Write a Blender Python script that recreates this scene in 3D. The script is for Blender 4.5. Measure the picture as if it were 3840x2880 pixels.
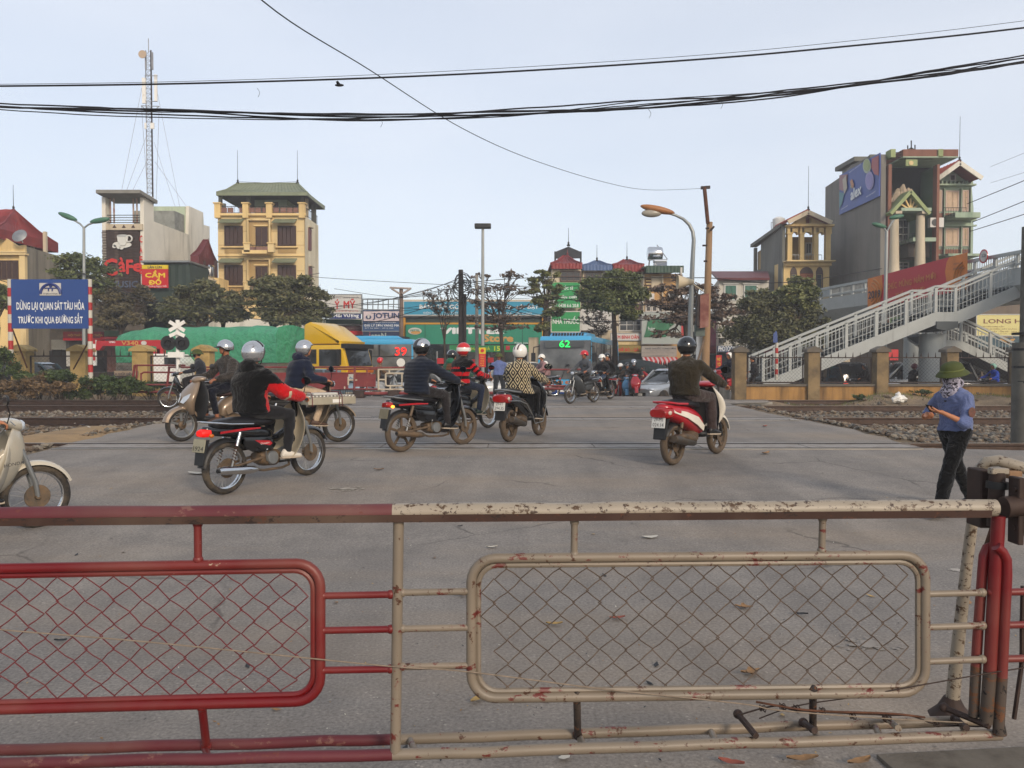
import bpy,bmesh,math,random
import numpy as np
from mathutils import Vector,Matrix,noise
rnd=random.Random(7)
for _o in list(bpy.data.objects):bpy.data.objects.remove(_o)
S=bpy.context.scene
COL=S.collection
# ------------------------------------------------------------------ camera
FPX=800.0;HCAM=1.58;TH=math.atan(22/FPX)
cd=bpy.data.cameras.new('camera');cam=bpy.data.objects.new('camera',cd);COL.objects.link(cam)
cam.location=(0,0,HCAM);cam.rotation_euler=(math.pi/2-TH,0,0)
cd.sensor_width=36;cd.lens=36*FPX/1024;cd.clip_start=.05;cd.clip_end=3000
S.camera=cam
# ------------------------------------------------------------------ light
w=bpy.data.worlds.new('World');S.world=w;w.use_nodes=True
nt=w.node_tree;nt.nodes.clear()
sky=nt.nodes.new('ShaderNodeTexSky');sky.sky_type='NISHITA';sky.sun_disc=False
SUN_EL=math.radians(24);SUN_AZ=math.radians(152)
sky.sun_elevation=SUN_EL;sky.sun_rotation=SUN_AZ
sky.air_density=1.0;sky.dust_density=1.6;sky.ozone_density=2.0;sky.altitude=0
hz=nt.nodes.new('ShaderNodeMix');hz.data_type='RGBA';hz.inputs[0].default_value=.60
hz.inputs[7].default_value=(6.7,6.95,7.45,1)
bg=nt.nodes.new('ShaderNodeBackground');bg.inputs[1].default_value=.148
wo=nt.nodes.new('ShaderNodeOutputWorld')
cn=nt.nodes.new('ShaderNodeTexNoise');cn.inputs['Scale'].default_value=1.6;cn.inputs['Detail'].default_value=5;ctc=nt.nodes.new('ShaderNodeTexCoord');cmp_=nt.nodes.new('ShaderNodeMapping');cmp_.inputs['Scale'].default_value=(1,1,3.2);crm=nt.nodes.new('ShaderNodeMapRange');crm.inputs['To Min'].default_value=.42;crm.inputs['To Max'].default_value=.84
nt.links.new(ctc.outputs[0],cmp_.inputs[0]);nt.links.new(cmp_.outputs[0],cn.inputs[0]);nt.links.new(cn.outputs[0],crm.inputs[0]);nt.links.new(crm.outputs[0],hz.inputs[0])
nt.links.new(sky.outputs[0],hz.inputs[6]);nt.links.new(hz.outputs[2],bg.inputs[0]);nt.links.new(bg.outputs[0],wo.inputs[0])
sl=bpy.data.lights.new('sun','SUN');sl.energy=2.8;sl.angle=math.radians(14);sl.color=(1,.84,.66)
so=bpy.data.objects.new('sun',sl);COL.objects.link(so)
so.rotation_euler=(math.pi/2-SUN_EL,0,math.pi-SUN_AZ)
S.view_settings.view_transform='Standard';S.view_settings.look='None'
S.view_settings.exposure=0;S.view_settings.gamma=1;S.view_settings.use_curve_mapping=False
# ------------------------------------------------------------------ picture -> place helpers
V=dict(D=(0,0,.57604),L=(0,640,1.929),M=(800,600,2.074),C=(1500,900,2.37),R=(1950,850,2.212),E=(2700,500,1.659),
         LB=(0,1200,1.6757),CB=(1350,1200,2.765),RB=(2300,1200,2.766),W=(3300,1250,2.211),GL=(0,1800,1.4747),
         GM=(1400,1800,1.4747),GR=(2700,1700,1.406),T=(450,100,2.37),Q=(2350,650,2.075),F=(3350,1000,3.3184),
         K=(0,1080,3.95),B=(1150,1180,4.424),N=(700,1250,3.511))
def px(v,x,y):
    a=V[v];return((a[0]+x/a[2])/3.75,(a[1]+y/a[2])/3.75)
CT,ST=math.cos(TH),math.sin(TH)
def ray(v,x,y):
    X,Yp=px(v,x,y);xn=(X-512)/FPX;yn=(384-Yp)/FPX
    return Vector((xn,CT+yn*ST,-ST+yn*CT))
def P(v,x,y,Y):
    d=ray(v,x,y);d=d*(Y/d.y);return Vector((d.x,Y,HCAM+d.z))
def sst(a,b,x):
    t=min(1,max(0,(x-a)/(b-a)));return t*t*(3-2*t)
def zg(Y):
    return.24*sst(6.5,13,Y)-.44*sst(31,35.5,Y)
def G(v,x,y):
    d=ray(v,x,y);Y=5.
    lo,hi=.5,60.
    for _ in range(50):
        m=(lo+hi)/2;z=HCAM+d.z*m/d.y
        if z>zg(m):lo=m
        else:hi=m
    d=d*(lo/d.y);return Vector((d.x,lo,zg(lo)))
# ------------------------------------------------------------------ object helpers
def tag(o,label=None,cat=None,group=None,kind=None):
    if label:o['label']=label
    if cat:o['category']=cat
    if group:o['group']=group
    if kind:o['kind']=kind
    return o
def thing(name,label,cat,loc=(0,0,0),rz=0,group=None):
    o=bpy.data.objects.new(name,None);COL.objects.link(o)
    o.location=loc;o.rotation_euler=(0,0,rz);o.empty_display_size=.1
    return tag(o,label,cat,group)
def wofs(p):
    v=Vector((0,0,0))
    while p is not None:v+=Vector(p.location);p=p.parent
    return v
def copy_tree(o,parent=None):
    c=o.copy();COL.objects.link(c)
    if parent is not None:c.parent=parent
    for ch in list(o.children):copy_tree(ch,c)
    return c
def icos(n=1):
    bm=bmesh.new();bmesh.ops.create_icosphere(bm,subdivisions=n,radius=1)
    v=np.array([q.co[:] for q in bm.verts]);f=[[q.index for q in p.verts] for p in bm.faces];bm.free();return v,f
ICO={i:icos(i) for i in(1,2,3)}
class MB:
    def __init__(s):s.v=[];s.f=[];s.m=[];s.cur=0
    def add(s,vs,fs):
        b=len(s.v);s.v.extend([tuple(q) for q in vs])
        for f in fs:s.f.append(tuple(i+b for i in f));s.m.append(s.cur)
        return s
    def box(s,x0,y0,z0,x1,y1,z1):
        v=[(x,y,z) for z in(z0,z1) for y in(y0,y1) for x in(x0,x1)]
        return s.add(v,[(0,2,3,1),(4,5,7,6),(0,1,5,4),(2,6,7,3),(0,4,6,2),(1,3,7,5)])
    def obox(s,c,ux,uy,uz,a,b,d):
        c=Vector(c);ux,uy,uz=Vector(ux).normalized()*a/2,Vector(uy).normalized()*b/2,Vector(uz).normalized()*d/2
        v=[c+ux*i+uy*j+uz*k for k in(-1,1) for j in(-1,1) for i in(-1,1)]
        return s.add(v,[(0,2,3,1),(4,5,7,6),(0,1,5,4),(2,6,7,3),(0,4,6,2),(1,3,7,5)])
    def beam(s,p0,p1,wd,ht,up=(0,0,1)):
        p0,p1=Vector(p0),Vector(p1);d=(p1-p0);L=d.length;d.normalize();side=d.cross(Vector(up)).normalized();u=side.cross(d)
        return s.obox((p0+p1)/2,d,side,u,L,wd,ht)
    def quad(s,a,b,c,d):return s.add([a,b,c,d],[(0,1,2,3)])
    def tube(s,pts,r,n=8,closed=False):
        pts=[Vector(p) for p in pts];N=len(pts);rr=r if isinstance(r,(list,tuple)) else[r]*N
        vs=[];prev=None
        for i,p in enumerate(pts):
            a=pts[(i-1)%N] if(i>0 or closed) else p;b=pts[(i+1)%N] if(i<N-1 or closed) else p
            d=(b-a)
            if d.length<1e-9:d=Vector((0,0,1))
            d.normalize()
            if prev is None:
                u=d.cross(Vector((0,0,1)))
                if u.length<.1:u=d.cross(Vector((0,1,0)))
            else:u=prev-d*prev.dot(d)
            u.normalize();prev=u;w_=d.cross(u)
            for k in range(n):
                t=2*math.pi*k/n;vs.append(p+(u*math.cos(t)+w_*math.sin(t))*rr[i])
        fs=[]
        for i in range(N if closed else N-1):
            j=(i+1)%N
            for k in range(n):fs.append((i*n+k,i*n+(k+1)%n,j*n+(k+1)%n,j*n+k))
        if not closed:fs.append(tuple(range(n-1,-1,-1)));fs.append(tuple((N-1)*n+k for k in range(n)))
        return s.add(vs,fs)
    def ball(s,c,r,lod=2,M=None):
        v,f=ICO[lod];r=(r,r,r) if not isinstance(r,(tuple,list)) else r
        q=v*np.array(r)
        if M is not None:q=q@np.array(M.to_3x3()).T
        return s.add(q+np.array(tuple(c)),f)
    def prism(s,poly,a,b,ax='y'):
        n=len(poly)
        def mk(p,t):return(p[0],t,p[1]) if ax=='y' else((t,p[0],p[1]) if ax=='x' else(p[0],p[1],t))
        v=[mk(p,a) for p in poly]+[mk(p,b) for p in poly]
        return s.add(v,[tuple(range(n)),tuple(range(2*n-1,n-1,-1))]+[(i,i+n,(i+1)%n+n,(i+1)%n) for i in range(n)])
    def lathe(s,prof,c=(0,0,0),n=16,ax='z',M=None,cap=True):
        vs=[]
        for(r,h) in prof:
            for k in range(n):
                t=2*math.pi*k/n;a,b=r*math.cos(t),r*math.sin(t)
                p=Vector((a,b,h)) if ax=='z' else(Vector((a,h,b)) if ax=='y' else Vector((h,a,b)))
                if M is not None:p=M@p
                vs.append(p+Vector(c))
        fs=[]
        for i in range(len(prof)-1):
            for k in range(n):fs.append((i*n+k,i*n+(k+1)%n,(i+1)*n+(k+1)%n,(i+1)*n+k))
        if cap:fs.append(tuple(range(n-1,-1,-1)));fs.append(tuple((len(prof)-1)*n+k for k in range(n)))
        return s.add(vs,fs)
    def loft(s,rings,n=16,pw=2.0,ax='x'):
        """rings (t, a0, b0, ha, hb): superellipses across axis ax; a/b are the other two axes in order"""
        vs=[]
        for rg in rings:
            t,a0,b0,ha,hb=rg[:5];p_=rg[5] if len(rg)>5 else pw
            for k in range(n):
                an=2*math.pi*k/n;c,d=math.cos(an),math.sin(an)
                ca=a0+ha*math.copysign(abs(c)**(2/p_),c);cb=b0+hb*math.copysign(abs(d)**(2/p_),d)
                vs.append((t,ca,cb) if ax=='x' else((ca,cb,t) if ax=='z' else(ca,t,cb)))
        fs=[];N=len(rings)
        for i in range(N-1):
            for k in range(n):fs.append((i*n+k,i*n+(k+1)%n,(i+1)*n+(k+1)%n,(i+1)*n+k))
        fs.append(tuple(range(n-1,-1,-1)));fs.append(tuple((N-1)*n+k for k in range(n)))
        return s.add(vs,fs)
    def xf(s,M,start=0):
        for i in range(start,len(s.v)):s.v[i]=tuple(M@Vector(s.v[i]))
        return s
    def build(s,name,m,parent=None,local=False,smooth=False,bevel=0,label=None,cat=None,group=None,kind=None):
        me=bpy.data.meshes.new(name);vs=s.v
        if parent is not None and not local:
            o_=wofs(parent);vs=[(q[0]-o_.x,q[1]-o_.y,q[2]-o_.z) for q in s.v]
        me.from_pydata(vs,[],s.f);me.validate()
        mats=m if isinstance(m,(list,tuple)) else[m]
        for q in mats:me.materials.append(q)
        if len(mats)>1 and len(me.polygons)==len(s.m):me.polygons.foreach_set('material_index',s.m)
        bm=bmesh.new();bm.from_mesh(me);bmesh.ops.recalc_face_normals(bm,faces=bm.faces)
        if bevel:bmesh.ops.bevel(bm,geom=[e for e in bm.edges if e.calc_face_angle(0)>.5],offset=bevel,segments=2 if bevel>.004 else 1,affect='EDGES',profile=.6)
        bm.to_mesh(me);bm.free()
        if smooth:
            me.polygons.foreach_set('use_smooth',[True]*len(me.polygons))
            try:me.set_sharp_from_angle(angle=math.radians(smooth if smooth>1 else 40))
            except Exception:pass
        o=bpy.data.objects.new(name,me);COL.objects.link(o)
        if parent is not None:o.parent=parent
        return tag(o,label,cat,group,kind)
TMP=bpy.data.scenes.new('tmp')
def evalmods(vs,fs,mods):
    me=bpy.data.meshes.new('t');me.from_pydata([tuple(q) for q in vs],[],fs);ob=bpy.data.objects.new('t',me);TMP.collection.objects.link(ob)
    for t,kw in mods:
        m=ob.modifiers.new('m',t)
        for k,q in kw.items():setattr(m,k,q)
    vl=TMP.view_layers[0];vl.update();dg=vl.depsgraph
    e=ob.evaluated_get(dg);m2=e.to_mesh()
    n=len(m2.vertices);a=np.empty(n*3);m2.vertices.foreach_get('co',a)
    f=[tuple(p.vertices) for p in m2.polygons];e.to_mesh_clear()
    bpy.data.objects.remove(ob);bpy.data.meshes.remove(me)
    return a.reshape(-1,3),f
def clay(mb,voxel=.02,it=4,fac=.5):
    return evalmods(mb.v,mb.f,[('REMESH',dict(mode='VOXEL',voxel_size=voxel,use_smooth_shade=True)),('SMOOTH',dict(factor=fac,iterations=it))])
# ------------------------------------------------------------------ materials
def hexl(h):
    h=h.lstrip('#');c=[int(h[i:i+2],16)/255 for i in(0,2,4)]
    return tuple(q/12.92 if q<=.04045 else((q+.055)/1.055)**2.4 for q in c)
def C3(c,k=1.0):
    c=hexl(c) if isinstance(c,str) else tuple(c)
    return(c[0]*k,c[1]*k,c[2]*k,1)
class NT:
    def __init__(s,name):
        s.m=bpy.data.materials.new(name);s.m.use_nodes=True;s.t=s.m.node_tree;s.t.nodes.clear()
        s.o=s.n('OutputMaterial');s.b=s.n('BsdfPrincipled');s.l(s.b,0,s.o,0);s.tc=s.n('TexCoord')
    def n(s,t,**kw):
        q=s.t.nodes.new('ShaderNode'+t)
        for k,v in kw.items():setattr(q,k,v)
        return q
    def l(s,a,i,b,j):s.t.links.new(a.outputs[i],b.inputs[j])
    def noise(s,scale,det=4,rough=.55,src=None,dist=0):
        q=s.n('TexNoise');q.inputs['Scale'].default_value=scale;q.inputs['Detail'].default_value=det;q.inputs['Roughness'].default_value=rough
        q.inputs['Distortion'].default_value=dist
        if src is None:s.l(s.tc,3,q,0)
        else:s.l(src,0,q,0)
        return q
    def map(s,sc=(1,1,1),rot=(0,0,0),src=3):
        q=s.n('Mapping');q.inputs['Scale'].default_value=sc;q.inputs['Rotation'].default_value=rot;s.l(s.tc,src,q,0);return q
    def ramp(s,src,i,stops):
        q=s.n('ValToRGB');s.l(src,i,q,0);e=q.color_ramp.elements
        while len(e)<len(stops):e.new(.5)
        for k,(p,c) in enumerate(stops):e[k].position=p;e[k].color=c if len(c)==4 else(*c,1)
        return q
    def mix(s,fac,a,b,mode='MIX'):
        q=s.n('Mix',data_type='RGBA',blend_type=mode)
        for k,v in((0,fac),(6,a),(7,b)):
            if isinstance(v,tuple) and hasattr(v[0],'outputs'):s.l(v[0],v[1],q,k)
            else:q.inputs[k].default_value=v
        return q
    def base(s,src,i=0):s.l(src,i,s.b,'Base Color')
    def set(s,rough=.6,metal=0,spec=.5,coat=0):
        s.b.inputs['Roughness'].default_value=rough;s.b.inputs['Metallic'].default_value=metal
        s.b.inputs['Specular IOR Level'].default_value=spec;s.b.inputs['Coat Weight'].default_value=coat;return s
    def bump(s,src,i,st=.3,dist=.02):
        q=s.n('Bump');q.inputs['Strength'].default_value=st;q.inputs['Distance'].default_value=dist
        s.l(src,i,q,'Height');s.l(q,0,s.b,'Normal');return q
MC={}
G0,W1=(0,0,0,1),(1,1,1,1)
def mat(name,col,rough=.6,var=.2,scale=3.,metal=0,bump=0,bscale=40,dirt=None,damt=.45,dscale=2.5,spec=.4,coat=0,streak=False):
    if name in MC:return MC[name]
    t=NT(name).set(rough,metal,spec,coat)
    c=C3(col);n1=t.noise(scale,5,.6)
    r1=t.ramp(n1,0,[(.3,tuple(q*(1-var) for q in c[:3])),(.7,tuple(min(1,q*(1+var*.6)) for q in c[:3]))])
    out=r1
    if dirt:
        src=t.map((1,1,.12)) if streak else None
        n2=t.noise(dscale,6,.65,src);r2=t.ramp(n2,0,[(1-damt-.12,G0),(1-damt+.16,W1)])
        out=t.mix((r2,0),(out,0),C3(dirt));t.base(out,2)
    else:t.base(out,0)
    if bump:t.bump(t.noise(bscale,3,.6),0,bump,.01)
    MC[name]=t.m;return t.m
def emit(name,col,st):
    if name in MC:return MC[name]
    t=NT(name);t.b.inputs['Base Color'].default_value=C3(col);t.b.inputs['Emission Color'].default_value=C3(col);t.b.inputs['Emission Strength'].default_value=st
    MC[name]=t.m;return t.m
def glass(name,col=(.03,.035,.04),rough=.08):
    if name in MC:return MC[name]
    t=NT(name).set(rough,0,.6);n1=t.noise(1.2,3)
    t.base(t.ramp(n1,0,[(.35,tuple(q*.6 for q in C3(col)[:3])),(.7,tuple(q*1.5 for q in C3(col)[:3]))]));MC[name]=t.m;return t.m
def glyphs(s):
    cu=bpy.data.curves.new('t','FONT');cu.body=s;cu.resolution_u=2
    ob=bpy.data.objects.new('t',cu);TMP.collection.objects.link(ob);vl=TMP.view_layers[0];vl.update()
    me=ob.evaluated_get(vl.depsgraph).to_mesh();n=len(me.vertices) if me else 0;a=np.empty(n*3)
    if n:me.vertices.foreach_get('co',a)
    f=[tuple(p.vertices) for p in me.polygons] if n else[];bpy.data.objects.remove(ob);bpy.data.curves.remove(cu);return a.reshape(-1,3),f
def text(s,org,xd,ud,wd,ht,m,parent,name='lettering',bold=.012,ext=.01,local=False,nrm=None):
    """lettering fitted into a wd x ht box whose lower left corner is org"""
    a,f=glyphs(s.replace('Đ','D'))
    if len(a)==0:return None
    for i,ch in enumerate(s):
        if ch=='Đ':
            x1=glyphs((s[:i]+'D').replace('Đ','D'))[0][:,0].max();n=len(a);a=np.vstack([a,[(x1-.70,.30,.003),(x1-.33,.30,.003),(x1-.33,.40,.003),(x1-.70,.40,.003)]]);f.append((n,n+1,n+2,n+3))
    x0,y0,w0,h0=a[:,0].min(),a[:,1].min(),max(1e-6,np.ptp(a[:,0])),max(1e-6,np.ptp(a[:,1]))
    xd,ud,org=Vector(xd).normalized(),Vector(ud).normalized(),Vector(org);n=Vector(nrm).normalized() if nrm is not None else xd.cross(ud)
    q=MB();b=bold*.8;sh=((0,0),) if bold<.015 else((-b,0),(b,0),(0,-b),(0,b))
    for k,(dx,dy) in enumerate(sh):q.add([org+xd*((p[0]+dx-x0)/w0*wd)+ud*((p[1]+dy-y0)/h0*ht)+n*(ext+.0006*k+p[2]) for p in a],f)
    me2=bpy.data.meshes.new(name);vs=q.v
    if parent is not None and not local:o_=wofs(parent);vs=[(p[0]-o_.x,p[1]-o_.y,p[2]-o_.z) for p in vs]
    me2.from_pydata(vs,[],q.f);me2.materials.append(m);o=bpy.data.objects.new(name,me2);COL.objects.link(o)
    if parent is not None:o.parent=parent
    return o
def ptext(s,v,x0,y0,x1,y1,Y,m,parent,**k):
    a=P(v,x0,y1,Y);b=P(v,x1,y0,Y)
    return text(s,a,(1,0,0),(0,0,1),b.x-a.x,b.z-a.z,m,parent,**k)
def prect(v,x0,y0,x1,y1,Y):
    a=P(v,x0,y1,Y);b=P(v,x1,y0,Y);return a.x,a.z,b.x,b.z
def pbox(name,v,x0,y0,x1,y1,Y,th,m,parent=None,bevel=0,**k):
    a=prect(v,x0,y0,x1,y1,Y);return MB().box(a[0],Y,a[1],a[2],Y+th,a[3]).build(name,m,parent,bevel=bevel,**k)
STEEL=mat('weathered steel','#8a8c8c',.45,.2,6,.7)
CHROME=mat('chrome','#c8cacc',.16,.08,6,1.0)
BLACKP=mat('black plastic','#1a1a1b',.5,.3,9,0,dirt='#4a4238',damt=.32)
BLACKG=mat('black gloss paint','#0e0f11',.18,.2,4,0,coat=.6,dirt='#3a342c',damt=.25)
RUBBER=mat('dusty tyre rubber','#2a2724',.85,.35,6,0,dirt='#5c5040',damt=.42,dscale=7)
MUDDY=mat('mud spattered metal','#4a443d',.6,.4,14,.4,dirt='#6e5a44',damt=.55,dscale=9)
DIRTBROWN=mat('mud caked rubber','#55483a',.9,.35,8,0,dirt='#3d352c',damt=.3)
WHITE=mat('white paint','#d8d6d0',.5,.06,3,0,dirt='#9a9184',damt=.28)
REDP=mat('red plastic','#a31420',.3,.15,4,coat=.4)
CONC=mat('concrete','#8f8a80',.9,.2,4,bump=.3,dirt='#5c564c',damt=.35,dscale=3)
# ------------------------------------------------------------------ ground
def lerp_tab(tab,t):
    for(a,va),(b,vb) in zip(tab,tab[1:]):
        if t<=b:return va+(vb-va)*max(0,min(1,(t-a)/(b-a)))
    return tab[-1][1]
def edge_pts(pp):return[(g.y,g.x) for g in(G('D',x,y) for x,y in pp)]
EL=[(0,-40),(9.5,-40),(10.5,-14)]+sorted(edge_pts([(60,985),(200,946),(330,916),(400,895)]))+[(19,-6.5),(24,-8),(28,-9.5),(31,-11),(34,-70),(60,-70)]
EL=sorted(EL);ER=sorted([(0,40),(10.3,40),(11.3,16)]+edge_pts([(2000,970),(1830,925),(1660,893),(1575,872)])+[(26.5,8.6),(30,9.4),(31.2,10.5),(33,70),(60,70)])
def asphalt():
    t=NT('dusty asphalt').set(.88,0,.25)
    big=t.noise(.35,5,.6);mid=t.noise(2.2,6,.65);fine=t.noise(55,4,.7);dust=t.noise(.18,5,.6,t.map((.6,2.2,1)))
    c=t.ramp(big,0,[(.3,C3('#74706d')),(.7,C3('#827d78'))])
    d=t.ramp(mid,0,[(.3,(.82,.82,.82)),(.72,(1.12,1.11,1.09))]);m1=t.mix(1.,(c,0),(d,0),'MULTIPLY')
    e=t.ramp(fine,0,[(.3,(.6,.6,.6)),(.7,(1.4,1.39,1.37))]);m2=t.mix(1.,(m1,2),(e,0),'MULTIPLY')
    ds=t.ramp(dust,0,[(.47,G0),(.7,(.5,.5,.5))]);m3=t.mix((ds,0),(m2,2),C3('#94826c'))
    vor=t.n('TexVoronoi');vor.inputs['Scale'].default_value=24;t.l(t.tc,3,vor,0)
    pb=t.ramp(vor,0,[(.10,(1,1,1)),(.2,G0)]);nz=t.noise(9,2);pm=t.ramp(nz,0,[(.45,G0),(.6,(.75,.75,.75))])
    mm=t.mix(1.,(pb,0),(pm,0),'MULTIPLY');m4=t.mix((mm,2),(m3,2),C3('#a39c92'))
    v2=t.n('TexVoronoi',feature='DISTANCE_TO_EDGE');v2.inputs['Scale'].default_value=.55;wv=t.noise(1.5,4,.6)
    mp=t.mix(.25,(t.tc,3),(wv,1));t.l(mp,2,v2,0)
    cr=t.ramp(v2,0,[(.002,(.6,.6,.6)),(.008,G0)]);mk=t.ramp(t.noise(.5,2),0,[(.5,G0),(.6,W1)]);cc=t.mix(1.,(cr,0),(mk,0),'MULTIPLY')
    m5=t.mix((cc,2),(m4,2),C3('#3a3734'));tr=t.noise(1.,4,.6,t.map((1.6,.09,1),(0,0,.35)));tk=t.ramp(tr,0,[(.35,(.88,.88,.885)),(.65,(1.06,1.055,1.045))]);oil=t.ramp(t.noise(.8,5,.7),0,[(.66,W1),(.74,(.72,.71,.7))]);m5=t.mix(1.,(t.mix(1.,(m5,2),(tk,0),'MULTIPLY'),2),(oil,0),'MULTIPLY');t.base(m5,2);t.bump(fine,0,.5,.006);return t.m
ASPH=asphalt()
def earth():
    t=NT('dirt').set(.95,0,.2)
    a=t.noise(.9,6,.65);b=t.noise(14,5,.7)
    c=t.ramp(a,0,[(.3,C3('#5d5244')),(.5,C3('#7b6c59')),(.7,C3('#8e7b61'))]);d=t.ramp(b,0,[(.3,(.6,.6,.6)),(.7,(1.25,1.25,1.25))])
    t.base(t.mix(1.,(c,0),(d,0),'MULTIPLY'),2);t.bump(b,0,.6,.03);return t.m
EARTH=earth()
def zd(x,Y):
    z=zg(Y)
    el,er=lerp_tab(EL,Y),lerp_tab(ER,Y)
    d=max(el-x,x-er)
    if 10.3<Y<31:
        k=sst(0,1.3,d)*sst(10.3,11.8,Y)
        z-=.2*k
    z+=.03*noise.noise(Vector((x*.9,Y*.9,0)))*sst(0,.6,d)
    if d<.1:z-=.07*sst(-.3,.0,-d)+.02
    if x>11 and Y>25.5:z+=.42*sst(25.3,27.6,Y)*sst(11,13,x)*(1-sst(28.2,30,Y))*(.75+.5*noise.noise(Vector((x*.7,Y*.8,3))))
    if x<-9 and Y>28:z+=.1
    return z
def grid(name,xs,ys,zf,m,**k):
    xs=list(xs);ys=list(ys);v=[(x,y,zf(x,y)) for y in ys for x in xs];n=len(xs)
    f=[(j*n+i,j*n+i+1,(j+1)*n+i+1,(j+1)*n+i) for j in range(len(ys)-1) for i in range(n-1)]
    return MB().add(v,f).build(name,m,smooth=80,**k)
ys=list(np.arange(-8,9,1.))+list(np.arange(9,36,.3))+list(np.arange(36,80,4))+[100,200,500,1500]
xs=[-1500,-400,-120,-60,-40]+list(np.arange(-30,30.1,.45))+[40,60,120,400,1500]
grid('ground',xs,ys,lambda x,y:zd(x,y)-.012,EARTH,kind='structure')
v=[];f=[];yy=list(np.arange(-8,8,.8))+list(np.arange(8,36,.3))+list(np.arange(36,64,3));NX=24
for j,y in enumerate(yy):
    a,b=lerp_tab(EL,y),lerp_tab(ER,y);jit=.12*noise.noise(Vector((y*1.3,1,0)));a+=jit;b+=jit
    for i in range(NX+1):v.append((a+(b-a)*i/NX,y,zg(y)))
for j in range(len(yy)-1):
    for i in range(NX):k=j*(NX+1)+i;f.append((k,k+1,k+NX+2,k+NX+1))
MB().add(v,f).build('road',ASPH,smooth=80,kind='structure')
mb=MB();mb.box(-75,50.5,-.3,75,51.2,-.08);mb.box(-75,51.2,-.3,75,64,-.07)
mb.build('pavement',mat('paving','#8b857c',.9,.2,3,bump=.2,dirt='#5f584e',damt=.4),kind='structure')
# ------------------------------------------------------------------ rails
RAILM=mat('worn rail steel','#473830',.5,.35,8,.5,dirt='#3a2a20',damt=.4);RTOP=mat('polished rail top','#a4a09a',.3,.15,3,.9)
SLAB=mat('crossing slab','#8a8580',.85,.15,5,bump=.3,dirt='#6b6055',damt=.4,dscale=4)
RY=[28.0,24.4,19.2,13.1];RN=['farthest from the camera barrier, by the wall','second from the far side','second from the camera side','nearest to the camera']
for y,nm in zip(RY,RN):
    z=zg(y);r=thing('railway_rail','brown steel rail crossing the whole road, '+nm,'rail',(0,y,z),0,'rails of the level crossing')
    prof=[(-.07,-.19),(.07,-.19),(.07,-.175),(.012,-.15),(.012,-.045),(.036,-.03),(.036,.008),(-.036,.008),(-.036,-.03),(-.012,-.045),(-.012,-.15),(-.07,-.175)]
    MB().prism([(p[0]+y,p[1]+z) for p in prof],-45,45,'x').build('rail_body',RAILM,r)
    MB().box(-45,y-.03,z+.009,45,y+.03,z+.012).build('running_surface',RTOP,r)
    a,b=lerp_tab(EL,y-.5)+.1,lerp_tab(ER,y-.5)-.1;dn=[1.2,1.2,.9,.8][RY.index(y)]
    MB().box(a,y-dn-.03,z-.1,b,y-dn+.03,z+.010).build('guard_strip',RTOP,r)
    n=int((b-a)/1.6);L=(b-a)/n
    for i in range(n):
        MB().box(a+i*L+.012,y-dn+.09,z-.1,a+(i+1)*L-.012,y-.09,z+.006+rnd.uniform(-.001,.003)).build('crossing_slab',SLAB,r)
    gp=MB();gp.box(a,y-.11,z-.05,b,y-.036,z+.012);gp.box(a,y-dn+.035,z-.05,b,y-dn+.095,z+.012)
    gp.build('flangeway',mat('dark gap','#26211d',.9),r)
SLM=mat('sleeper concrete','#6d6256',.9,.3,5,dirt='#453a30',damt=.45)
sme=None
for side in(-1,1):
    for(ya,yb) in((13.1,14.6),(17.8,19.2),(23.4,28.4)):
        i=0
        while i<34:
            x=(lerp_tab(EL if side<0 else ER,(ya+yb)/2)+side*(1.2+i*.62));i+=1
            if abs(x)>24:break
            if sme is None:
                o=MB().box(-.12,-.5,-.13,.12,.5,-.06).build('sleeper',SLM);sme=o.data
            else:o=bpy.data.objects.new('sleeper',sme);COL.objects.link(o)
            o.location=(x,(ya+yb)/2,zg(ya)-.13);o.scale=(1,(yb-ya)+.5,1);o['kind']='structure'
# ------------------------------------------------------------------ ballast
def stones(name,regions,count,s0,s1,cols,seed,lab,cat='ballast'):
    r=random.Random(seed);mb=MB();v,f=ICO[1]
    for k in range(count):
        x0,x1,y0,y1,off=r.choice(regions);x,y=r.uniform(x0,x1),r.uniform(y0,y1)
        if lerp_tab(EL,y)-.1<x<lerp_tab(ER,y)+.1:continue
        s=r.uniform(s0,s1);q=v*np.array([s*r.uniform(.7,1.5),s*r.uniform(.7,1.3),s*r.uniform(.5,.9)])*(1+.25*np.array([[r.uniform(-1,1)] for _ in v]))
        a=r.uniform(0,6.3);R=np.array([[math.cos(a),-math.sin(a),0],[math.sin(a),math.cos(a),0],[0,0,1]])
        mb.cur=r.randrange(len(cols));mb.add(q@R.T+np.array([x,y,zd(x,y)+off+s*.2+r.uniform(0,.05)]),f)
    return mb.build(name,cols,label=lab,cat=cat,kind='stuff')
SC=[mat('pale stone','#7c7468',.9,.3,9),mat('brown stone','#5c5045',.9,.3,9),mat('grey stone','#5c5954',.9,.3,9),mat('tan stone','#6e5f4e',.9,.3,9)]
stones('ballast',[(-22,-5,19.8,23.9,.02),(5,22,19.8,23.9,.02),(4.5,15,13.6,18.7,.01),(4.5,15,13.6,18.7,.01),(-22,-7,14.5,18.8,0)],13000,.028,.06,SC,3,'grey and brown ballast stones between the rails beside the road')
stones('rubble',[(9,22,25.3,27.9,0),(-22,-9,28.3,29.4,0),(8,16,11.3,12.8,.0),(-14,-6,11,13,0)],900,.02,.07,SC,5,'loose rubble and clods along the wall foot and road edge','rubble')
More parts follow.
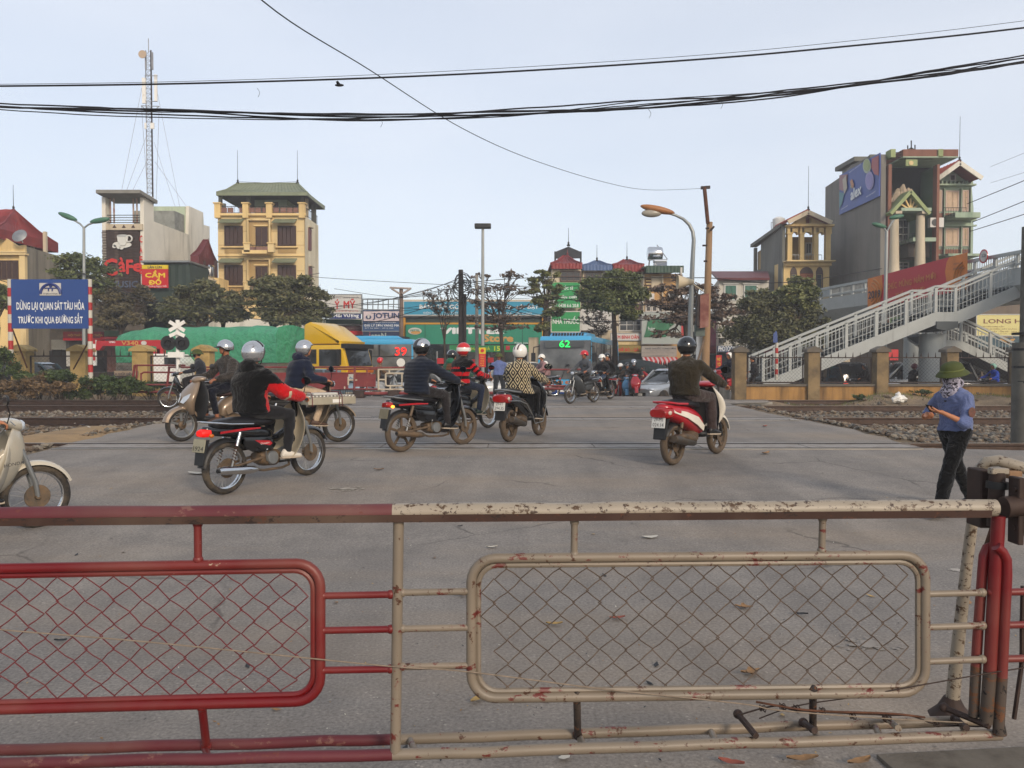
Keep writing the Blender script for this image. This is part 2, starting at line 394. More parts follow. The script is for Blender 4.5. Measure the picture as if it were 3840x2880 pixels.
# ------------------------------------------------------------------ litter
LEAFB=mat('dry brown leaf','#8a6a48',.8,.35,20);LEAFY=mat('yellowed leaf','#a08450',.8,.3,20);PAPER=mat('crumpled paper','#b9b4a8',.8,.15,10);LEAFR=mat('reddish scrap','#8a4a3c',.8,.3,20)
def leaf(at,L,m,label,name='fallen_leaf',cat='leaf',ang=None,flat=False):
    g=G(*at);a=rnd.uniform(0,6.3) if ang is None else ang;mb=MB();N=6;vs=[]
    for i in range(N+1):
        t=i/N;w_=.5*L*(.42 if not flat else.62)*math.sin(math.pi*min(.97,t*.94+.03))**.7;z=.012+.3*L*(t-.5)**2
        for s_ in(-1,0,1):vs.append((L*(t-.5),s_*w_*rnd.uniform(.75,1.1),z+(.004+.05*L*(.4+.6*rnd.random()) if s_ else 0)*(1 if not flat else.2)))
    fs=[]
    for i in range(N):
        for j in range(2):k=i*3+j;fs.append((k,k+1,k+4,k+3))
    mb.add(vs,fs);o=mb.build(name,m,smooth=80);o.location=g;o.rotation_euler=(0,0,a);return tag(o,label,cat)
leaf(('GR',435,1632),.13,LEAFB,'large curled brown leaf lying at the foot of the white barrier panel',ang=.1)
leaf(('GR',735,1645),.12,LEAFB,'second curled brown leaf at the picture bottom, beside the larger one',ang=.4)
leaf(('GR',125,822),.11,LEAFB,'long tan leaf on the asphalt seen through the middle of the white mesh',ang=2.8)
leaf(('GR',160,1168),.11,LEAFB,'broad tan leaf on the asphalt seen low through the white mesh',ang=.3)
leaf(('GM',1000,808),.1,LEAFY,'yellow leaf on the asphalt seen through the left half of the white mesh',ang=0)
leaf(('GM',575,1228),.1,LEAFY,'torn pale leaf under the lower left corner of the white mesh panel',ang=1)
leaf(('GM',1530,322),.15,PAPER,'flat pale paper scrap just behind the white top rail','paper_scrap','litter',.2,True)
leaf(('GM',1058,1548),.06,PAPER,'small pale scrap below the bottom pipe of the white section','paper_scrap','litter',.7,True)
leaf(('LB',1250,968),.28,PAPER,'flattened grey carton scrap behind the rear wheel of the red-tailed motorbike','paper_scrap','litter',0,True)
leaf(('LB',602,683),.3,WHITE,'white plastic bag lying at the edge of the sand by the left rails','plastic_bag','litter',.3)
leaf(('GL',335,900),.07,BLACKP,'small dark scrap on asphalt behind the red mesh','scrap','litter',.1)
leaf(('GM',480,262),.05,BLACKP,'tiny dark scrap on the asphalt just under the white top rail','scrap','litter',.4)
leaf(('GM',655,380),.1,PAPER,'thin twisted wrapper above the top left corner of the white mesh','wrapper','litter',.3)
leaf(('CB',195,1560),.13,LEAFB,'lone brown leaf in the middle of the road near the near rail',ang=.1)
leaf(('GR',425,858),.09,BLACKP,'black twig seen through the right half of the white mesh','twig','litter',-.3)
r_=random.Random(11);mb=MB()
for k in range(900):
    y=2.6+9*r_.random()**1.3;x=r_.uniform(-.7,.7)*y*1.0;z=zg(y)+.005;s=r_.uniform(.004,.012)+(.02 if r_.random()<.04 else 0);a=r_.uniform(0,6.3)
    c,q=math.cos(a)*s,math.sin(a)*s;mb.cur=r_.choice((0,1,1,2,3,3))
    mb.add([(x-c,y-q,z),(x+q*.5,y-c*.5,z+.003),(x+c,y+q,z+s*.4),(x-q*.5,y+c*.5,z+.002)],[(0,1,2,3)])
mb.build('road_grit',[PAPER,LEAFB,LEAFY,BLACKP],label='grit and leaf crumbs scattered over the asphalt',cat='grit',kind='stuff')
def spill(at,R,nm,lab,n=80,col='#b5b0a6',st=2.0):
    g=G(*at);r2=random.Random(hash(nm)%99+3);mb=MB()
    for k in range(n):
        a=r2.uniform(0,6.3);d=R*abs(r2.gauss(0,.42));s=r2.uniform(.01,.05)*max(.3,1-d/R);x,y=g.x+math.cos(a)*d*st,g.y+math.sin(a)*d;z=zg(y)+.003+.00012*k;N=7
        mb.add([(x+math.cos(6.283*i/N)*s*r2.uniform(.6,1.5),y+math.sin(6.283*i/N)*s*r2.uniform(.5,1.3),z) for i in range(N)],[tuple(range(N))])
    mb.build('paint_spatter',mat('spatter '+col,col,.9,.15),label=lab,cat='stain',kind='stuff')
spill(('D',745,1057),.22,'a','white splash stain on the road right of the red-tailed motorbike',60,'#a39c90')
spill(('GR',790,1010),.22,'b','faint pale spatter on the asphalt seen through the right of the white mesh',55,'#827c75',1.3)
spill(('GR',1250,617),.08,'c','small pale spatter on the road by the leaning white post',12,'#a09a92')
MB().obox(G('GR',1420,1640)+Vector((.1,-.15,.008)),(1,.1,0),(-.1,1,0),(0,0,1),1.0,.5,.02).build('ground_slab',mat('grimy concrete slab','#665f55',.9,.3,4,bump=.4,dirt='#463f36',damt=.45,dscale=4),label='pale concrete slab on the ground under the gate post',cat='slab',bevel=.005)
# ------------------------------------------------------------------ camera-side barrier gate
def peel(name,base,chips,under,amt=.35,sc=9,rough=.45):
    t=NT(name).set(rough,0,.4)
    n0=t.noise(3,4);c=t.ramp(n0,0,[(.3,tuple(q*.8 for q in C3(base)[:3])),(.7,tuple(q*1.1 for q in C3(base)[:3]))])
    g=t.noise(1.4,4,.6);gm=t.ramp(g,0,[(.45,(.0,.0,.0)),(.75,(.38,.38,.38))]);c=t.mix((gm,0),(c,0),C3('#7d6d5c'))
    n1=t.noise(sc,7,.72,t.map((1,1,1.8)));k=t.ramp(n1,0,[(1-amt,G0),(1-amt+.03,W1)]);m=t.mix((k,0),(c,2),C3(chips))
    n2=t.noise(sc*1.8,6,.7);k2=t.ramp(n2,0,[(1.02-amt,G0),(1.05-amt,W1)]);m2=t.mix((k2,0),(m,2),C3(under));t.base(m2,2)
    t.bump(n1,0,.25,.004);return t.m
GRED=peel('peeling red gate paint','#66090e','#a08c76','#4a2018',.34);GWHT=peel('peeling cream gate paint','#766b5d','#5c241e','#452a1a',.42,14)
GWHT2=peel('blistered white paint','#8e8475','#46321f','#3a2a20',.44,24);GDUST=peel('dusty faded red paint','#561f26','#6a463e','#5c2b24',.4,6,.6)
BURN=peel('scorched paint','#2a2220','#5c3a22','#120e0c',.45,14,.8);RUST=mat('rusty iron','#5a3826',.8,.4,20,.2,dirt='#2c1d16',damt=.4,dscale=8)
SOIL=mat('grimy rusted steel','#3a2c26',.7,.4,14,.3,dirt='#6b4a34',damt=.3)
gate=thing('barrier_gate','foreground rolling barrier with red left panel and cream right panel of wire mesh','barrier',(0,2.6,0))
GP0=Vector((0,2.59,0));GN=Vector((-.057,1,0)).normalized()
def gp(v,x,y,dy=0):
    d=ray(v,x,y);o=Vector((0,0,HCAM));t=(GP0+GN*dy-o).dot(GN)/d.dot(GN);return o+d*t
def gbar(name,v,x0,y0,x1,y1,r,m,dy=0,dy1=None,n=12,seg=1):
    a,b=gp(v,x0,y0,dy),gp(v,x1,y1,dy if dy1 is None else dy1)
    if(a-b).length>.9:seg=14
    pts=[a+(b-a)*i/seg+(Vector((0,rnd.gauss(0,.001),rnd.gauss(0,.0011))) if 0<i<seg else Vector()) for i in range(seg+1)]
    if name in('stub','link_bar'):
        wq=MB()
        for e_ in(a,b):wq.ball(e_+(b-a).normalized()*(.004 if e_ is a else-.004),(r*1.35,r*1.2,r*1.35),2)
        wq.cur=0;wl=wq
    o_=MB().tube(pts,r,n)
    if name in('stub','link_bar'):o_.add(wl.v,wl.f)
    return o_.build(name,m,gate,smooth=True)
    return MB().tube(pts,r,n).build(name,m,gate,smooth=True)
gbar('top_rail','D',-260,1117,848,1107,.029,GDUST,n=16)
gbar('top_rail','D',848,1107,2150,1097,.029,GWHT2,n=16)
DKI=peel('dark rusted underside','#38241c','#241814','#4a2c1e',.42,16,.85)
for(x0,y0,x1,y1,m) in((-260,1128,848,1118,DKI),(848,1118,2130,1108,DKI)):
    a,b=gp('D',x0,y0),gp('D',x1,y1);a.z+=.002;b.z+=.002;MB().beam(a,b,.062,.024).build('rail_angle_iron',m,gate)
gbar('lower_front_pipe','D',-260,1656,848,1630,.0185,GDUST);gbar('lower_front_pipe','D',848,1630,2160,1587,.0185,GWHT)
gbar('lower_rear_pipe','D',-260,1628,856,1597,.0185,GDUST,.15);gbar('lower_rear_pipe','D',856,1597,2120,1556,.0185,GWHT,.15)
gbar('middle_post','D',861,1118,854,1628,.0175,GWHT,n=14)
def rrect(v,x0,y0,x1,y1,r,yb0=None,dy=0,skew=0):
    """rounded rectangle path in the gate plane; y at left and right edges differ by skew"""
    pts=[]
    for cx,cy,a0 in((x1-r,y0+r,-90),(x1-r,y1-r,0),(x0+r,y1-r,90),(x0+r,y0+r,180)):
        for k in range(7):
            a=math.radians(a0+15*k);X=cx+r*math.cos(a);Yy=cy+r*math.sin(a);t=(X-x0)/(x1-x0)
            pts.append(gp(v,X,Yy-skew*t*(1 if cy<(y0+y1)/2 else 1.5),dy))
    return pts
def panel(x0,y0,x1,y1,skew,m,mesh_m,seed):
    MB().tube(rrect('D',x0,y0,x1,y1,52,skew=skew),.0165,12,True).build('panel_frame',m,gate,smooth=True)
    MB().tube(rrect('D',x0+15,y0+15,x1-15,y1-15,42,skew=skew,dy=.006),.010,8,True).build('inner_frame',m,gate,smooth=True)
    r=random.Random(seed);A=gp('D',x0+20,y0+20);B=gp('D',x1-20,y0+20-skew);C=gp('D',x0+20,y1-22);Dn=gp('D',x1-20,y1-22-skew*1.5)
    Wd=(B-A).length;pitch=.0435;n=int(Wd/pitch*1.0)+1;Hh=(A-C).length;rows=int(Hh/.0365);bow=.002
    rad=42/2212*1024*2.6/800
    for i in range(-1,n+1):
        run=[];runs=[]
        for j in range(rows+2):
            u=(i+(1.04 if(j+i)%2 else-.04))*pitch/Wd;t=j/rows
            u2=u+r.uniform(-.003,.003);t2=t+r.uniform(-.006,.006)
            if 0<=j<=rows and-0.001<u2<1.001:
                uu,tt=min(max(u2,0),1),min(max(t2,0),1)
                ex,ey=min(uu,1-uu)*Wd,min(tt,1-tt)*Hh
                if ex<rad and ey<rad and math.hypot(rad-ex,rad-ey)>rad*1.0:inside=False
                else:inside=True
            else:inside=False
            if inside:
                p=A.lerp(B,uu).lerp(C.lerp(Dn,uu),tt)+Vector((0,(.005 if j%2 else-.005),r.uniform(-bow,bow)))
                run.append(p)
            else:
                if len(run)>1:runs.append(run)
                run=[]
        if len(run)>1:runs.append(run)
        for rn in runs:
            pts=[rn[0]]
            for a,b in zip(rn,rn[1:]):
                m_=(a+b)/2+Vector((r.uniform(-1,1),0,r.uniform(-1,1)))*bow;e=(b-a)*.1
                pts+=[a+e+Vector((0,0,0)),m_,b-e,b]
            MB().tube(pts,.0021,5).build('mesh_wire',mesh_m,gate,smooth=True)
panel(-330,1234,692,1541,18,GRED,mat('red painted wire','#5f2628',.6,.3,30),1)
panel(1018,1206,1998,1508,8,GWHT,mat('dull galvanised wire','#594b40',.6,.35,30,.3),2)
gbar('stub','D',427,1128,428,1212,.0125,GRED);gbar('stub','D',436,1524,446,1612,.0135,GRED,0,.12)
gbar('stub','D',1241,1125,1240,1200,.0115,GWHT);gbar('stub','D',1777,1118,1775,1192,.0115,GWHT)
gbar('stub','D',1246,1500,1248,1590,.0125,BURN,0,.13);gbar('stub','D',1756,1488,1756,1575,.0125,BURN,0,.13)
for y in(1286,1361,1447):gbar('link_bar','D',694,y+1,846,y-2,.0115,GRED)
for y in(1280,1358,1440):gbar('link_bar','D',866,y,1018,y-3,.0115,GWHT)
for y,y2 in((1283,1280),(1355,1351),(1429,1424)):
    gbar('link_bar','D',1996,y,2124,y2,.0115,GWHT);gbar('link_bar','D',2140,y2,2290,y2-4,.0125,GRED)
for x,y in((440,1612),(885,1596),(1250,1590),(1535,1578),(1756,1572),(1890,1568),(2075,1560)):
    a=gp('D',x,y,.15);b=gp('D',x+14,y+26-(x/2212)*4,0);b=gp('D',x+14,1630+(x-848)*(1587-1630)/1312,0);MB().tube([a,b],.0115,10).build('cross_piece',GRED if x<800 else GWHT,gate,smooth=True)
gbar('end_post','GR',1468,330,1425,1150,.0215,GRED,n=14);gbar('end_post','GR',1425,1150,1405,1420,.0218,BURN,n=14)
for pts,nm in(([(1440,490),(1408,500),(1392,540),(1385,620),(1360,950),(1350,1120)],'l'),([(1455,490),(1490,520),(1510,560),(1512,640),(1495,1000),(1487,1180)],'r')):
    MB().tube([gp('GR',*p,.03 if nm=='l' else-.02) for p in pts],.0165,12).build('bent_side_tube',GRED,gate,smooth=True)
MB().tube([gp('GR',1350,1120,.03),gp('GR',1338,1385,.03)],.0168,12).build('bent_side_tube',BURN,gate,smooth=True)
MB().tube([gp('GR',1487,1180,-.02),gp('GR',1470,1420,-.02),gp('GR',1475,1480,-.02)],[.0168,.0175,.022],12).build('bent_side_tube',BURN,gate,smooth=True)
gbar('top_rail','GR',1495,285,1580,278,.036,SOIL,n=14)
for a,b in(((95,1375),(190,1490)),((440,1420),(500,1462)),((880,1395),(940,1450)),((1240,1400),(1300,1448)),((1180,1340),(1420,1440))):
    MB().tube([gp('GR',*a,.12),gp('GR',*b,-.02)],.011,8).build('lever',SOIL if a[0]!=880 else GWHT,gate,smooth=True)
    MB().ball(gp('GR',*a,.12),.017,2).build('lever_cap',SOIL,gate,smooth=True)
wp=thing('leaning_post','blistered white pipe post bent over at the top, behind the gate end','post',gp('GR',1225,1370,.35))
MB().tube([gp('GR',*p,q) for p,q in(((1222,1350),.35),((1250,1050),.33),((1300,600),.3),((1335,320),.26),((1348,180),.22),((1362,95),.2),((1405,45),.18),((1470,38),.16),((1550,62),.14),((1640,90),.12))],
    [.025,.023,.02,.019,.019,.021,.021,.021,.021,.021],14).build('pipe',GWHT2,wp,smooth=True)
MB().lathe([(.085,0),(.05,.035),(.028,.075)],gp('GR',1222,1385,.35),10).build('foot_plate',SOIL,wp,smooth=True)
bx=thing('latch_housing','grimy dark steel latch box and cylinder hanging from the bent white pipe','latch',gp('GR',1440,400,.1))
a=gp('GR',1372,395,.12);b=gp('GR',1430,88,.12);MB().box(a.x,a.y,a.z,b.x+.005,a.y+.09,b.z).build('casing',SOIL,bx,bevel=.004)
MB().tube([gp('GR',1462,100,.08),gp('GR',1450,385,.08)],.026,14).build('barrel',SOIL,bx,smooth=True)
MB().tube([gp('GR',1464,148,.08),gp('GR',1462,185,.08)],.036,14).build('collar',BLACKP,bx,smooth=True)
MB().tube([gp('GR',1445,385,.08),gp('GR',1410,490,.1)],.012,8).build('rod',RUST,bx,smooth=True)
a=gp('GR',1525,135,.1);b=gp('GR',1595,95,.1);MB().box(a.x,a.y,a.z,b.x,a.y+.05,b.z).build('bracket',mat('ochre chipped steel','#7d6045',.7,.3,12),bx,bevel=.003)
a=gp('GR',1435,112,.06);b=gp('GR',1525,80,.06);MB().box(a.x,a.y,a.z,b.x,a.y+.03,b.z).build('cover_plate',GWHT2,bx,bevel=.003)
hp=thing('hinge_plate','dark hinge plate with bolts at the right picture edge','hinge',gp('GR',1590,480))
a=gp('GR',1572,485,-.02);b=gp('GR',1640,130,-.02);MB().box(a.x,a.y,a.z,a.x+.02,a.y+.06,b.z).build('plate',SOIL,hp,bevel=.003);MB().box(a.x+.021,a.y-.008,a.z+.03,b.x,a.y+.05,b.z-.002).build('plate',GWHT2,hp,bevel=.003)
for y in(190,390):MB().tube([gp('GR',1548,y,.0),gp('GR',1574,y,.0)],.009,8).build('bolt',SOIL,hp,smooth=True)
def rope(name,pts,r,m,lab,cat,sub=6,tw=0):
    q=[Vector(p) for p in pts];out=[]
    for i in range(len(q)-1):
        p0=q[max(0,i-1)];p1=q[i];p2=q[i+1];p3=q[min(len(q)-1,i+2)]
        for k in range(sub):
            t=k/sub;out.append(.5*((2*p1)+(p2-p0)*t+(2*p0-5*p1+4*p2-p3)*t*t+(3*p1-p0-3*p2+p3)*t**3))
    out.append(q[-1])
    return MB().tube(out,r,6).build(name,m,smooth=True,label=lab,cat=cat)
ROPE=mat('dusty cord','#7d6f60',.9,.3,40)
rope('cord',[gp('D',-120,1345,-.03),gp('D',0,1360,-.03),gp('D',300,1385,-.03),gp('D',600,1415,-.03),gp('D',850,1440,-.03),gp('D',1010,1451,-.03),gp('D',1300,1488,-.03),gp('D',1600,1520,-.03),gp('D',1680,1534,-.02),gp('D',1880,1550,0),gp('D',2100,1562,.02)],.0022,ROPE,'thin dusty cord slung across the whole front of the barrier','cord')
rope('wire',[gp('D',1640,1552,.1),gp('D',1720,1525,.05),gp('D',1850,1505,0),gp('D',2000,1478,-.02),gp('D',2150,1452,-.03),gp('D',2300,1430,-.03)],.0022,SOIL,'dark steel wire rising from the levers past the red end post','wire')
rope('wire',[gp('GR',*p,q) for p,q in(((100,1380),.1),((220,1345),.08),((320,1330),.05),((380,1352),.03),((520,1362),.02),((700,1372),.03),((880,1380),.05),((1010,1385),.06),((1130,1425),.05),((1290,1438),.05),((1430,1440),.03))],.0028,SOIL,'twisted rusty wire lying along the lower pipes at the right','wire')
rope('wire',[gp('GR',*p,q) for p,q in(((190,1310),.02),((300,1330),.0),((440,1352),.0),((600,1362),.02),((900,1372),.02),((1080,1392),.04))],.0035,RUST,'second rusty wire lashed under the lower right of the mesh panel','wire')
tg=MB();r3=random.Random(5)
for cx,cy in((225,1345),(330,1335),(405,1345),(540,1358),(700,1385),(885,1395),(1140,1425),(1290,1435)):
    c=gp('GR',cx,cy,.02);pts=[]
    for k in range(28):a=k*.9;pts.append(c+Vector((.006*math.cos(a)+(k-14)*.0006,.008*math.sin(a*1.3),.009*math.sin(a)+r3.uniform(-.002,.002))))
    tg.tube(pts,.0016,5)
tg.build('wire_knots',SOIL,smooth=True,label='knots of binding wire tied round the lower pipes',cat='wire',kind='stuff')
rope('hose',[gp('GR',*p,.02) for p in((1597,700),(1592,900),(1590,1100),(1575,1220),(1550,1400))],.008,SOIL,'dark rubber hose hanging at the right picture edge','hose')
# ------------------------------------------------------------------ people
def oloft(mb,rings,n=18,pw=2.3):
    vs=[]
    for(c,f,s_,hf,hs) in rings:
        c,f,s_=Vector(c),Vector(f).normalized(),Vector(s_).normalized()
        for k in range(n):
            a=2*math.pi*k/n;ca,sa=math.cos(a),math.sin(a)
            vs.append(c+f*hf*math.copysign(abs(ca)**(2/pw),ca)+s_*hs*math.copysign(abs(sa)**(2/pw),sa))
    fs=[]
    for i in range(len(rings)-1):
        for k in range(n):fs.append((i*n+k,i*n+(k+1)%n,(i+1)*n+(k+1)%n,(i+1)*n+k))
    fs.append(tuple(range(n-1,-1,-1)));fs.append(tuple((len(rings)-1)*n+k for k in range(n)));mb.add(vs,fs)
def cap(mb,a,b,r0,r1,n=12):
    a,b=Vector(a),Vector(b);mb.tube([a,b],[r0,r1],n);mb.ball(a,r0,2);mb.ball(b,r1,2)
def ik(a,b,l1,l2,hint):
    a,b=Vector(a),Vector(b);d=b-a;D=min(d.length,l1+l2-.004);d.normalize();b2=a+d*D
    x=(l1*l1-l2*l2+D*D)/(2*D);h=math.sqrt(max(0,l1*l1-x*x));hn=Vector(hint);hn=hn-d*hn.dot(d);hn.normalize()
    return a+d*x+hn*h,b2
def hand(mb,wr,f,n,side,curl=.9,spread=.0,s=1.0):
    """palm and five fingers: wr wrist, f finger direction, n back-of-hand normal, side +1 left hand"""
    f=Vector(f).normalized();n=Vector(n);n=(n-f*n.dot(f)).normalized();t=n.cross(f)*side
    t=-t
    b=len(mb.v);M=Matrix((f,t,n)).transposed()
    mb.ball(Vector(wr)+f*.045*s,(.05*s,.038*s,.017*s),2,M);cap(mb,wr,Vector(wr)+f*.02*s,.023*s,.022*s,8)
    for i,L in enumerate((.070,.078,.072,.056)):
        off=(.027-.018*i)*s;p=Vector(wr)+f*.082*s+t*off;d=(f+t*spread*(1.5-i)*.2).normalized();pts=[p-f*.02*s];ang=0
        for k,q in enumerate((.45,.32,.23)):
            pts.append(p.copy());ang+=curl*(.55,.75,.5)[k];p=p+(d*math.cos(ang)-n*math.sin(ang))*L*q*s
        pts.append(p);mb.tube(pts,[.0095*s,.009*s,.0085*s,.008*s,.0055*s],7)
    p=Vector(wr)+f*.025*s+t*.03*s;pts=[p-t*.012*s];d=(f*.7+t*.7-n*.25).normalized()
    for L in(.036,.03,.024):pts.append(p.copy());p=p+d*L*s;d=(d+f*.25-t*.25*curl-n*.25*curl).normalized()
    pts.append(p);mb.tube(pts,[.012*s,.0115*s,.0105*s,.0095*s,.0065*s],7)
def cloth(name,col,pat=None,col2=None,rough=.85,sc=1.):
    if name in MC:return MC[name]
    t=NT(name).set(rough,0,.08);t.b.inputs['Sheen Weight'].default_value=.15
    n=t.noise(7,4,.6);a=C3(col);base=t.ramp(n,0,[(.3,tuple(q*.78 for q in a[:3])),(.7,tuple(min(1,q*1.12) for q in a[:3]))]);out=(base,0)
    fine=t.noise(60,3,.6)
    if pat in('stripe','quilt'):
        w_=t.n('TexWave',wave_type='BANDS',bands_direction='Z');w_.inputs['Scale'].default_value=sc;w_.inputs['Distortion'].default_value=.3 if pat=='stripe' else.8;w_.inputs['Detail'].default_value=1;t.l(t.tc,3,w_,0)
        if pat=='stripe':
            r=t.ramp(w_,0,[(.49,G0),(.53,W1)]);m=t.mix((r,0),out,C3(col2));out=(m,2)
            sp=t.n('SeparateXYZ');t.l(t.tc,3,sp,0);rr=t.ramp(sp,2,[(.0,W1),(1,W1)])
        else:t.bump(w_,0,.6,.012)
    if pat=='diamond':
        mp=t.map((1,1,.62),(math.radians(0),0,0));sp=t.n('SeparateXYZ');t.l(t.tc,3,sp,0)
        def mth(op,a,b=None):
            q=t.n('Math',operation=op)
            for i,v in enumerate((a,b)):
                if v is None:continue
                if isinstance(v,tuple):t.l(v[0],v[1],q,i)
                else:q.inputs[i].default_value=v
            return(q,0)
        u=mth('MULTIPLY',mth('SUBTRACT',(sp,1),mth('MULTIPLY',(sp,0),.8)),6.2);v=mth('MULTIPLY',(sp,2),4.4)
        uf=mth('ABSOLUTE',mth('SUBTRACT',mth('FRACT',u),.5));vf=mth('ABSOLUTE',mth('SUBTRACT',mth('FRACT',v),.5))
        d=mth('ADD',uf,vf)
        e=mth('ABSOLUTE',mth('SUBTRACT',d,.5));ring=mth('LESS_THAN',e,.10)
        e1=mth('ABSOLUTE',mth('SUBTRACT',mth('ABSOLUTE',mth('SUBTRACT',d,.5)),.30));ring2=mth('LESS_THAN',e1,.08)
        k=mth('MAXIMUM',ring,ring2);m=t.mix(k,out,C3(col2));out=(m,2)
    if pat=='plaid':
        outs=[]
        for dr,s2 in(('Z',9),('Y',9),('X',9)):
            w_=t.n('TexWave',wave_type='BANDS',bands_direction=dr);w_.inputs['Scale'].default_value=s2*sc;w_.inputs['Distortion'].default_value=.4;t.l(t.tc,3,w_,0)
            r=t.ramp(w_,0,[(.3,(.75,.75,.75)),(.75,(1.35,1.3,1.25))]);m=t.mix(.8,out,(r,0),'MULTIPLY');out=(m,2)
    if pat=='leopard':
        vo=t.n('TexVoronoi',feature='DISTANCE_TO_EDGE');vo.inputs['Scale'].default_value=26;mp=t.noise(14,3,.6);mx=t.mix(.12,(t.tc,3),(mp,1));t.l(mx,2,vo,0)
        r=t.ramp(vo,0,[(.10,W1),(.17,G0)]);n3=t.ramp(t.noise(24,2),0,[(.44,G0),(.5,W1)]);k=t.mix(1.,(r,0),(n3,0),'MULTIPLY');m=t.mix((k,2),out,C3(col2));out=(m,2)
    t.l(out[0],out[1],t.b,'Base Color')
    if pat!='quilt':t.bump(t.noise(8,4,.6,None,1.2),0,.8,.05)
    MC[name]=t.m;return t.m
SKIN=mat('skin','#a8704f',.55,.12,12);SKIN2=mat('tanned skin','#8f5c42',.55,.12,12)
HAIR=mat('black hair','#0c0a09',.5,.3,30,bump=.4,bscale=120);EYE=mat('dark eye','#0c0a0a',.2);LIP=mat('lips','#8c4a40',.5)
BLACKC=cloth('black cloth','#070708');NAVYC=cloth('navy cloth','#1b2030');DARKC=cloth('dark trousers','#232021');MASKC=cloth('pale face mask','#b9bcc0')
SHOEB=mat('black shoe','#121112',.4,.2,9);SHOEW=mat('white shoe','#c9c2b6',.6,.1,9);SOLE=mat('shoe sole','#a89a88',.8)
HSIL=mat('silver helmet shell','#b4b6ba',.16,.05,3,.75);HBLK=mat('black helmet shell','#101113',.15,.1,3,coat=.7);HWHT=mat('white helmet shell','#d6d3cc',.2,.05,3,coat=.5);HRED=mat('red helmet shell','#b3121c',.22,.08,3,coat=.6)
VIS=mat('smoked visor','#3a3c40',.08,.1,3,spec=.8);GREENH=mat('olive green felt','#3c431c',.85,.15,8,bump=.2,bscale=90)
def wrinkle(vs,fs,amp,seed,mask=None):
    me=bpy.data.meshes.new('t');me.from_pydata([tuple(q) for q in vs],[],fs);n=len(vs);nr=np.empty(n*3);me.vertices.foreach_get('normal',nr);nr=nr.reshape(-1,3);bpy.data.meshes.remove(me)
    out=vs.copy()
    for i in range(n):
        p=Vector(vs[i]);q=Vector((p.x*7+seed,p.y*7,p.z*13));k=noise.noise(q)*1.0+.55*(1-2*abs(noise.noise(q*2.3)))-.25
        out[i]=vs[i]+nr[i]*amp*k
    return out
def mk(name,vs,fs,m,parent,paint=None,label=None):
    me=bpy.data.meshes.new(name);me.from_pydata([tuple(q) for q in vs],[],fs)
    for q in(m if isinstance(m,(list,tuple)) else[m]):me.materials.append(q)
    me.polygons.foreach_set('use_smooth',[True]*len(me.polygons))
    if paint:
        for p in me.polygons:p.material_index=paint(p.center)
    o=bpy.data.objects.new(name,me);COL.objects.link(o);o.parent=parent
    if label:o['label']=label
    return o
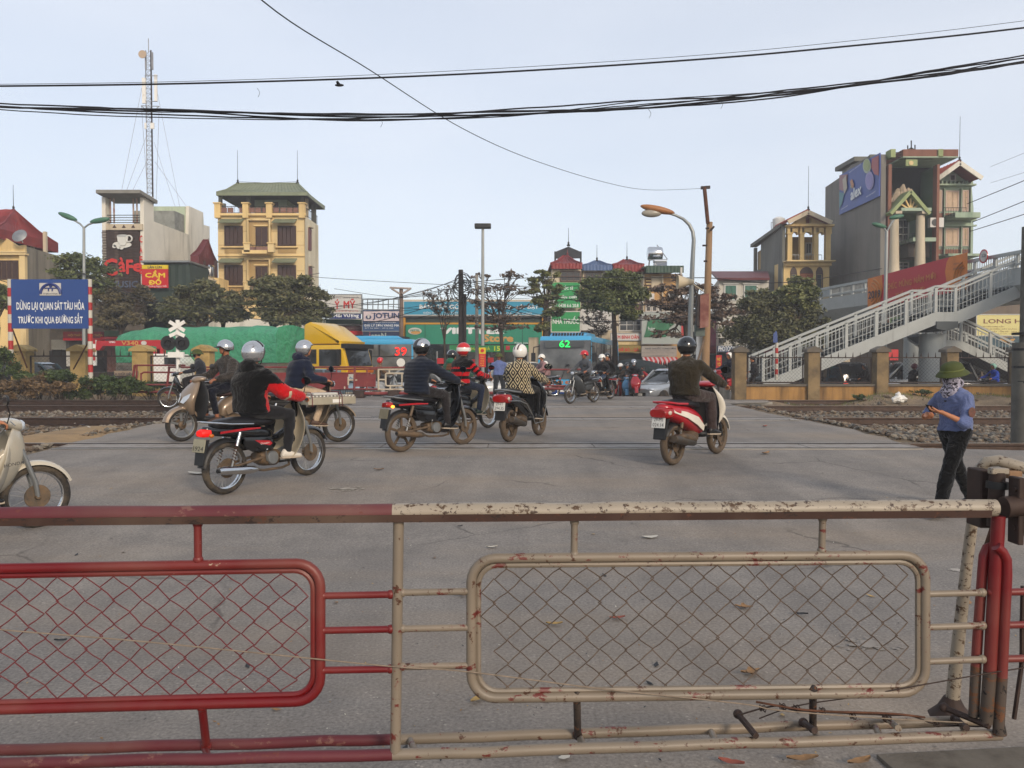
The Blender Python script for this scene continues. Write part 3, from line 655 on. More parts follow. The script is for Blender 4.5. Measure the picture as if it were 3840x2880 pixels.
def helmet(root,MH,style='open',m=None,ring=None,stripe=None,stripe_m=None,visor=None,r=(.138,.122,.132),peak=None,strap=True):
    nu,nv=30,9;H=MB();vi=[];vo=[]
    def el(phi):
        c=math.cos(phi)
        if style=='open':return.045 if c>.62 else(-.10 if c<.2 else.045-.145*(.62-c)/.42)
        return.012 if c>.5 else(-.045 if c<-.2 else.012-.057*(.5-c)/.7)
    for sgn,sc_ in((0,1.),(1,.9)):
        for j in range(nv+1):
            for k in range(nu):
                ph=2*math.pi*k/nu;e=max(-.98,min(.9,el(ph)/r[2]));th0=math.acos(e);th=th0*j/nv
                H.v.append(tuple(MH@Vector((r[0]*sc_*math.sin(th)*math.cos(ph)-.012,r[1]*sc_*math.sin(th)*math.sin(ph),r[2]*sc_*math.cos(th)+.012))))
    for q in(0,1):
        b=q*(nv+1)*nu
        for j in range(nv):
            for k in range(nu):H.f.append((b+j*nu+k,b+j*nu+(k+1)%nu,b+(j+1)*nu+(k+1)%nu,b+(j+1)*nu+k))
    for k in range(nu):a=nv*nu+k;b=nv*nu+(k+1)%nu;d=(nv+1)*nu;H.f.append((a,b,b+d,a+d))
    H.m=[0]*len(H.f);hm=H.build('helmet',m,root,local=True,smooth=50)
    rim=MB();rim.tube([H.v[nv*nu+k] for k in range(nu)],.006,6,True);rim.build('rim_trim',BLACKP,hm,local=True,smooth=True)
    def band(w0,w1,off=1.012):
        B=MB();N=16
        for i in range(N+1):
            t=-1.25+2.6*i/N
            for y in np.linspace(w0,w1,7):
                k=math.sqrt(max(0,1-(y/r[1])**2));B.v.append(tuple(MH@Vector((-r[0]*off*k*math.sin(t)-.012,y*off,r[2]*off*k*math.cos(t)+.012))))
        W_=7;B.f=[(W_*i+j,W_*i+j+1,W_*i+W_+j+1,W_*i+W_+j) for i in range(N) for j in range(W_-1)];B.m=[0]*len(B.f);return B
    for(w0,w1) in(stripe or[]):band(w0,w1).build('stripe',stripe_m,hm,local=True,smooth=True)
    if ring:
        B=MB();B.lathe([(r[1]*1.03*math.sqrt(1-(z/r[2])**2),z) for z in np.linspace(*ring,5)],(0,0,0),30,cap=False).xf(MH@Matrix.Translation((-.012,0,.012))@Matrix.Diagonal((r[0]/r[1],1,1,1)));B.build('stripe',stripe_m,hm,local=True,smooth=True)
    if peak:
        B=MB();N=12
        for i in range(N+1):
            a=-1.0+2.0*i/N
            for rr_,z in((.99,.018),(1.42,.0)):B.v.append(tuple(MH@Vector((r[0]*rr_*math.cos(a)*(1 if rr_<1.1 else.98)-.012,r[1]*.99*math.sin(a),z+.012+(0 if rr_<1.1 else-.01)))))
        B.f=[(2*i,2*i+1,2*i+3,2*i+2) for i in range(N)];B.m=[0]*N;B.build('peak',peak,hm,local=True,smooth=True)
    if visor:
        B=MB();N=14
        for j in range(5):
            for i in range(N+1):
                a=-1.25+2.5*i/N;th=.35+.75*j/4 if visor=='up' else 1.15+.75*j/4
                B.v.append(tuple(MH@Vector((r[0]*1.07*math.sin(th)*math.cos(a)-.006,r[1]*1.05*math.sin(th)*math.sin(a),r[2]*1.06*math.cos(th)+.014))))
        for j in range(4):
            for i in range(N):k=j*(N+1)+i;B.f.append((k,k+1,k+N+2,k+N+1));B.m.append(0)
        B.build('visor',VIS,hm,local=True,smooth=True)
    for s_ in(-1,1):
        if strap:MB().tube([MH@Vector(q) for q in((-.01,s_*.105,-.02),(.02,s_*.085,-.09),(.045,s_*.03,-.135),(.045,0,-.14))],.006,5).build('strap',BLACKP,hm,local=True,smooth=True)
    return hm
def person(label,loc,rz,hip=(-.2,0,.87),lean=6,hands=((.3,.33,.985),(.3,-.33,.985)),feet=((.14,.17,.38),(.14,-.17,.38)),foot_dir=None,yaw=0,pitch=0,top=None,bottom=None,shoe=None,
           bulk=.012,s=1.,lod=1,skin=None,helm=None,hat=None,hair=True,face=False,mask=None,hood=None,sleeve='long',hem=-.12,tilt=0,twist=0,knee=(1,.0,.6),elbow=((-.3,.6,-.7),(-.3,-.6,-.7)),hcurl=1.0,
           hand_n=((0,.2,1),(0,-.2,1)),hand_f=None,paint=None,flare=.0,wr=.008,pr=0.,group=None,pants_r=.0,gap=False,female=False,collar=True,long_hair=False,wide=1.,cuffz=None,ankle_skin=False):
    skin=skin or SKIN;root=thing('person',label,'person',loc,rz,group);root.rotation_euler=(0,pr,rz);s*=1.05 if feet[0][2]>.2 else 1;root.scale=(s,s,s)
    ln=math.radians(lean);up=Vector((math.sin(ln),math.sin(math.radians(tilt)),math.cos(ln))).normalized();fw=Vector((math.cos(ln),0,-math.sin(ln)))
    sd=Vector((-math.sin(math.radians(twist)),math.cos(math.radians(twist)),0));hipv=Vector(hip);SP=.47 if not female else.44
    pt=lambda t:hipv+Vector((0,0,1))*SP*t*.0+up*SP*t+fw*(-.035*math.sin(math.pi*t))+fw*.02*t*t
    N_=pt(1);shw=(.185 if not female else.165)*wide;shl=[N_-up*.085+sd*shw*.93*k for k in(1,-1)]
    vox={1:.017,2:.026,0:.013}[lod]
    MH=Matrix.Translation(N_+up*.09+Vector((0,0,.075))+fw*.02)@Matrix.Rotation(math.radians(yaw),4,'Z')@Matrix.Rotation(math.radians(pitch),4,'Y')
    arms=[]
    for i in(0,1):
        h=Vector(hands[i]);f0=(h-shl[i]).normalized();hf=Vector(hand_f[i]).normalized() if hand_f else Vector((.8,0,-.15)).normalized()
        wrist=h-hf*.075;e,w2=ik(shl[i],wrist,.275,.25,elbow[i]);arms.append((shl[i],e,w2,hf))
    legs=[]
    for i in(0,1):
        hp=hipv+Vector((0,(.085,-.085)[i],-.0));k,a2=ik(hp,feet[i],.43,.42,Vector(knee)+Vector((0,(.12,-.12)[i] if not gap else(.5,-.5)[i],0)));legs.append((hp,k,a2))
    b=MB();MR=MH.to_3x3().to_4x4()
    hd=lambda x,y,z:MH@Vector((x,y,z))
    b.ball(hd(-.01,0,.015),(.092,.072,.098),3,MR);b.ball(hd(.022,0,-.045),(.062,.056,.068),2,MR);b.ball(hd(.052,0,-.085),(.026,.028,.022),2,MR)
    b.ball(hd(.088,0,-.022),(.018,.012,.02),1,MR);b.ball(hd(.078,0,.0),(.014,.01,.025),1,MR)
    b.ball(hd(.073,0,-.056),(.016,.024,.012),1,MR);b.ball(hd(.07,0,.022),(.018,.05,.012),2,MR)
    for k in(-1,1):b.ball(hd(-.008,k*.072,-.012),(.018,.012,.03),1,MR)
    cap(b,N_-up*.05,MH@Vector((-.02,0,-.06)),.054,.05)
    oloft(b,[(pt(t),fw,sd,hf*.9,hs*.9*wide) for t,hf,hs in((-.12,.09,.13),(0,.115,.155),(.4,.095,.135),(.75,.11,.16),(.93,.08,.14),(1.0,.05,.06))])
    for(a,e,w2,hf) in arms:cap(b,a,e,.05,.036);cap(b,e,w2,.037,.024)
    for(h,k,a2) in legs:cap(b,h,k,.08,.052);cap(b,k,a2,.052,.035)
    for i,(h,k,a2) in enumerate(legs):b.ball(a2+Vector((.05,0,-.05)),(.09,.035,.025),1)
    vs,fs=clay(b,vox,4,.5);q=MB();q.add(vs,fs);n0=len(fs)
    for i,(a,e,w2,hf) in enumerate(arms):hand(q,w2,hf,hand_n[i],(1,-1)[i],hcurl if not isinstance(hcurl,(tuple,list)) else hcurl[i])
    mk('body',np.array(q.v),q.f,skin,root)
    t_=MB();oloft(t_,[(pt(t),fw,sd,hf,hs) for t,hf,hs in((-.16,.08,.12),(-.02,.125,.168),(.14,.115,.155),(.2,.105,.145))])
    for(h,k,a2) in legs:
        end=a2 if cuffz is None else k.lerp(a2,cuffz)
        cap(t_,h,k,.098+pants_r*.3,.066+pants_r*.6);cap(t_,k,k.lerp(end,.35),.066+pants_r*.6,.063+pants_r);t_.tube([k.lerp(end,.3),end+(end-k).normalized()*.02],[.062+pants_r,.048+pants_r*1.2],12)
    vs,fs=clay(t_,vox*1.1,3,.5);vs=wrinkle(np.array(vs),fs,wr,rnd.uniform(0,50));mk('trousers',vs,fs,bottom or DARKC,root)
    j=MB();B_=bulk
    R_=[(hem,.128+B_+flare,.170+B_+flare),(0,.124+B_+flare*.5,.165+B_+flare*.4),(.3,.108+B_,.150+B_),(.6,.118+B_,.168+B_*1.2),(.82,.112+B_,.180+B_),(.93,.088+B_*.8,.160+B_*.5),(1.0,.07+B_*.6,.105+B_*.4),(1.05,.06+B_*.4,.068+B_*.4)]
    oloft(j,[(pt(t),fw,sd,hf,hs*wide) for t,hf,hs in R_])
    if collar:j.tube([pt(.98),pt(1.1)+fw*.01],[.070,.062],14)
    for i,(a,e,w2,hf) in enumerate(arms):
        cap(j,a,e,.056+B_*.8,.048+B_*.8)
        if sleeve=='long':cap(j,e,w2-(w2-e)*.04,.050+B_*.8,.036+B_*.6)
        elif sleeve=='rolled':cap(j,e,e.lerp(w2,.15),.050+B_*.8,.05+B_*.8)
        else:pass
    vs,fs=clay(j,vox*1.1,4,.5);vs=wrinkle(np.array(vs),fs,wr*1.1,rnd.uniform(0,50))
    info=dict(arms=arms,legs=legs,pt=pt,fw=fw,sd=sd)
    mk('top',vs,fs,top or BLACKC,root,(lambda c:paint(c,info)) if paint else None)
    if hood is not None:
        hb=MB();hb.ball(N_-fw*.085+up*.01,(.075,.125,.085),3);hb.ball(N_-fw*.06+up*.06,(.06,.10,.05),2)
        for k in(-1,1):hb.ball(N_+fw*.02+sd*.09*k+up*.0,(.07,.045,.05),2)
        vs,fs=clay(hb,vox,3);vs=wrinkle(np.array(vs),fs,.012,3);mk('hood',vs,fs,hood,root)
    for i,(h,k,a2) in enumerate(legs):
        fd=Vector(foot_dir[i] if foot_dir else(1,(.12,-.12)[i],-.08)).normalized();sh=MB()
        sh.loft([(-.075,0,-.045,.026,.03),(-.05,0,-.03,.036,.05),(.0,0,-.035,.038,.048),(.07,0,-.05,.044,.035),(.13,0,-.058,.044,.028),(.175,0,-.062,.032,.022),(.19,0,-.064,.015,.014)],14)
        so_=MB();so_.loft([(-.085,0,-.082,.03,.01),(-.02,0,-.082,.036,.012),(.08,0,-.082,.046,.012),(.15,0,-.08,.044,.012),(.195,0,-.075,.02,.01)],14,2.6)
        yd=Vector((0,0,1)).cross(fd).normalized();zd_=fd.cross(yd);M=Matrix.Translation(a2)@Matrix((fd,yd,zd_)).transposed().to_4x4()
        o=sh.xf(M).build('shoe',shoe or SHOEB,root,local=True,smooth=60);so_.xf(M).build('sole',SOLE if shoe is not SHOEB else SHOEB,o,local=True,smooth=60)
    if face:
        for k in(-1,1):
            MB().ball(hd(.077,k*.03,.002),(.009,.0135,.0055),1,MR).build('eye',EYE,root,local=True,smooth=True)
            MB().ball(hd(.083,k*.03,.022),(.006,.018,.0035),1,MR).build('eyebrow',HAIR,root,local=True,smooth=True)
        if not mask:MB().ball(hd(.0865,0,-.058),(.006,.02,.005),1,MR).build('mouth',LIP,root,local=True,smooth=True)
    if mask:
        m_=MB();m_.ball(hd(.052,0,-.052),(.052,.062,.052),3,MR);m_.build('face_mask',mask,root,local=True,smooth=True)
        for k in(-1,1):MB().tube([hd(.05,k*.058,-.035),hd(-.01,k*.078,-.01)],.002,4).build('mask_loop',mask,root,local=True)
    if hair:
        hb=MB();hb.ball(hd(-.022,0,.022),(.095,.079,.1),3,MR)
        if long_hair:cap(hb,hd(-.07,0,-.03),hd(-.10,0,-.22),.045,.02)
        hb.build('hair',HAIR,root,local=True,smooth=True)
    if helm:helmet(root,MH,**helm)
    if hat=='pith':
        h_=MB();prof=[(.160,-.035),(.150,-.015),(.118,.012),(.112,.03),(.106,.055),(.09,.08),(.06,.098),(.03,.106),(.008,.108)]
        h_.lathe(prof,(0,0,0),28);h_.xf(MH@Matrix.Translation((-.01,0,.025))@Matrix.Diagonal((1.12,.98,1,1)));hh=h_.build('hat',GREENH,root,local=True,smooth=60)
        q=MB();q.lathe([(.116,.012),(.119,.016),(.116,.026),(.110,.028)],(0,0,0),28,cap=False).xf(MH@Matrix.Translation((-.01,0,.025))@Matrix.Diagonal((1.12,.98,1,1)));q.build('hat_band',mat('hat band','#5a6130',.8),hh,local=True,smooth=60)
    if hat=='cap':
        h_=MB();h_.ball(hd(-.01,0,.045),(.105,.09,.075),3,MR);hh=h_.build('cap',cloth('grey cap','#4a4c50'),root,local=True,smooth=True)
        MB().ball(hd(.105,0,.035),(.06,.06,.008),2,MR).build('peak',cloth('grey cap','#4a4c50'),hh,local=True,smooth=True)
    return root,MH,info
# ------------------------------------------------------------------ motorbikes (local frame: x forward, y left, z up, origin on the ground below the middle)
def wheel(root,ax,R,tr=.036,spoke=True,rimm=None,tyre=None,hubm=None,fat=1.):
    c=Vector((ax,0,R));hub=MB()
    hub.lathe([(.02,-.075),(.03,-.05),(.062,-.04),(.066,0),(.062,.04),(.03,.05),(.02,.075)],c,16,'y');hub.lathe([(.105,-.052),(.108,-.044)] if spoke else[(.09,-.05),(.092,-.046)],c,20,'y')
    h=hub.build('wheel_hub',hubm or MUDDY,root,local=True,smooth=40)
    n=40;tb=MB();vs=[];prof=[(R-.062,-tr*.72),(R-.05,-tr*.95),(R-.028,-tr),(R-.01,-tr*.72),(R,-tr*.25),(R,tr*.25),(R-.01,tr*.72),(R-.028,tr),(R-.05,tr*.95),(R-.062,tr*.72)]
    tb.lathe(prof,c,n,'y',cap=False);tb.build('tyre',tyre or RUBBER,h,local=True,smooth=60)
    rr=R-.062;q=MB();q.lathe([(rr+.004,-tr*.74),(rr-.01,-tr*.66),(rr-.014,-tr*.3),(rr-.016,0),(rr-.014,tr*.3),(rr-.01,tr*.66),(rr+.004,tr*.74)],c,n,'y',cap=False);q.build('rim',rimm or CHROME,h,local=True,smooth=40)
    if spoke:
        q=MB()
        for k in range(36):
            a=2*math.pi*k/36;b=a+(.5 if k%2 else-.5)*.55;sd=1 if(k//2)%2 else-1
            q.tube([c+Vector((.06*math.cos(b),sd*.035,.06*math.sin(b))),c+Vector(((rr-.012)*math.cos(a),0,(rr-.012)*math.sin(a)))],.0017,3)
        q.build('spokes',STEEL,h,local=True,kind='stuff')
    else:
        for k in range(5):
            a=2*math.pi*k/5+.3;q=MB();d=Vector((math.cos(a),0,math.sin(a)));q.obox(c+d*(rr*.5+.01),d,(0,1,0),d.cross(Vector((0,1,0))),rr-.01,.028,.035)
            q.build('wheel_spoke',rimm or MUDDY,h,local=True,bevel=.004)
    return h
def arc_fender(root,name,ax,R,a0,a1,wd,m,extra=.03,n=16,droop=.03):
    q=MB();pr=[(-1,-droop),(-.8,-.006),(0,.008),(.8,-.006),(1,-droop)]
    for i in range(n+1):
        a=math.radians(a0+(a1-a0)*i/n)
        for t,dz in pr:rr=R+extra+dz;q.v.append((ax+rr*math.cos(a),t*wd,R+rr*math.sin(a)))
    for i in range(n):
        for j in range(4):k=i*5+j;q.f.append((k,k+1,k+6,k+5));q.m.append(0)
    return solid(q,.004).build(name,m,root,local=True,smooth=50)
def solid(q,th):
    vs,fs=evalmods(q.v,q.f,[('SOLIDIFY',dict(thickness=th,offset=0))]);r=MB();r.add(vs,fs);return r
def shield(root,name,rows,m,th=.012,curve=1.6):
    """rows: (z, x centre, half width, sweep back at edge)"""
    q=MB();N=12
    for(z,x,hw,sw) in rows:
        for i in range(N+1):s_=-1+2*i/N;q.v.append((x-sw*abs(s_)**curve,s_*hw,z))
    for j in range(len(rows)-1):
        for i in range(N):k=j*(N+1)+i;q.f.append((k,k+1,k+N+2,k+N+1));q.m.append(0)
    vs,fs=evalmods(q.v,q.f,[('SOLIDIFY',dict(thickness=th,offset=0)),('SUBSURF',dict(levels=1))]);r=MB();r.add(vs,fs);return r.build(name,m,root,local=True,smooth=50)
def sloft(root,name,rings,m,n=16,ax='x',pw=2.4,**k):
    q=MB();q.loft(rings,n,pw,ax);vs,fs=evalmods(q.v,q.f,[('SUBSURF',dict(levels=1))]);r=MB();r.add(vs,fs);return r.build(name,m,root,local=True,smooth=60,**k)
def tube_part(root,name,pts,r,m,n=8,closed=False):return MB().tube(pts,r,n,closed).build(name,m,root,local=True,smooth=True)
def shock(root,a,b,m=None,r=.02):
    a,b=Vector(a),Vector(b);o=tube_part(root,'shock_absorber',[a,a.lerp(b,.5)],r*.6,STEEL);pts=[];d=(b-a).normalized();u=d.cross(Vector((0,1,0))).normalized();w_=Vector((0,1,0))
    for k in range(60):t=k/59;pts.append(a.lerp(b,.12+.75*t)+(u*math.cos(k*.95)+w_*math.sin(k*.95))*r)
    tube_part(o,'spring',pts,.0045,m or RUST,5);tube_part(o,'cover',[a.lerp(b,.6),b],r*1.15,m or CHROME,10)
def mirrors(root,x=.36,z=1.0,y=.2,m=None):
    for s_ in(-1,1):
        st=tube_part(root,'mirror',[(x,s_*y,z-.04),(x+.02,s_*(y+.03),z+.06),(x-.02,s_*(y+.10),z+.15)],.005,BLACKP,6)
        q=MB();q.lathe([(.012,.02),(.05,.012),(.058,0),(.055,-.006)],(0,0,0),16,'x');q.xf(Matrix.Translation((x-.03,s_*(y+.12),z+.18))@Matrix.Diagonal((1,1.35,.85,1)));g=q.build('mirror_shell',BLACKP,st,local=True,smooth=50)
        q=MB();q.lathe([(.052,-.0075),(.052,-.0078)],(0,0,0),16,'x');q.xf(Matrix.Translation((x-.03,s_*(y+.12),z+.18))@Matrix.Diagonal((1,1.35,.85,1)));q.build('mirror_glass',mat('mirror glass','#c4ccd4',.04,.02,1,1.),st,local=True)
def plate(root,txt,c,rx,m=None,tm=None,w_=.19,h_=.14):
    """rear plate, facing backwards, tilted by rx"""
    M=Matrix.Translation(c)@Matrix.Rotation(rx,4,'Y');q=MB();q.box(-.004,-w_/2,-h_/2,.004,w_/2,h_/2);q.xf(M)
    p=q.build('number_plate',m or mat('number plate','#c9c9c4',.45,.05,3,dirt='#8c8474',damt=.3),root,local=True,bevel=.002)
    r3=M.to_3x3();tm=tm or mat('plate black','#17171a',.6)
    for i,s_ in enumerate(txt):
        if not s_:continue
        wd=w_*.82 if i else w_*.66;org=M@Vector((-.0045,wd/2,.012 if i==0 else-h_/2+.016));text(s_,org,r3@Vector((0,-1,0)),r3@Vector((0,0,1)),wd,h_*.34,tm,p,bold=.01,ext=.0015,local=True,nrm=r3@Vector((-1,0,0)))
def underbone(label,loc,rz,pr=0,body=None,shield_m=None,tail=None,stripe=None,lamp_on=False,txt=None,plate_m=None,seat=None,spoke=True,fender=None,group=None,basket=False,s=1.,dirty=False,exhaust=None,face_light=False,emblem=None,ind=False,rack=None,sidewall=None,cowl=None):
    root=thing('motorbike',label,'motorbike',loc,rz,group);root.rotation_euler=(0,pr,rz);s*=1.05;root.scale=(s,s,s)
    body=body or BLACKG;shield_m=shield_m or body;R=.285;ty=DIRTBROWN if dirty else RUBBER;eng=MUDDY
    wheel(root,-.60,R,.04,spoke,MUDDY if dirty else CHROME,ty);wheel(root,.62,R,.034,spoke,MUDDY if dirty else CHROME,ty)
    arc_fender(root,'rear_fender',-.60,R,40,172,.06,BLACKP);arc_fender(root,'front_fender',.62,R,22,148,.058,fender or body)
    for s_ in(-1,1):
        tube_part(root,'fork_leg',[(.62,s_*.06,R),(.60,s_*.07,.42),(.50,s_*.07,.72)],[.02,.022,.02],STEEL)
        tube_part(root,'swing_arm',[(-.62,s_*.085,R),(-.12,s_*.085,.34)],.017,eng)
        shock(root,(-.60,s_*.115,R+.02),(-.47,s_*.115,.66),MUDDY if dirty else None)
        tube_part(root,'foot_peg',[(.10,s_*.06,.25),(.12,s_*.24,.28)],.013,BLACKP)
        tube_part(root,'grip',[(.34,s_*.20,.975),(.29,s_*.36,.96)],.017,BLACKP)
        tube_part(root,'brake_lever',[(.39,s_*.20,.98),(.39,s_*.33,.955)],.005,STEEL,5)
    tube_part(root,'handlebar',[(.34,.21,.975),(.38,.1,.96),(.40,0,.955),(.38,-.1,.96),(.34,-.21,.975)],.014,STEEL)
    e=MB();e.loft([(-.17,0,.33,.09,.06),(-.1,0,.32,.11,.09),(.05,0,.31,.12,.095),(.12,0,.32,.08,.07)],14,3);eo=e.build('engine',eng,root,local=True,smooth=40)
    q=MB()
    for k in range(7):q.lathe([(.052,0),(.054,.006)],(.12+k*.018,0,.33+.004*k),12,'x')
    q.lathe([(.04,0),(.045,.15),(.02,.17)],(.11,0,.33),12,'x');q.build('cylinder_fins',STEEL,eo,local=True,smooth=40)
    q=MB();q.lathe([(.07,-.13),(.078,-.12),(.078,-.10)],(-.03,0,.32),16,'y');q.build('engine_cover',STEEL,eo,local=True,smooth=40)
    tube_part(root,'kick_lever',[(-.12,-.12,.30),(-.16,-.16,.42),(-.18,-.2,.44)],.008,STEEL,6)
    ex=tube_part(root,'exhaust_pipe',[(.27,-.03,.30),(.24,-.08,.20),(.10,-.11,.185),(-.18,-.125,.20),(-.30,-.135,.23)],.015,eng)
    q=MB();q.tube([(-.27,-.14,.225),(-.33,-.14,.235),(-.42,-.145,.245),(-.74,-.15,.285),(-.80,-.15,.29)],[.018,.038,.045,.045,.036],14);q.build('muffler',exhaust or(CHROME if not dirty else MUDDY),ex,local=True,smooth=50)
    q=MB();q.tube([(-.80,-.15,.29),(-.815,-.15,.292)],[.022,.022],10);q.build('muffler_tip',BLACKP,ex,local=True,smooth=50)
    sloft(root,'seat',[(-.76,0,.765,.05,.03),(-.70,0,.765,.1,.055),(-.45,0,.765,.13,.065),(-.2,0,.745,.13,.06),(-.02,0,.735,.11,.055),(.1,0,.72,.06,.04)],seat or mat('black vinyl seat','#17161a',.45,.2,6,bump=.15,bscale=120,dirt='#4a443c',damt=.25))
    tc=sloft(root,'tail_cowl',[(-.86,0,.735,.035,.025),(-.80,0,.71,.075,.055),(-.60,0,.675,.10,.055),(-.30,0,.645,.115,.07),(-.05,0,.60,.105,.08),(.06,0,.57,.07,.06)],tail or body)
    for s_ in(-1,1):
        pts=[(-.72,s_*.107,.695),(-.4,s_*.121,.70),(-.2,s_*.126,.685),(-.2,s_*.127,.672),(-.45,s_*.118,.675),(-.72,s_*.102,.672)]
        q=MB();q.v=[(p[0],p[1]+s_*.004,p[2]) for p in pts];q.f=[(0,1,4,5),(1,2,3,4)];q.m=[0,0];solid(q,.006).build('side_stripe',stripe or body,tc,local=True)
        poly=[(-.42,.60),(-.05,.56),(.03,.47),(-.02,.41),(-.3,.42),(-.40,.48)]
        q=MB();q.prism(poly,s_*.085,s_*.118);so_=q.build('side_cover',sidewall or body,root,local=True,bevel=.012,smooth=50)
        if emblem:
            q=MB();q.prism([(-.28,.55),(-.07,.52),(-.03,.485),(-.07,.465),(-.2,.50)],s_*.119,s_*.122);q.build('emblem_patch',emblem,so_,local=True)
            if s_<0:text('Dream',(-.2,s_*.1225,.49),(1,0,0),(0,0,1),.12,.022,WHITE,so_,local=True,ext=.0015,nrm=(0,-1,0))
    tube_part(root,'frame_tube',[(.40,0,.70),(.28,0,.58),(.12,0,.52),(-.1,0,.55)],[.045,.05,.05,.05],body,12)
    tube_part(root,'steering_head',[(.50,0,.70),(.42,0,.90)],.035,body,12)
    sh=shield(root,'leg_shield',[(.90,.46,.07,.03),(.84,.465,.15,.08),(.76,.465,.23,.11),(.66,.455,.28,.13),(.55,.425,.295,.14),(.45,.385,.285,.14),(.36,.33,.265,.13),(.30,.26,.22,.10),(.265,.20,.16,.06)],shield_m)
    if cowl:shield(root,'front_cowl',[(.93,.48,.09,.05),(.82,.53,.20,.17),(.68,.55,.25,.24),(.54,.50,.26,.27),(.42,.42,.22,.24),(.34,.33,.15,.16)],cowl,.02)
    sloft(root,'handlebar_cover',[(.28,0,.955,.06,.02),(.34,0,.965,.17,.035),(.42,0,.955,.15,.055),(.49,0,.935,.09,.055),(.53,0,.925,.06,.045)],body)
    q=MB();q.ball((.515,0,.93),(.035,.07,.05),2);q.build('headlight',mat('headlight glass','#b9c0c8',.08,.05,2,.3),root,local=True,smooth=True)
    q=MB();q.ball((.31,0,.995),(.05,.09,.015),2);q.build('instrument_panel',BLACKP,root,local=True,smooth=True)
    tl=MB();tl.loft([(-.90,0,.69,.05,.03),(-.87,0,.69,.065,.042),(-.80,0,.69,.07,.045)],14,3);tl.build('tail_lamp',emit('lit red tail lamp','#d01008',.7) if lamp_on else mat('red lens','#8c1212',.15,.1,4,coat=.5),root,local=True,smooth=40)
    for s_ in(-1,1):
        q=MB();q.ball((-.83,s_*.105,.665),(.03,.025,.022),2);q.build('indicator',emit('lit amber lamp','#ff9a30',3) if(ind and s_<0) else mat('amber lens','#b0601c',.2),root,local=True,smooth=True)
    tube_part(root,'grab_rail',[(-.30,.135,.735),(-.6,.145,.765),(-.82,.12,.80),(-.87,0,.81),(-.82,-.12,.80),(-.6,-.145,.765),(-.30,-.135,.735)],.010,STEEL if dirty else CHROME)
    plate(root,txt or('',''),(-.91,0,.565),math.radians(14),plate_m)
    q=MB();q.prism([(-.86,.62),(-.905,.50),(-.93,.36),(-.92,.36),(-.87,.5),(-.83,.62)],-.07,.07);q.build('mudguard_flap',BLACKP,root,local=True)
    mirrors(root,.36,.99)
    if basket:
        bk=MB()
        for z,hx,hy in((.60,.09,.12),(.68,.10,.135),(.76,.11,.15),(.83,.12,.16)):bk.tube([(.70+hx*a_,hy*b_,z) for a_,b_ in((1,1),(1,-1),(-1,-1),(-1,1))],.004,5,True)
        for a_ in np.linspace(-1,1,9):bk.tube([(.79,.12*a_,.60),(.82,.16*a_,.83)],.003,4);bk.tube([(.61,.12*a_,.60),(.58,.16*a_,.83)],.003,4)
        for a_ in np.linspace(-1,1,7):
            for s_ in(-1,1):bk.tube([(.70+.09*a_,.12*s_,.60),(.70+.12*a_,.16*s_,.83)],.003,4)
        bk.build('basket',BLACKP,root,local=True)
    if rack:
        q=MB();q.tube([(.02,.06,.80),(.34,.06,.83)],.006,6);q.tube([(.02,-.06,.80),(.34,-.06,.83)],.006,6)
        for x in(.04,.12,.2,.3):q.tube([(x,-.07,.81),(x,.07,.81)],.005,6)
        q.tube([(.3,-.06,.82),(.3,-.06,.60)],.005,6);q.build('mid_rack',STEEL,root,local=True)
    return root
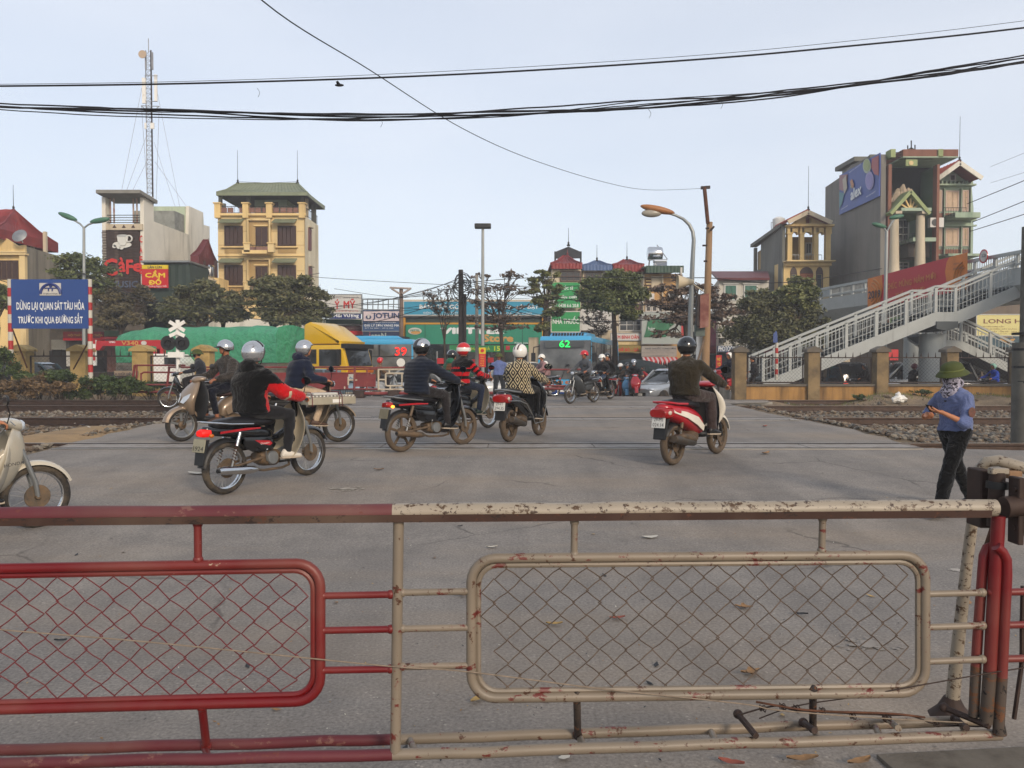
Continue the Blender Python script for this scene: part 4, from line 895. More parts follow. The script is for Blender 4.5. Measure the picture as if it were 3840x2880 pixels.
def scooter(label,loc,rz,pr=0,body=None,side=None,panel=None,lamp=None,txt=None,group=None,s=1.,dirty=False,front=None,rail=None,seatm=None,guard=False,lights=False,plate_m=None,slant=False,apron_w=1.,floor_m=None):
    root=thing('motor_scooter',label,'scooter',loc,rz,group);root.rotation_euler=(0,pr,rz);s*=1.05;root.scale=(s,s,s)
    body=body or BLACKG;side=side or body;front=front or body;R=.265;ty=DIRTBROWN if dirty else RUBBER
    wheel(root,-.58,R,.05,False,MUDDY,ty);wheel(root,.66,R,.045,False,MUDDY if dirty else STEEL,ty)
    arc_fender(root,'front_fender',.66,R,12,150,.07,front,.035,droop=.045);arc_fender(root,'rear_hugger',-.58,R,60,150,.06,BLACKP,.02)
    for s_ in(-1,1):
        tube_part(root,'fork_leg',[(.66,s_*.075,R),(.55,s_*.075,.60)],.02,BLACKP)
        shock(root,(-.60,s_*.11,R+.03),(-.50,s_*.10,.60),MUDDY)
        tube_part(root,'grip',[(.30,s_*.20,1.0),(.25,s_*.35,.99)],.017,BLACKP);tube_part(root,'brake_lever',[(.35,s_*.19,1.0),(.34,s_*.33,.985)],.005,STEEL,5)
    q=MB();q.loft([(-.68,.10,.27,.035,.06),(-.55,.10,.28,.05,.085),(-.3,.10,.28,.05,.08),(-.12,.09,.29,.04,.07)],14,3);q.build('engine_case',MUDDY,root,local=True,smooth=40)
    q=MB();q.loft([(-.40,0,.30,.10,.09),(-.2,0,.33,.12,.10),(-.05,0,.33,.09,.07)],14,3);q.build('engine',MUDDY,root,local=True,smooth=40)
    ex=MB();ex.tube([(-.22,-.12,.27),(-.3,-.14,.28),(-.45,-.15,.31),(-.78,-.16,.37),(-.83,-.16,.375)],[.03,.055,.062,.06,.045],14);eo=ex.build('muffler',mat('scuffed silencer','#4e4a45',.4,.3,8,.6,dirt='#6e5a44',damt=.4),root,local=True,smooth=50)
    q=MB();q.loft([(-.72,-.165,.40,.04,.02),(-.6,-.175,.385,.05,.045),(-.35,-.17,.33,.05,.045),(-.28,-.16,.3,.03,.03)],12);q.build('heat_shield',CHROME if not dirty else MUDDY,eo,local=True,smooth=50)
    rb=sloft(root,'rear_body',[(-.90,0,.765,.06,.05),(-.84,0,.74,.12,.085),(-.68,0,.695,.16,.12),(-.45,0,.64,.17,.145),(-.2,0,.56,.165,.17),(-.02,0,.49,.15,.16),(.06,0,.43,.12,.11)],body)
    sw=MB()
    for s_ in(-1,1):
        q=MB();q.v=[(-.78,s_*.12,.75),(-.5,s_*.165,.69),(-.2,s_*.172,.60),(-.02,s_*.16,.47),(-.06,s_*.165,.40),(-.25,s_*.178,.50),(-.5,s_*.175,.61),(-.78,s_*.135,.70)];q.f=[(0,1,6,7),(1,2,5,6),(2,3,4,5)];q.m=[0]*3
        solid(q,.012).build('side_panel',side,root,local=True,bevel=.003)
    sloft(root,'seat',[(-.80,0,.81,.08,.03),(-.70,0,.815,.125,.045),(-.45,0,.80,.145,.055),(-.2,0,.77,.145,.055),(-.02,0,.74,.11,.045),(.05,0,.72,.06,.025)],seatm or mat('black vinyl seat','#17161a',.45,.2,6,bump=.15,bscale=120,dirt='#4a443c',damt=.25))
    sloft(root,'floorboard',[(-.05,0,.36,.14,.06),(.1,0,.34,.17,.05),(.3,0,.34,.16,.05),(.42,0,.38,.12,.06)],floor_m or BLACKP)
    aw=apron_w
    sh=shield(root,'leg_shield',[(.96,.37,.10,.02),(.90,.385,.16*aw,.06),(.80,.41,.21*aw,.09),(.68,.43,.235*aw,.11),(.56,.44,.23*aw,.11),(.45,.44,.20*aw,.09),(.36,.43,.16*aw,.06)],floor_m or BLACKP)
    sloft(root,'front_apron',[(.40,.50,0,.05,.08*aw),(.50,.55,0,.07,.15*aw),(.62,.58,0,.085,.20*aw),(.74,.545,0,.085,.21*aw),(.85,.48,0,.075,.17*aw),(.93,.42,0,.05,.11*aw),(.97,.39,0,.04,.08*aw)],front,ax='z')
    sloft(root,'handlebar_cover',[(.22,0,.99,.06,.02),(.28,0,1.0,.17,.035),(.37,0,1.0,.14,.055),(.44,0,.985,.08,.045),(.47,0,.975,.05,.03)],body)
    HL=mat('headlight glass','#b9c0c8',.08,.05,2,.3) if not lights else emit('lit headlight','#f4f2ea',1.2)
    if slant:
        for s_ in(-1,1):
            q=MB();q.v=[(.545,s_*.03,.66),(.50,s_*.05,.74),(.44,s_*.17,.80),(.46,s_*.16,.73),(.52,s_*.09,.64)];q.f=[(0,1,2,3,4)];q.m=[0];q.xf(Matrix.Translation((.15,0,-.03)));solid(q,.012).build('headlight',HL,root,local=True)
    else:q=MB();q.ball((.445,0,.985),(.035,.075,.04),2);q.build('headlight',HL,root,local=True,smooth=True)
    q=MB();q.loft([(-.955,0,.70,.11,.05),(-.91,0,.70,.14,.075),(-.80,0,.70,.155,.08)],14,3.2);q.build('tail_lamp',lamp or mat('red lens','#8c1212',.15,.1,4,coat=.5),root,local=True,smooth=40)
    for s_ in(-1,1):q=MB();q.ball((-.88,s_*.135,.705),(.04,.02,.03),2);q.build('indicator',mat('clear lens','#b8a89a',.15,.1,3),root,local=True,smooth=True)
    tube_part(root,'grab_rail',[(-.45,.15,.79),(-.7,.155,.81),(-.86,.11,.835),(-.90,0,.84),(-.86,-.11,.835),(-.7,-.155,.81),(-.45,-.15,.79)],.014,rail or STEEL)
    q=MB();q.prism([(-.84,.66),(-.90,.55),(-.93,.37),(-.90,.36),(-.85,.54),(-.78,.64)],-.085,.085);q.build('mudguard_flap',BLACKP,root,local=True)
    plate(root,txt or('',''),(-.935,0,.585),math.radians(10),plate_m);mirrors(root,.33,1.02)
    if guard:
        for s_ in(-1,1):tube_part(root,'crash_bar',[(-.90,s_*.14,.67),(-.6,s_*.20,.66),(-.35,s_*.21,.60),(-.1,s_*.21,.40),(.0,s_*.21,.26),(.35,s_*.20,.27),(.44,s_*.22,.5),(.42,s_*.24,.75)],.008,STEEL)
    return root
def place2(vr,vf,off=-.60):
    a,b=G(*vr),G(*vf);d=Vector((b.x-a.x,b.y-a.y,0));rz=math.atan2(d.y,d.x);L=d.length;u=d/L;off*=1.05;loc=a-u*off;pr=-math.atan2(b.z-a.z,L)
    loc.z=a.z+(b.z-a.z)*(-off)/L;print('place',vr,round(L,2),'rz',round(math.degrees(rz),1),'Y',round(a.y,2),round(b.y,2));return loc,rz,pr
def place(at,rz,off):
    a=G(*at);rz=math.radians(rz);u=Vector((math.cos(rz),math.sin(rz),0));off*=1.05;loc=a-u*off;zb=zg(loc.y+u.y*.6);za=zg(loc.y-u.y*.6);loc.z=(za+zb)/2;return loc,rz,-math.atan2(zb-za,1.2)
# ------------------------------------------------------------------ near riders
L,rz,pr=place2(('LB',1420,1093),('LB',1925,978))
CREAM=mat('cream plastic','#b9ac92',.4,.1,4,dirt='#8a7a60',damt=.3)
underbone('black motorbike with lit red tail lamp, cream leg shield and chrome muffler',L,rz,pr,shield_m=CREAM,stripe=REDP,lamp_on=True,txt=('','1924'),emblem=REDP,plate_m=mat('dirty plate','#8a8672',.6,.2,4,dirt='#5c563f',damt=.4))
REDC=cloth('red jacket panel','#b01218');CRM=cloth('cream band','#b8aa90')
def pA(c,I):
    for i,(a,e,w_,hf) in enumerate(I['arms']):
        d=(w_-e);t=(c-e).dot(d)/d.length_squared;dist=(c-(e+d*max(0,min(1,t)))).length
        if dist<.085 and t>.05:return 2 if t<.2 else 1
    tt=(c-I['pt'](0)).z/.47
    if abs(c.y)>.10 and c.x>I['pt'](tt).x+.03 and tt<.62:return 1
    return 0
person('rider in black and red hooded jacket with silver visor helmet and ripped dark jeans',L,rz,pr=pr,top=[BLACKC,REDC,CRM],paint=pA,bottom=cloth('faded black jeans','#1d1d20','quilt',sc=.6),shoe=SHOEW,
       bulk=.045,wide=1.08,helm=dict(m=HSIL,visor='up'),hood=BLACKC,lean=3,yaw=10,hip=(-.2,0,.87),s=1.0,wr=.010,hem=-.05)
L,rz,pr=place2(('CB',430,1368),('CB',1085,1290))
underbone('mud covered black motorbike with red side stripe and lit amber indicator',L,rz,pr,stripe=REDP,dirty=True,spoke=False,ind=True,txt=('',''),plate_m=mat('muddy blank plate','#6e6856',.8,.2,6),shield_m=BLACKP,rack=True,cowl=BLACKG)
person('rider in quilted dark navy jacket with black and silver helmet',L,rz,pr=pr,top=cloth('quilted navy','#161c29','quilt',sc=6),bottom=DARKC,bulk=.035,helm=dict(m=HBLK,stripe=[(-.115,-.055),(.07,.1)],stripe_m=HSIL),lean=8,yaw=-8,hip=(-.3,0,.87),hem=-.10,wide=1.08)
L,rz,pr=place2(('RB',620,1503),('RB',935,1421),-.58)
WP=mat('white scooter panel','#c9c2b4',.3,.08,4,coat=.3,dirt='#8a7a66',damt=.3)
scooter('red and white scooter with big red tail lamp and white number plate',L,rz,pr,body=REDP,side=WP,front=WP,rail=REDP,txt=('29-M1','024.14'),dirty=True,apron_w=.9)
person('rider in plain olive brown jacket with glossy black helmet, seen from behind',L,rz,pr=pr,top=cloth('olive jacket','#2c261b'),bottom=cloth('brown trousers','#3a302e'),bulk=.03,helm=dict(m=HBLK,stripe=None),lean=4,yaw=-5,hip=(-.25,0,.89),hem=-.02,wide=1.12,pants_r=.015,feet=((.16,.18,.42),(.16,-.18,.42)))
L,rz,pr=place2(('CB',1545,1262),('CB',1880,1190),-.58)
scooter('black scooter with chrome crash bars and wide red tail lamp',L,rz,pr,txt=('29-V7','294.35'),dirty=True,guard=True,apron_w=.95)
person('rider in cream and black diamond patterned blouse with striped white helmet',L,rz,pr=pr,top=cloth('diamond blouse','#b8a988','diamond','#25211f'),bottom=BLACKC,bulk=.03,flare=.04,hem=-.22,helm=dict(m=HWHT,stripe=[(-.045,-.022),(.022,.045)],stripe_m=mat('helmet stripe','#3a1820',.4),strap=True),female=True,lean=2,yaw=-8,hip=(-.2,0,.88),s=.97,wide=1.12,feet=((.16,.16,.42),(.2,-.16,.42)),skin=SKIN)
L,rz,pr=place(('CB',1330,1118),52,.62)
underbone('cream and dark step-through motorbike with shiny spoked front wheel',L,rz,pr,shield_m=CREAM,txt=('','75'))
def pE(c,I):
    for(a,e,w_,hf) in I['arms']:
        for p,q,n in((a,e,3.0),(e,w_,3.2)):
            d=q-p;t=(c-p).dot(d)/d.length_squared;dist=(c-(p+d*max(0,min(1,t)))).length
            if dist<.075 and 0.12<t<1.02:return int(((t*n)%1)>.5) if p is a else int(((t*n)%1)<.55)
    tt=((c-I['pt'](0)).z+.04)/.47
    return 0 if tt>.74 else(1 if(tt*3.6)%1>.42 else 0)
HRW=mat('helmet red','#b01a1c',.3,.08,3,coat=.4)
person('rider in black and red striped sweater with red and white helmet',L,rz,pr=pr,top=[BLACKC,cloth('red knit','#b0101a')],paint=pE,bottom=cloth('blue jeans','#20283a'),shoe=mat('green trainer','#2c3a30',.6,.4,20),bulk=.02,helm=dict(m=HRW,ring=(-.035,.035),stripe_m=HWHT),lean=6,yaw=-20,hip=(-.18,0,.87),hem=-.08,wide=1.08,wr=.006)
L,rz,pr=place(('CB',828,1003),56,-.60)
underbone('dark motorbike mostly hidden behind the navy rider, ridden by the green jacket',L,rz,pr,txt=('','75'),lamp_on=False)
def pF(c,I):
    tt=(c-I['pt'](0)).z/.47;return 1 if tt>.58 and c.y<.02 else 0
person('person in green puffer jacket with brown shoulder and hood down, dark helmet',L,rz,pr=pr,top=[cloth('green puffer','#1f4a38','quilt',sc=5),cloth('brown puffer','#5c3a24','quilt',sc=5)],paint=pF,hood=cloth('green hood','#256048'),bulk=.04,helm=dict(m=HBLK,stripe=[(-.03,.03)],stripe_m=HSIL),lean=4,yaw=-30,hip=(-.2,0,.86),s=.96)
L,rz,pr=place(('LB',2130,766),40,.62)
underbone('dusty step-through motorbike with front basket and a wrapped load on the rack',L,rz,pr,shield_m=mat('dusty beige plastic','#8c7a62',.6,.15,5),body=mat('dull black plastic','#1f1d1c',.6,.2,5),basket=True,fender=mat('dusty beige plastic','#8c7a62',.6,.15,5),txt=('',''))
person('rider in navy hooded jacket and beige trousers with silver helmet',L,rz,pr=pr,top=cloth('navy jacket','#141a2c','quilt',sc=3),bottom=cloth('beige chinos','#b5a088'),shoe=mat('brown shoe','#4a352a',.6),bulk=.03,helm=dict(m=HSIL),hood=cloth('navy hood','#161c30'),lean=14,yaw=-10,hip=(-.12,0,.87),hem=-.0)
ld=thing('wrapped_load','pallet of cans in clear shrink wrap tied on with dark red cord','load',L,rz)
M=Matrix.Translation((0,0,0));WRAP=mat('shrink wrap over cans','#a8a49c',.25,.15,12,.2,coat=.5);TRAY=mat('grey cardboard tray','#97907f',.6,.15,6)
MB().box(-.12,-.46,.66,.72,-.18,.78).build('tray',TRAY,ld,local=True,bevel=.012)
mb=None
for i in range(13):
    for j in range(4):
        o=MB().lathe([(.026,0),(.03,.006),(.03,.022),(.024,.03)],(-.09+i*.064,-.43+j*.065,.779),8).build('can_top',WRAP,ld,local=True,smooth=40) if mb is None else bpy.data.objects.new('can_top',mb)
        if mb is None:mb=o.data
        else:COL.objects.link(o);o.parent=ld;o.location=(i*.064,j*.065,0)
MB().box(-.02,-.44,.812,.42,-.20,.85).build('top_packet',mat('white packet','#b9b7b2',.5,.1,8),ld,local=True,bevel=.012)
MB().box(.3,-.465,.69,.45,-.461,.745).build('paper_label',WHITE,ld,local=True)
DR=mat('dark red cord','#5c1424',.7)
for x in(-.05,.42,.47):MB().tube([(x,-.47,.63),(x-.005,-.472,.80),(x-.02,-.44,.86),(x-.1,-.22,.87),(x-.1,-.17,.70)],.006,6).build('cord',DR,ld,local=True,smooth=True)
L,rz,pr=place(('LB',1142,763),229,.66)
BEI=mat('champagne scooter plastic','#84725f',.3,.1,4,.25,coat=.4,dirt='#5c4c3c',damt=.25)
scooter('champagne beige scooter with slanted headlights coming towards the barrier',L,rz,pr,body=BEI,side=BEI,front=BEI,slant=True,seatm=mat('brown seat','#3a2420',.5,.2,6),apron_w=1.12)
person('young rider in dark plaid jacket with silver peaked helmet and chin strap, looking left',L,rz,pr=pr,top=cloth('dark plaid','#33302e','plaid',sc=1.2),bottom=cloth('navy trousers','#10121e'),shoe=mat('brown shoe','#4a352a',.6),bulk=.03,helm=dict(m=HSIL,style='half',peak=BLACKP),face=True,lean=4,yaw=-34,lod=0,wide=1.08,skin=SKIN2,hip=(-.18,0,.88),hem=-.03,cuffz=.85)
MB().obox((.30,.2,1.06),(1,0,.4),(0,1,0),(-.4,0,1),.03,.16,.11).build('x',WHITE,None) if False else None
L,rz,pr=place(('LB',232,1303),46,.62)
PW=mat('pearl white plastic','#b5ad9c',.25,.06,4,coat=.5,dirt='#857a66',damt=.25)
o=underbone('pearl white step-through motorbike cut off by the left picture edge',L,rz,pr,body=PW,shield_m=PW,fender=PW,sidewall=PW,txt=('',''),cowl=PW)
text('HONDA',Vector((.31,-.282,.60)),(1,0,.12),(0,0,1),.15,.028,BLACKP,o,local=True,ext=.006,nrm=(0,-1,0))
person('rider of the white motorbike, only a hand and knee inside the left edge',L,rz,pr=pr,top=BLACKC,bottom=BLACKC,bulk=.02,helm=dict(m=HBLK),hip=(-.2,0,.87))
L,rz,pr=place(('C',1512,1456),228,.62)
GREYB=mat('dark silver plastic','#3f4142',.35,.15,5,.3,coat=.3)
underbone('grey motorbike with muddy spoked wheels crossing the rails towards us',L,rz,pr,body=GREYB,shield_m=GREYB,face_light=True)
person('rider in grey sweater and red helmet crossing the rails towards us',L,rz,pr=pr,top=cloth('grey sweater','#4a4d52'),bottom=BLACKC,bulk=.02,helm=dict(m=HRED,style='half',peak=HRED),face=True,yaw=-15,lean=6,skin=SKIN2,lod=2,hip=(-.18,0,.88))
L,rz,pr=place(('C',1700,1425),232,.62)
underbone('dark motorbike with red trim carrying two people just behind the grey one',L,rz,pr,stripe=REDP,spoke=False)
person('masked rider in black jacket and white helmet behind the red helmeted rider',L,rz,pr=pr,top=cloth('black anorak','#16171b'),bottom=cloth('blue denim','#2a3a52'),bulk=.03,helm=dict(m=HWHT,style='half',peak=HWHT),mask=MASKC,face=True,lod=2,lean=4,hip=(-.12,0,.86),s=.95)
person('passenger in black with black helmet sitting behind the masked rider',L,rz,pr=pr,top=BLACKC,bottom=BLACKC,bulk=.03,helm=dict(m=HBLK,style='half'),lod=2,lean=4,hip=(-.48,0,.90),hands=((-.1,.22,.95),(-.1,-.22,.95)),feet=((-.15,.22,.38),(-.1,.35,.12)),s=.95)
# ------------------------------------------------------------------ standing figures
BLUE=cloth('periwinkle shirt','#5c678c');BLUE2=cloth('blue uniform shirt','#4a5590')
L=G('W',455,1492);L=L+Vector((.19,0,0));L.z=zg(L.y)
fx=math.radians(205)
root,MH,I=person('woman in blue shirt, green pith hat and leopard scarf, looking at her phone',L,fx,hip=(0,0,.885),lean=2,hands=((.30,-.02,1.10),(.2,-.16,1.02)),feet=((.36,.10,.09),(-.44,-.10,.09)),
    top=BLUE,bottom=cloth('black slacks','#040405'),shoe=SHOEB,bulk=.012,s=.955,lod=0,hat='pith',sleeve='rolled',female=True,yaw=8,pitch=12,hem=-.0,hcurl=(.75,.9),elbow=((-.2,.5,-1),(-.3,-.8,-.8)),hand_n=((0,.3,-1),(0,-.4,-1)),hand_f=((.5,-.85,.15),(.3,.9,.1)),knee=(1,0,0),pants_r=.012,wide=1.02,collar=True,hair=True)
sc=MB();hd=lambda x,y,z:MH@Vector((x,y,z));MR=MH.to_3x3().to_4x4()
sc.ball(hd(.03,0,-.045),(.082,.085,.075),3,MR);sc.ball(hd(-.015,0,-.11),(.105,.10,.07),3,MR);sc.ball(hd(.07,0,-.17),(.06,.10,.07),3,MR);sc.ball(hd(.085,-.02,-.24),(.04,.05,.07),2,MR)
vs,fs=clay(sc,.012,4);vs=wrinkle(np.array(vs),fs,.014,9);mk('scarf',vs,fs,cloth('leopard print scarf','#a39fae','leopard','#24222a'),root)
MB().ball(hd(.03,0,.022),(.082,.08,.014),2,MR).build('glasses_and_hood_edge',cloth('pale hood','#9aa0b4'),root,local=True,smooth=True)
q=MB();M=Matrix.Translation(I['arms'][0][2]+Vector((.03,-.11,.035)))@Matrix.Rotation(math.radians(-35),4,'Y')@Matrix.Rotation(math.radians(12),4,'Z');q.box(-.07,-.035,-.004,.07,.035,.004);q.xf(M)
o=q.build('phone',mat('black phone','#0b0b0d',.15),None,bevel=.003,smooth=True);o.location=root.location;o.rotation_euler=root.rotation_euler;o.scale=root.scale;tag(o,'black phone held in the hand of the woman in the green pith hat','phone')
a_,e_,w_,_=I['arms'][0]
q=MB();q.lathe([(.052,0),(.054,.004),(.040,.006),(.0,.006)],(0,0,0),20,'y');c_=(I['arms'][0][0]*.45+I['arms'][0][1]*.55)+Vector((0,.058,0));q.xf(Matrix.Translation(c_));q.build('shoulder_patch',mat('round brown patch','#5c4034',.8,.4,40,dirt='#8c2c2c',damt=.35,dscale=60),root,local=True)
L=G('CB',1440,830);L.z=zg(L.y)
person('man in light blue shirt and green pith helmet standing on the road facing us',L,math.radians(-82),hip=(0,0,.84),lean=-2,hands=((.06,.27,.70),(.06,-.27,.70)),feet=((0,.13,.09),(.02,-.14,.09)),hat='pith',hair=True,face=True,lod=1,
    top=cloth('light blue shirt','#5b6894'),bottom=cloth('charcoal slacks','#24262a'),shoe=SHOEB,sleeve='half',skin=SKIN2,hand_f=((.05,0,-1),(.05,0,-1)),hand_n=((0,1,0),(0,-1,0)),hcurl=.5,knee=(1,0,0),pants_r=.02,elbow=((-.6,.5,0),(-.6,-.5,0)),wide=1.12,hem=0,s=1.04,bulk=.015)
# ------------------------------------------------------------------ building helpers
def PX(v,x,y,X):
    d=ray(v,x,y);t=X/d.x;return Vector((X,d.y*t,HCAM+d.z*t))
def PP(v,x,y,A,B):
    A,B=Vector((A[0],A[1])),Vector((B[0],B[1]));n=Vector((-(B-A).y,(B-A).x));d=ray(v,x,y);t=n.dot(A)/(n.x*d.x+n.y*d.y);return Vector((d.x*t,d.y*t,HCAM+d.z*t))
def wallm(n,c,d='#6e665a',a=.38,**k):return mat(n,c,.9,.12,.5,0,.15,25,dirt=d,damt=a,dscale=1.1,streak=True,**k)
YEL=wallm('ochre rendered wall','#ccb585','#8c7448');YEL2=wallm('pale yellow wall','#d2b67e','#9a8560');PALE=wallm('pale side wall','#c9c0a8','#9c9076');GREYW=wallm('bare cement wall','#67675f','#4a4a44',.42)
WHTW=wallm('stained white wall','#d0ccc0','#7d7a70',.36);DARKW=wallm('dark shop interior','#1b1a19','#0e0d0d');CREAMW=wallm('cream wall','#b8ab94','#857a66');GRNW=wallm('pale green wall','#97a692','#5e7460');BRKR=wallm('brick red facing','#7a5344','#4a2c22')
BRN=mat('dark brown shutter','#3a241c',.5,.2,8);GLS=glass('window glass');GRNR=mat('dull green corrugated sheet','#747b64',.6,.2,2,dirt='#8a8a70',damt=.35);REDR=mat('red corrugated sheet','#7a2422',.55,.2,2,dirt='#4a1c1a',damt=.35)
BLUR=mat('blue corrugated sheet','#4a5f84',.55,.2,2,dirt='#3a4658',damt=.35);DGRN=mat('dark green sheet','#2f4638',.55,.2,2,dirt='#22302a',damt=.35);IRON=mat('black iron railing','#1d1c1c',.6,.3,8);SOFF=mat('dark soffit','#34363a',.9,.2,2)
MAROON=mat('maroon sheet','#5c2a2c',.6,.2,2)
def building(name,label,v,x,y,Y,cat='building',group=None):
    p=P(v,x,y,Y);return thing(name,label,cat,(p.x,Y,-.2),0,group)
def foot(root,pts,z0,z1,m,name='wall'):
    q=MB();n=len(pts);q.v=[(p[0],p[1],z0) for p in pts]+[(p[0],p[1],z1) for p in pts];q.f=[tuple(range(n)),tuple(range(2*n-1,n-1,-1))]+[(i,(i+1)%n,(i+1)%n+n,i+n) for i in range(n)];q.m=[0]*len(q.f);return q.build(name,m,root)
def window(root,v,x0,y0,x1,y1,Y,cols=2,rows=1,fm=None,gm=None,fr=.07,dep=.05,leaf=None,proud=0.0):
    a=prect(v,x0,y0,x1,y1,Y);X0,Z0,X1,Z1=a;yy=Y-proud
    q=MB();q.box(X0,yy-dep,Z0,X0+fr,yy+.03,Z1).box(X1-fr,yy-dep,Z0,X1,yy+.03,Z1).box(X0+fr,yy-dep,Z0,X1-fr,yy+.03,Z0+fr).box(X0+fr,yy-dep,Z1-fr,X1-fr,yy+.03,Z1)
    f=q.build('window',fm or BRN,root);w_,h_=(X1-X0-2*fr)/cols,(Z1-Z0-2*fr)/rows
    for i in range(cols):
        for j in range(rows):
            q=MB();ax,az=X0+fr+i*w_,Z0+fr+j*h_
            if leaf:
                q.box(ax+.012,yy-dep+.02,az+.012,ax+w_-.012,yy-.003,az+h_-.012)
                n=2
                for k in range(n):q.box(ax+w_*.2,yy-dep+.005,az+h_*(.1+.45*k),ax+w_*.8,yy-dep+.019,az+h_*(.45+.45*k))
                q.build('shutter',leaf,f)
            else:
                q.box(ax+.02,yy-.012,az+.02,ax+w_-.02,yy-.002,az+h_-.02);q.build('pane',gm or GLS,f)
                b=MB()
                if i:b.box(ax-.02,yy-dep*.9,az,ax+.02,yy,az+h_)
                if j:b.box(ax,yy-dep*.85,az-.02,ax+w_,yy,az+.02)
                if b.v:b.build('glazing_bar',fm or BRN,f)
    return f
def railing(root,A,B,z0,z1,m=None,step=.14,rail=.02,name='railing'):
    A,B=Vector((A[0],A[1],0)),Vector((B[0],B[1],0));n=max(2,int((B-A).length/step));q=MB()
    q.beam((A.x,A.y,z1),(B.x,B.y,z1),rail*2,rail*2);q.beam((A.x,A.y,z0+.05),(B.x,B.y,z0+.05),rail*1.4,rail*1.4)
    for i in range(n+1):p=A.lerp(B,i/n);q.box(p.x-.009,p.y-.009,z0,p.x+.009,p.y+.009,z1)
    return q.build(name,m or IRON,root)
def hiproof(root,x0,x1,y0,y1,z0,h,rx0,rx1,m,ry=None,name='roof',eave=.18,flare=.35):
    """curved hip roof: eave rectangle, ridge from rx0 to rx1"""
    ym=(y0+y1)/2 if ry is None else ry;q=MB();lv=[]
    for t,s_ in((0,0),(.45,flare),(1,1)):
        xa,xb,ya,yb,z=x0+(rx0-x0)*t,x1+(rx1-x1)*t,y0+(ym-y0)*t,y1+(ym-y1)*t,z0+h*(s_ if 0<t<1 else t);lv.append([(xa,ya,z),(xb,ya,z),(xb,yb,z),(xa,yb,z)])
    for L_ in lv:q.v+=L_
    for k in range(2):
        for i in range(4):q.f.append((k*4+i,k*4+(i+1)%4,(k+1)*4+(i+1)%4,(k+1)*4+i));q.m.append(0)
    q.cur=0;r=q.build(name,m,root)
    rb=MB()
    n=int((x1-x0)/.28)
    for i in range(n+1):
        t=i/n;pts=[Vector(L_[0]).lerp(Vector(L_[1]),t)+Vector((0,-.01,.02)) for L_ in lv];rb.tube(pts,.03,4)
    n=int((y1-y0)/.35)
    for s_ in((1,2),(3,0)):
        for i in range(n+1):t=i/n;rb.tube([Vector(L_[s_[0]]).lerp(Vector(L_[s_[1]]),t)+Vector((0,0,.02)) for L_ in lv],.03,4)
    for k in range(4):rb.tube([Vector(L_[k])+Vector((0,0,.03)) for L_ in lv],.06,6)
    rb.tube([lv[2][0],lv[2][1]],.07,6);rb.build('roof_ribs',m,r,kind='stuff')
    if eave:q=MB();q.box(x0-.03,y0-.03,z0-eave,x1+.03,y0+.03,z0+.02).box(x0-.03,y1-.03,z0-eave,x1+.03,y1+.03,z0+.02).box(x0-.03,y0+.031,z0-eave,x0+.03,y1-.031,z0+.02).box(x1-.03,y0+.031,z0-eave,x1+.03,y1-.031,z0+.02);q.build('fascia',m,r);MB().box(x0+.04,y0+.04,z0-.05,x1-.04,y1-.04,z0-.02).build('soffit',SOFF,r)
    return r
def finial(root,p,h,m=None):
    q=MB();q.lathe([(.10,0),(.13,.08),(.05,.16),(.08,.24),(.02,.34),(.012,h)],p,8);return q.build('finial',m or IRON,root,smooth=50)
def corr(root,x0,x1,Y,z0,z1,m,step=.22,name='sheet',dz=0):
    """corrugated vertical sheet"""
    q=MB();n=int((x1-x0)/step)*2
    for i in range(n+1):
        x=x0+(x1-x0)*i/n;y=Y-(.035 if i%2 else 0);q.v+=[(x,y-dz,z0),(x,y,z1)]
    for i in range(n):q.f.append((2*i,2*i+2,2*i+3,2*i+1));q.m.append(0)
    return q.build(name,m,root)
def sign(name,label,v,x0,y0,x1,y1,Y,m,th=.12,edge=None,lines=(),parent=None,cat='sign',em=None):
    a=prect(v,x0,y0,x1,y1,Y);r=thing(name,label,cat,((a[0]+a[2])/2,Y,a[1])) if parent is None else parent
    b=MB().box(a[0],Y,a[1],a[2],Y+th,a[3]).build('board',m,r)
    if edge:
        e=.06;q=MB();q.box(a[0]-e,Y-.02,a[1]-e,a[2]+e,Y+th*.8,a[1]-.001).box(a[0]-e,Y-.02,a[3]+.001,a[2]+e,Y+th*.8,a[3]+e).box(a[0]-e,Y-.02,a[1],a[0]-.001,Y+th*.8,a[3]).box(a[2]+.001,Y-.02,a[1],a[2]+e,Y+th*.8,a[3]);q.build('edge',edge,r)
    for ln in lines:
        s_,lx0,ly0,lx1,ly1,lm=ln[:6];ptext(s_,v,lx0,ly0,lx1,ly1,Y,lm,b,**(ln[6] if len(ln)>6 else{}))
    return r
TW=mat('white lettering','#d0d2d2',.5,.05,2);TR=mat('red lettering','#b01c1c',.5,.08,2);TY=mat('yellow lettering','#d8b92c',.5,.08,2);TD=mat('dark lettering','#1c2236',.5,.1,2);TB=mat('brown lettering','#6b3a26',.5,.1,2);TG=mat('gold lettering','#b88a4a',.5,.1,2)
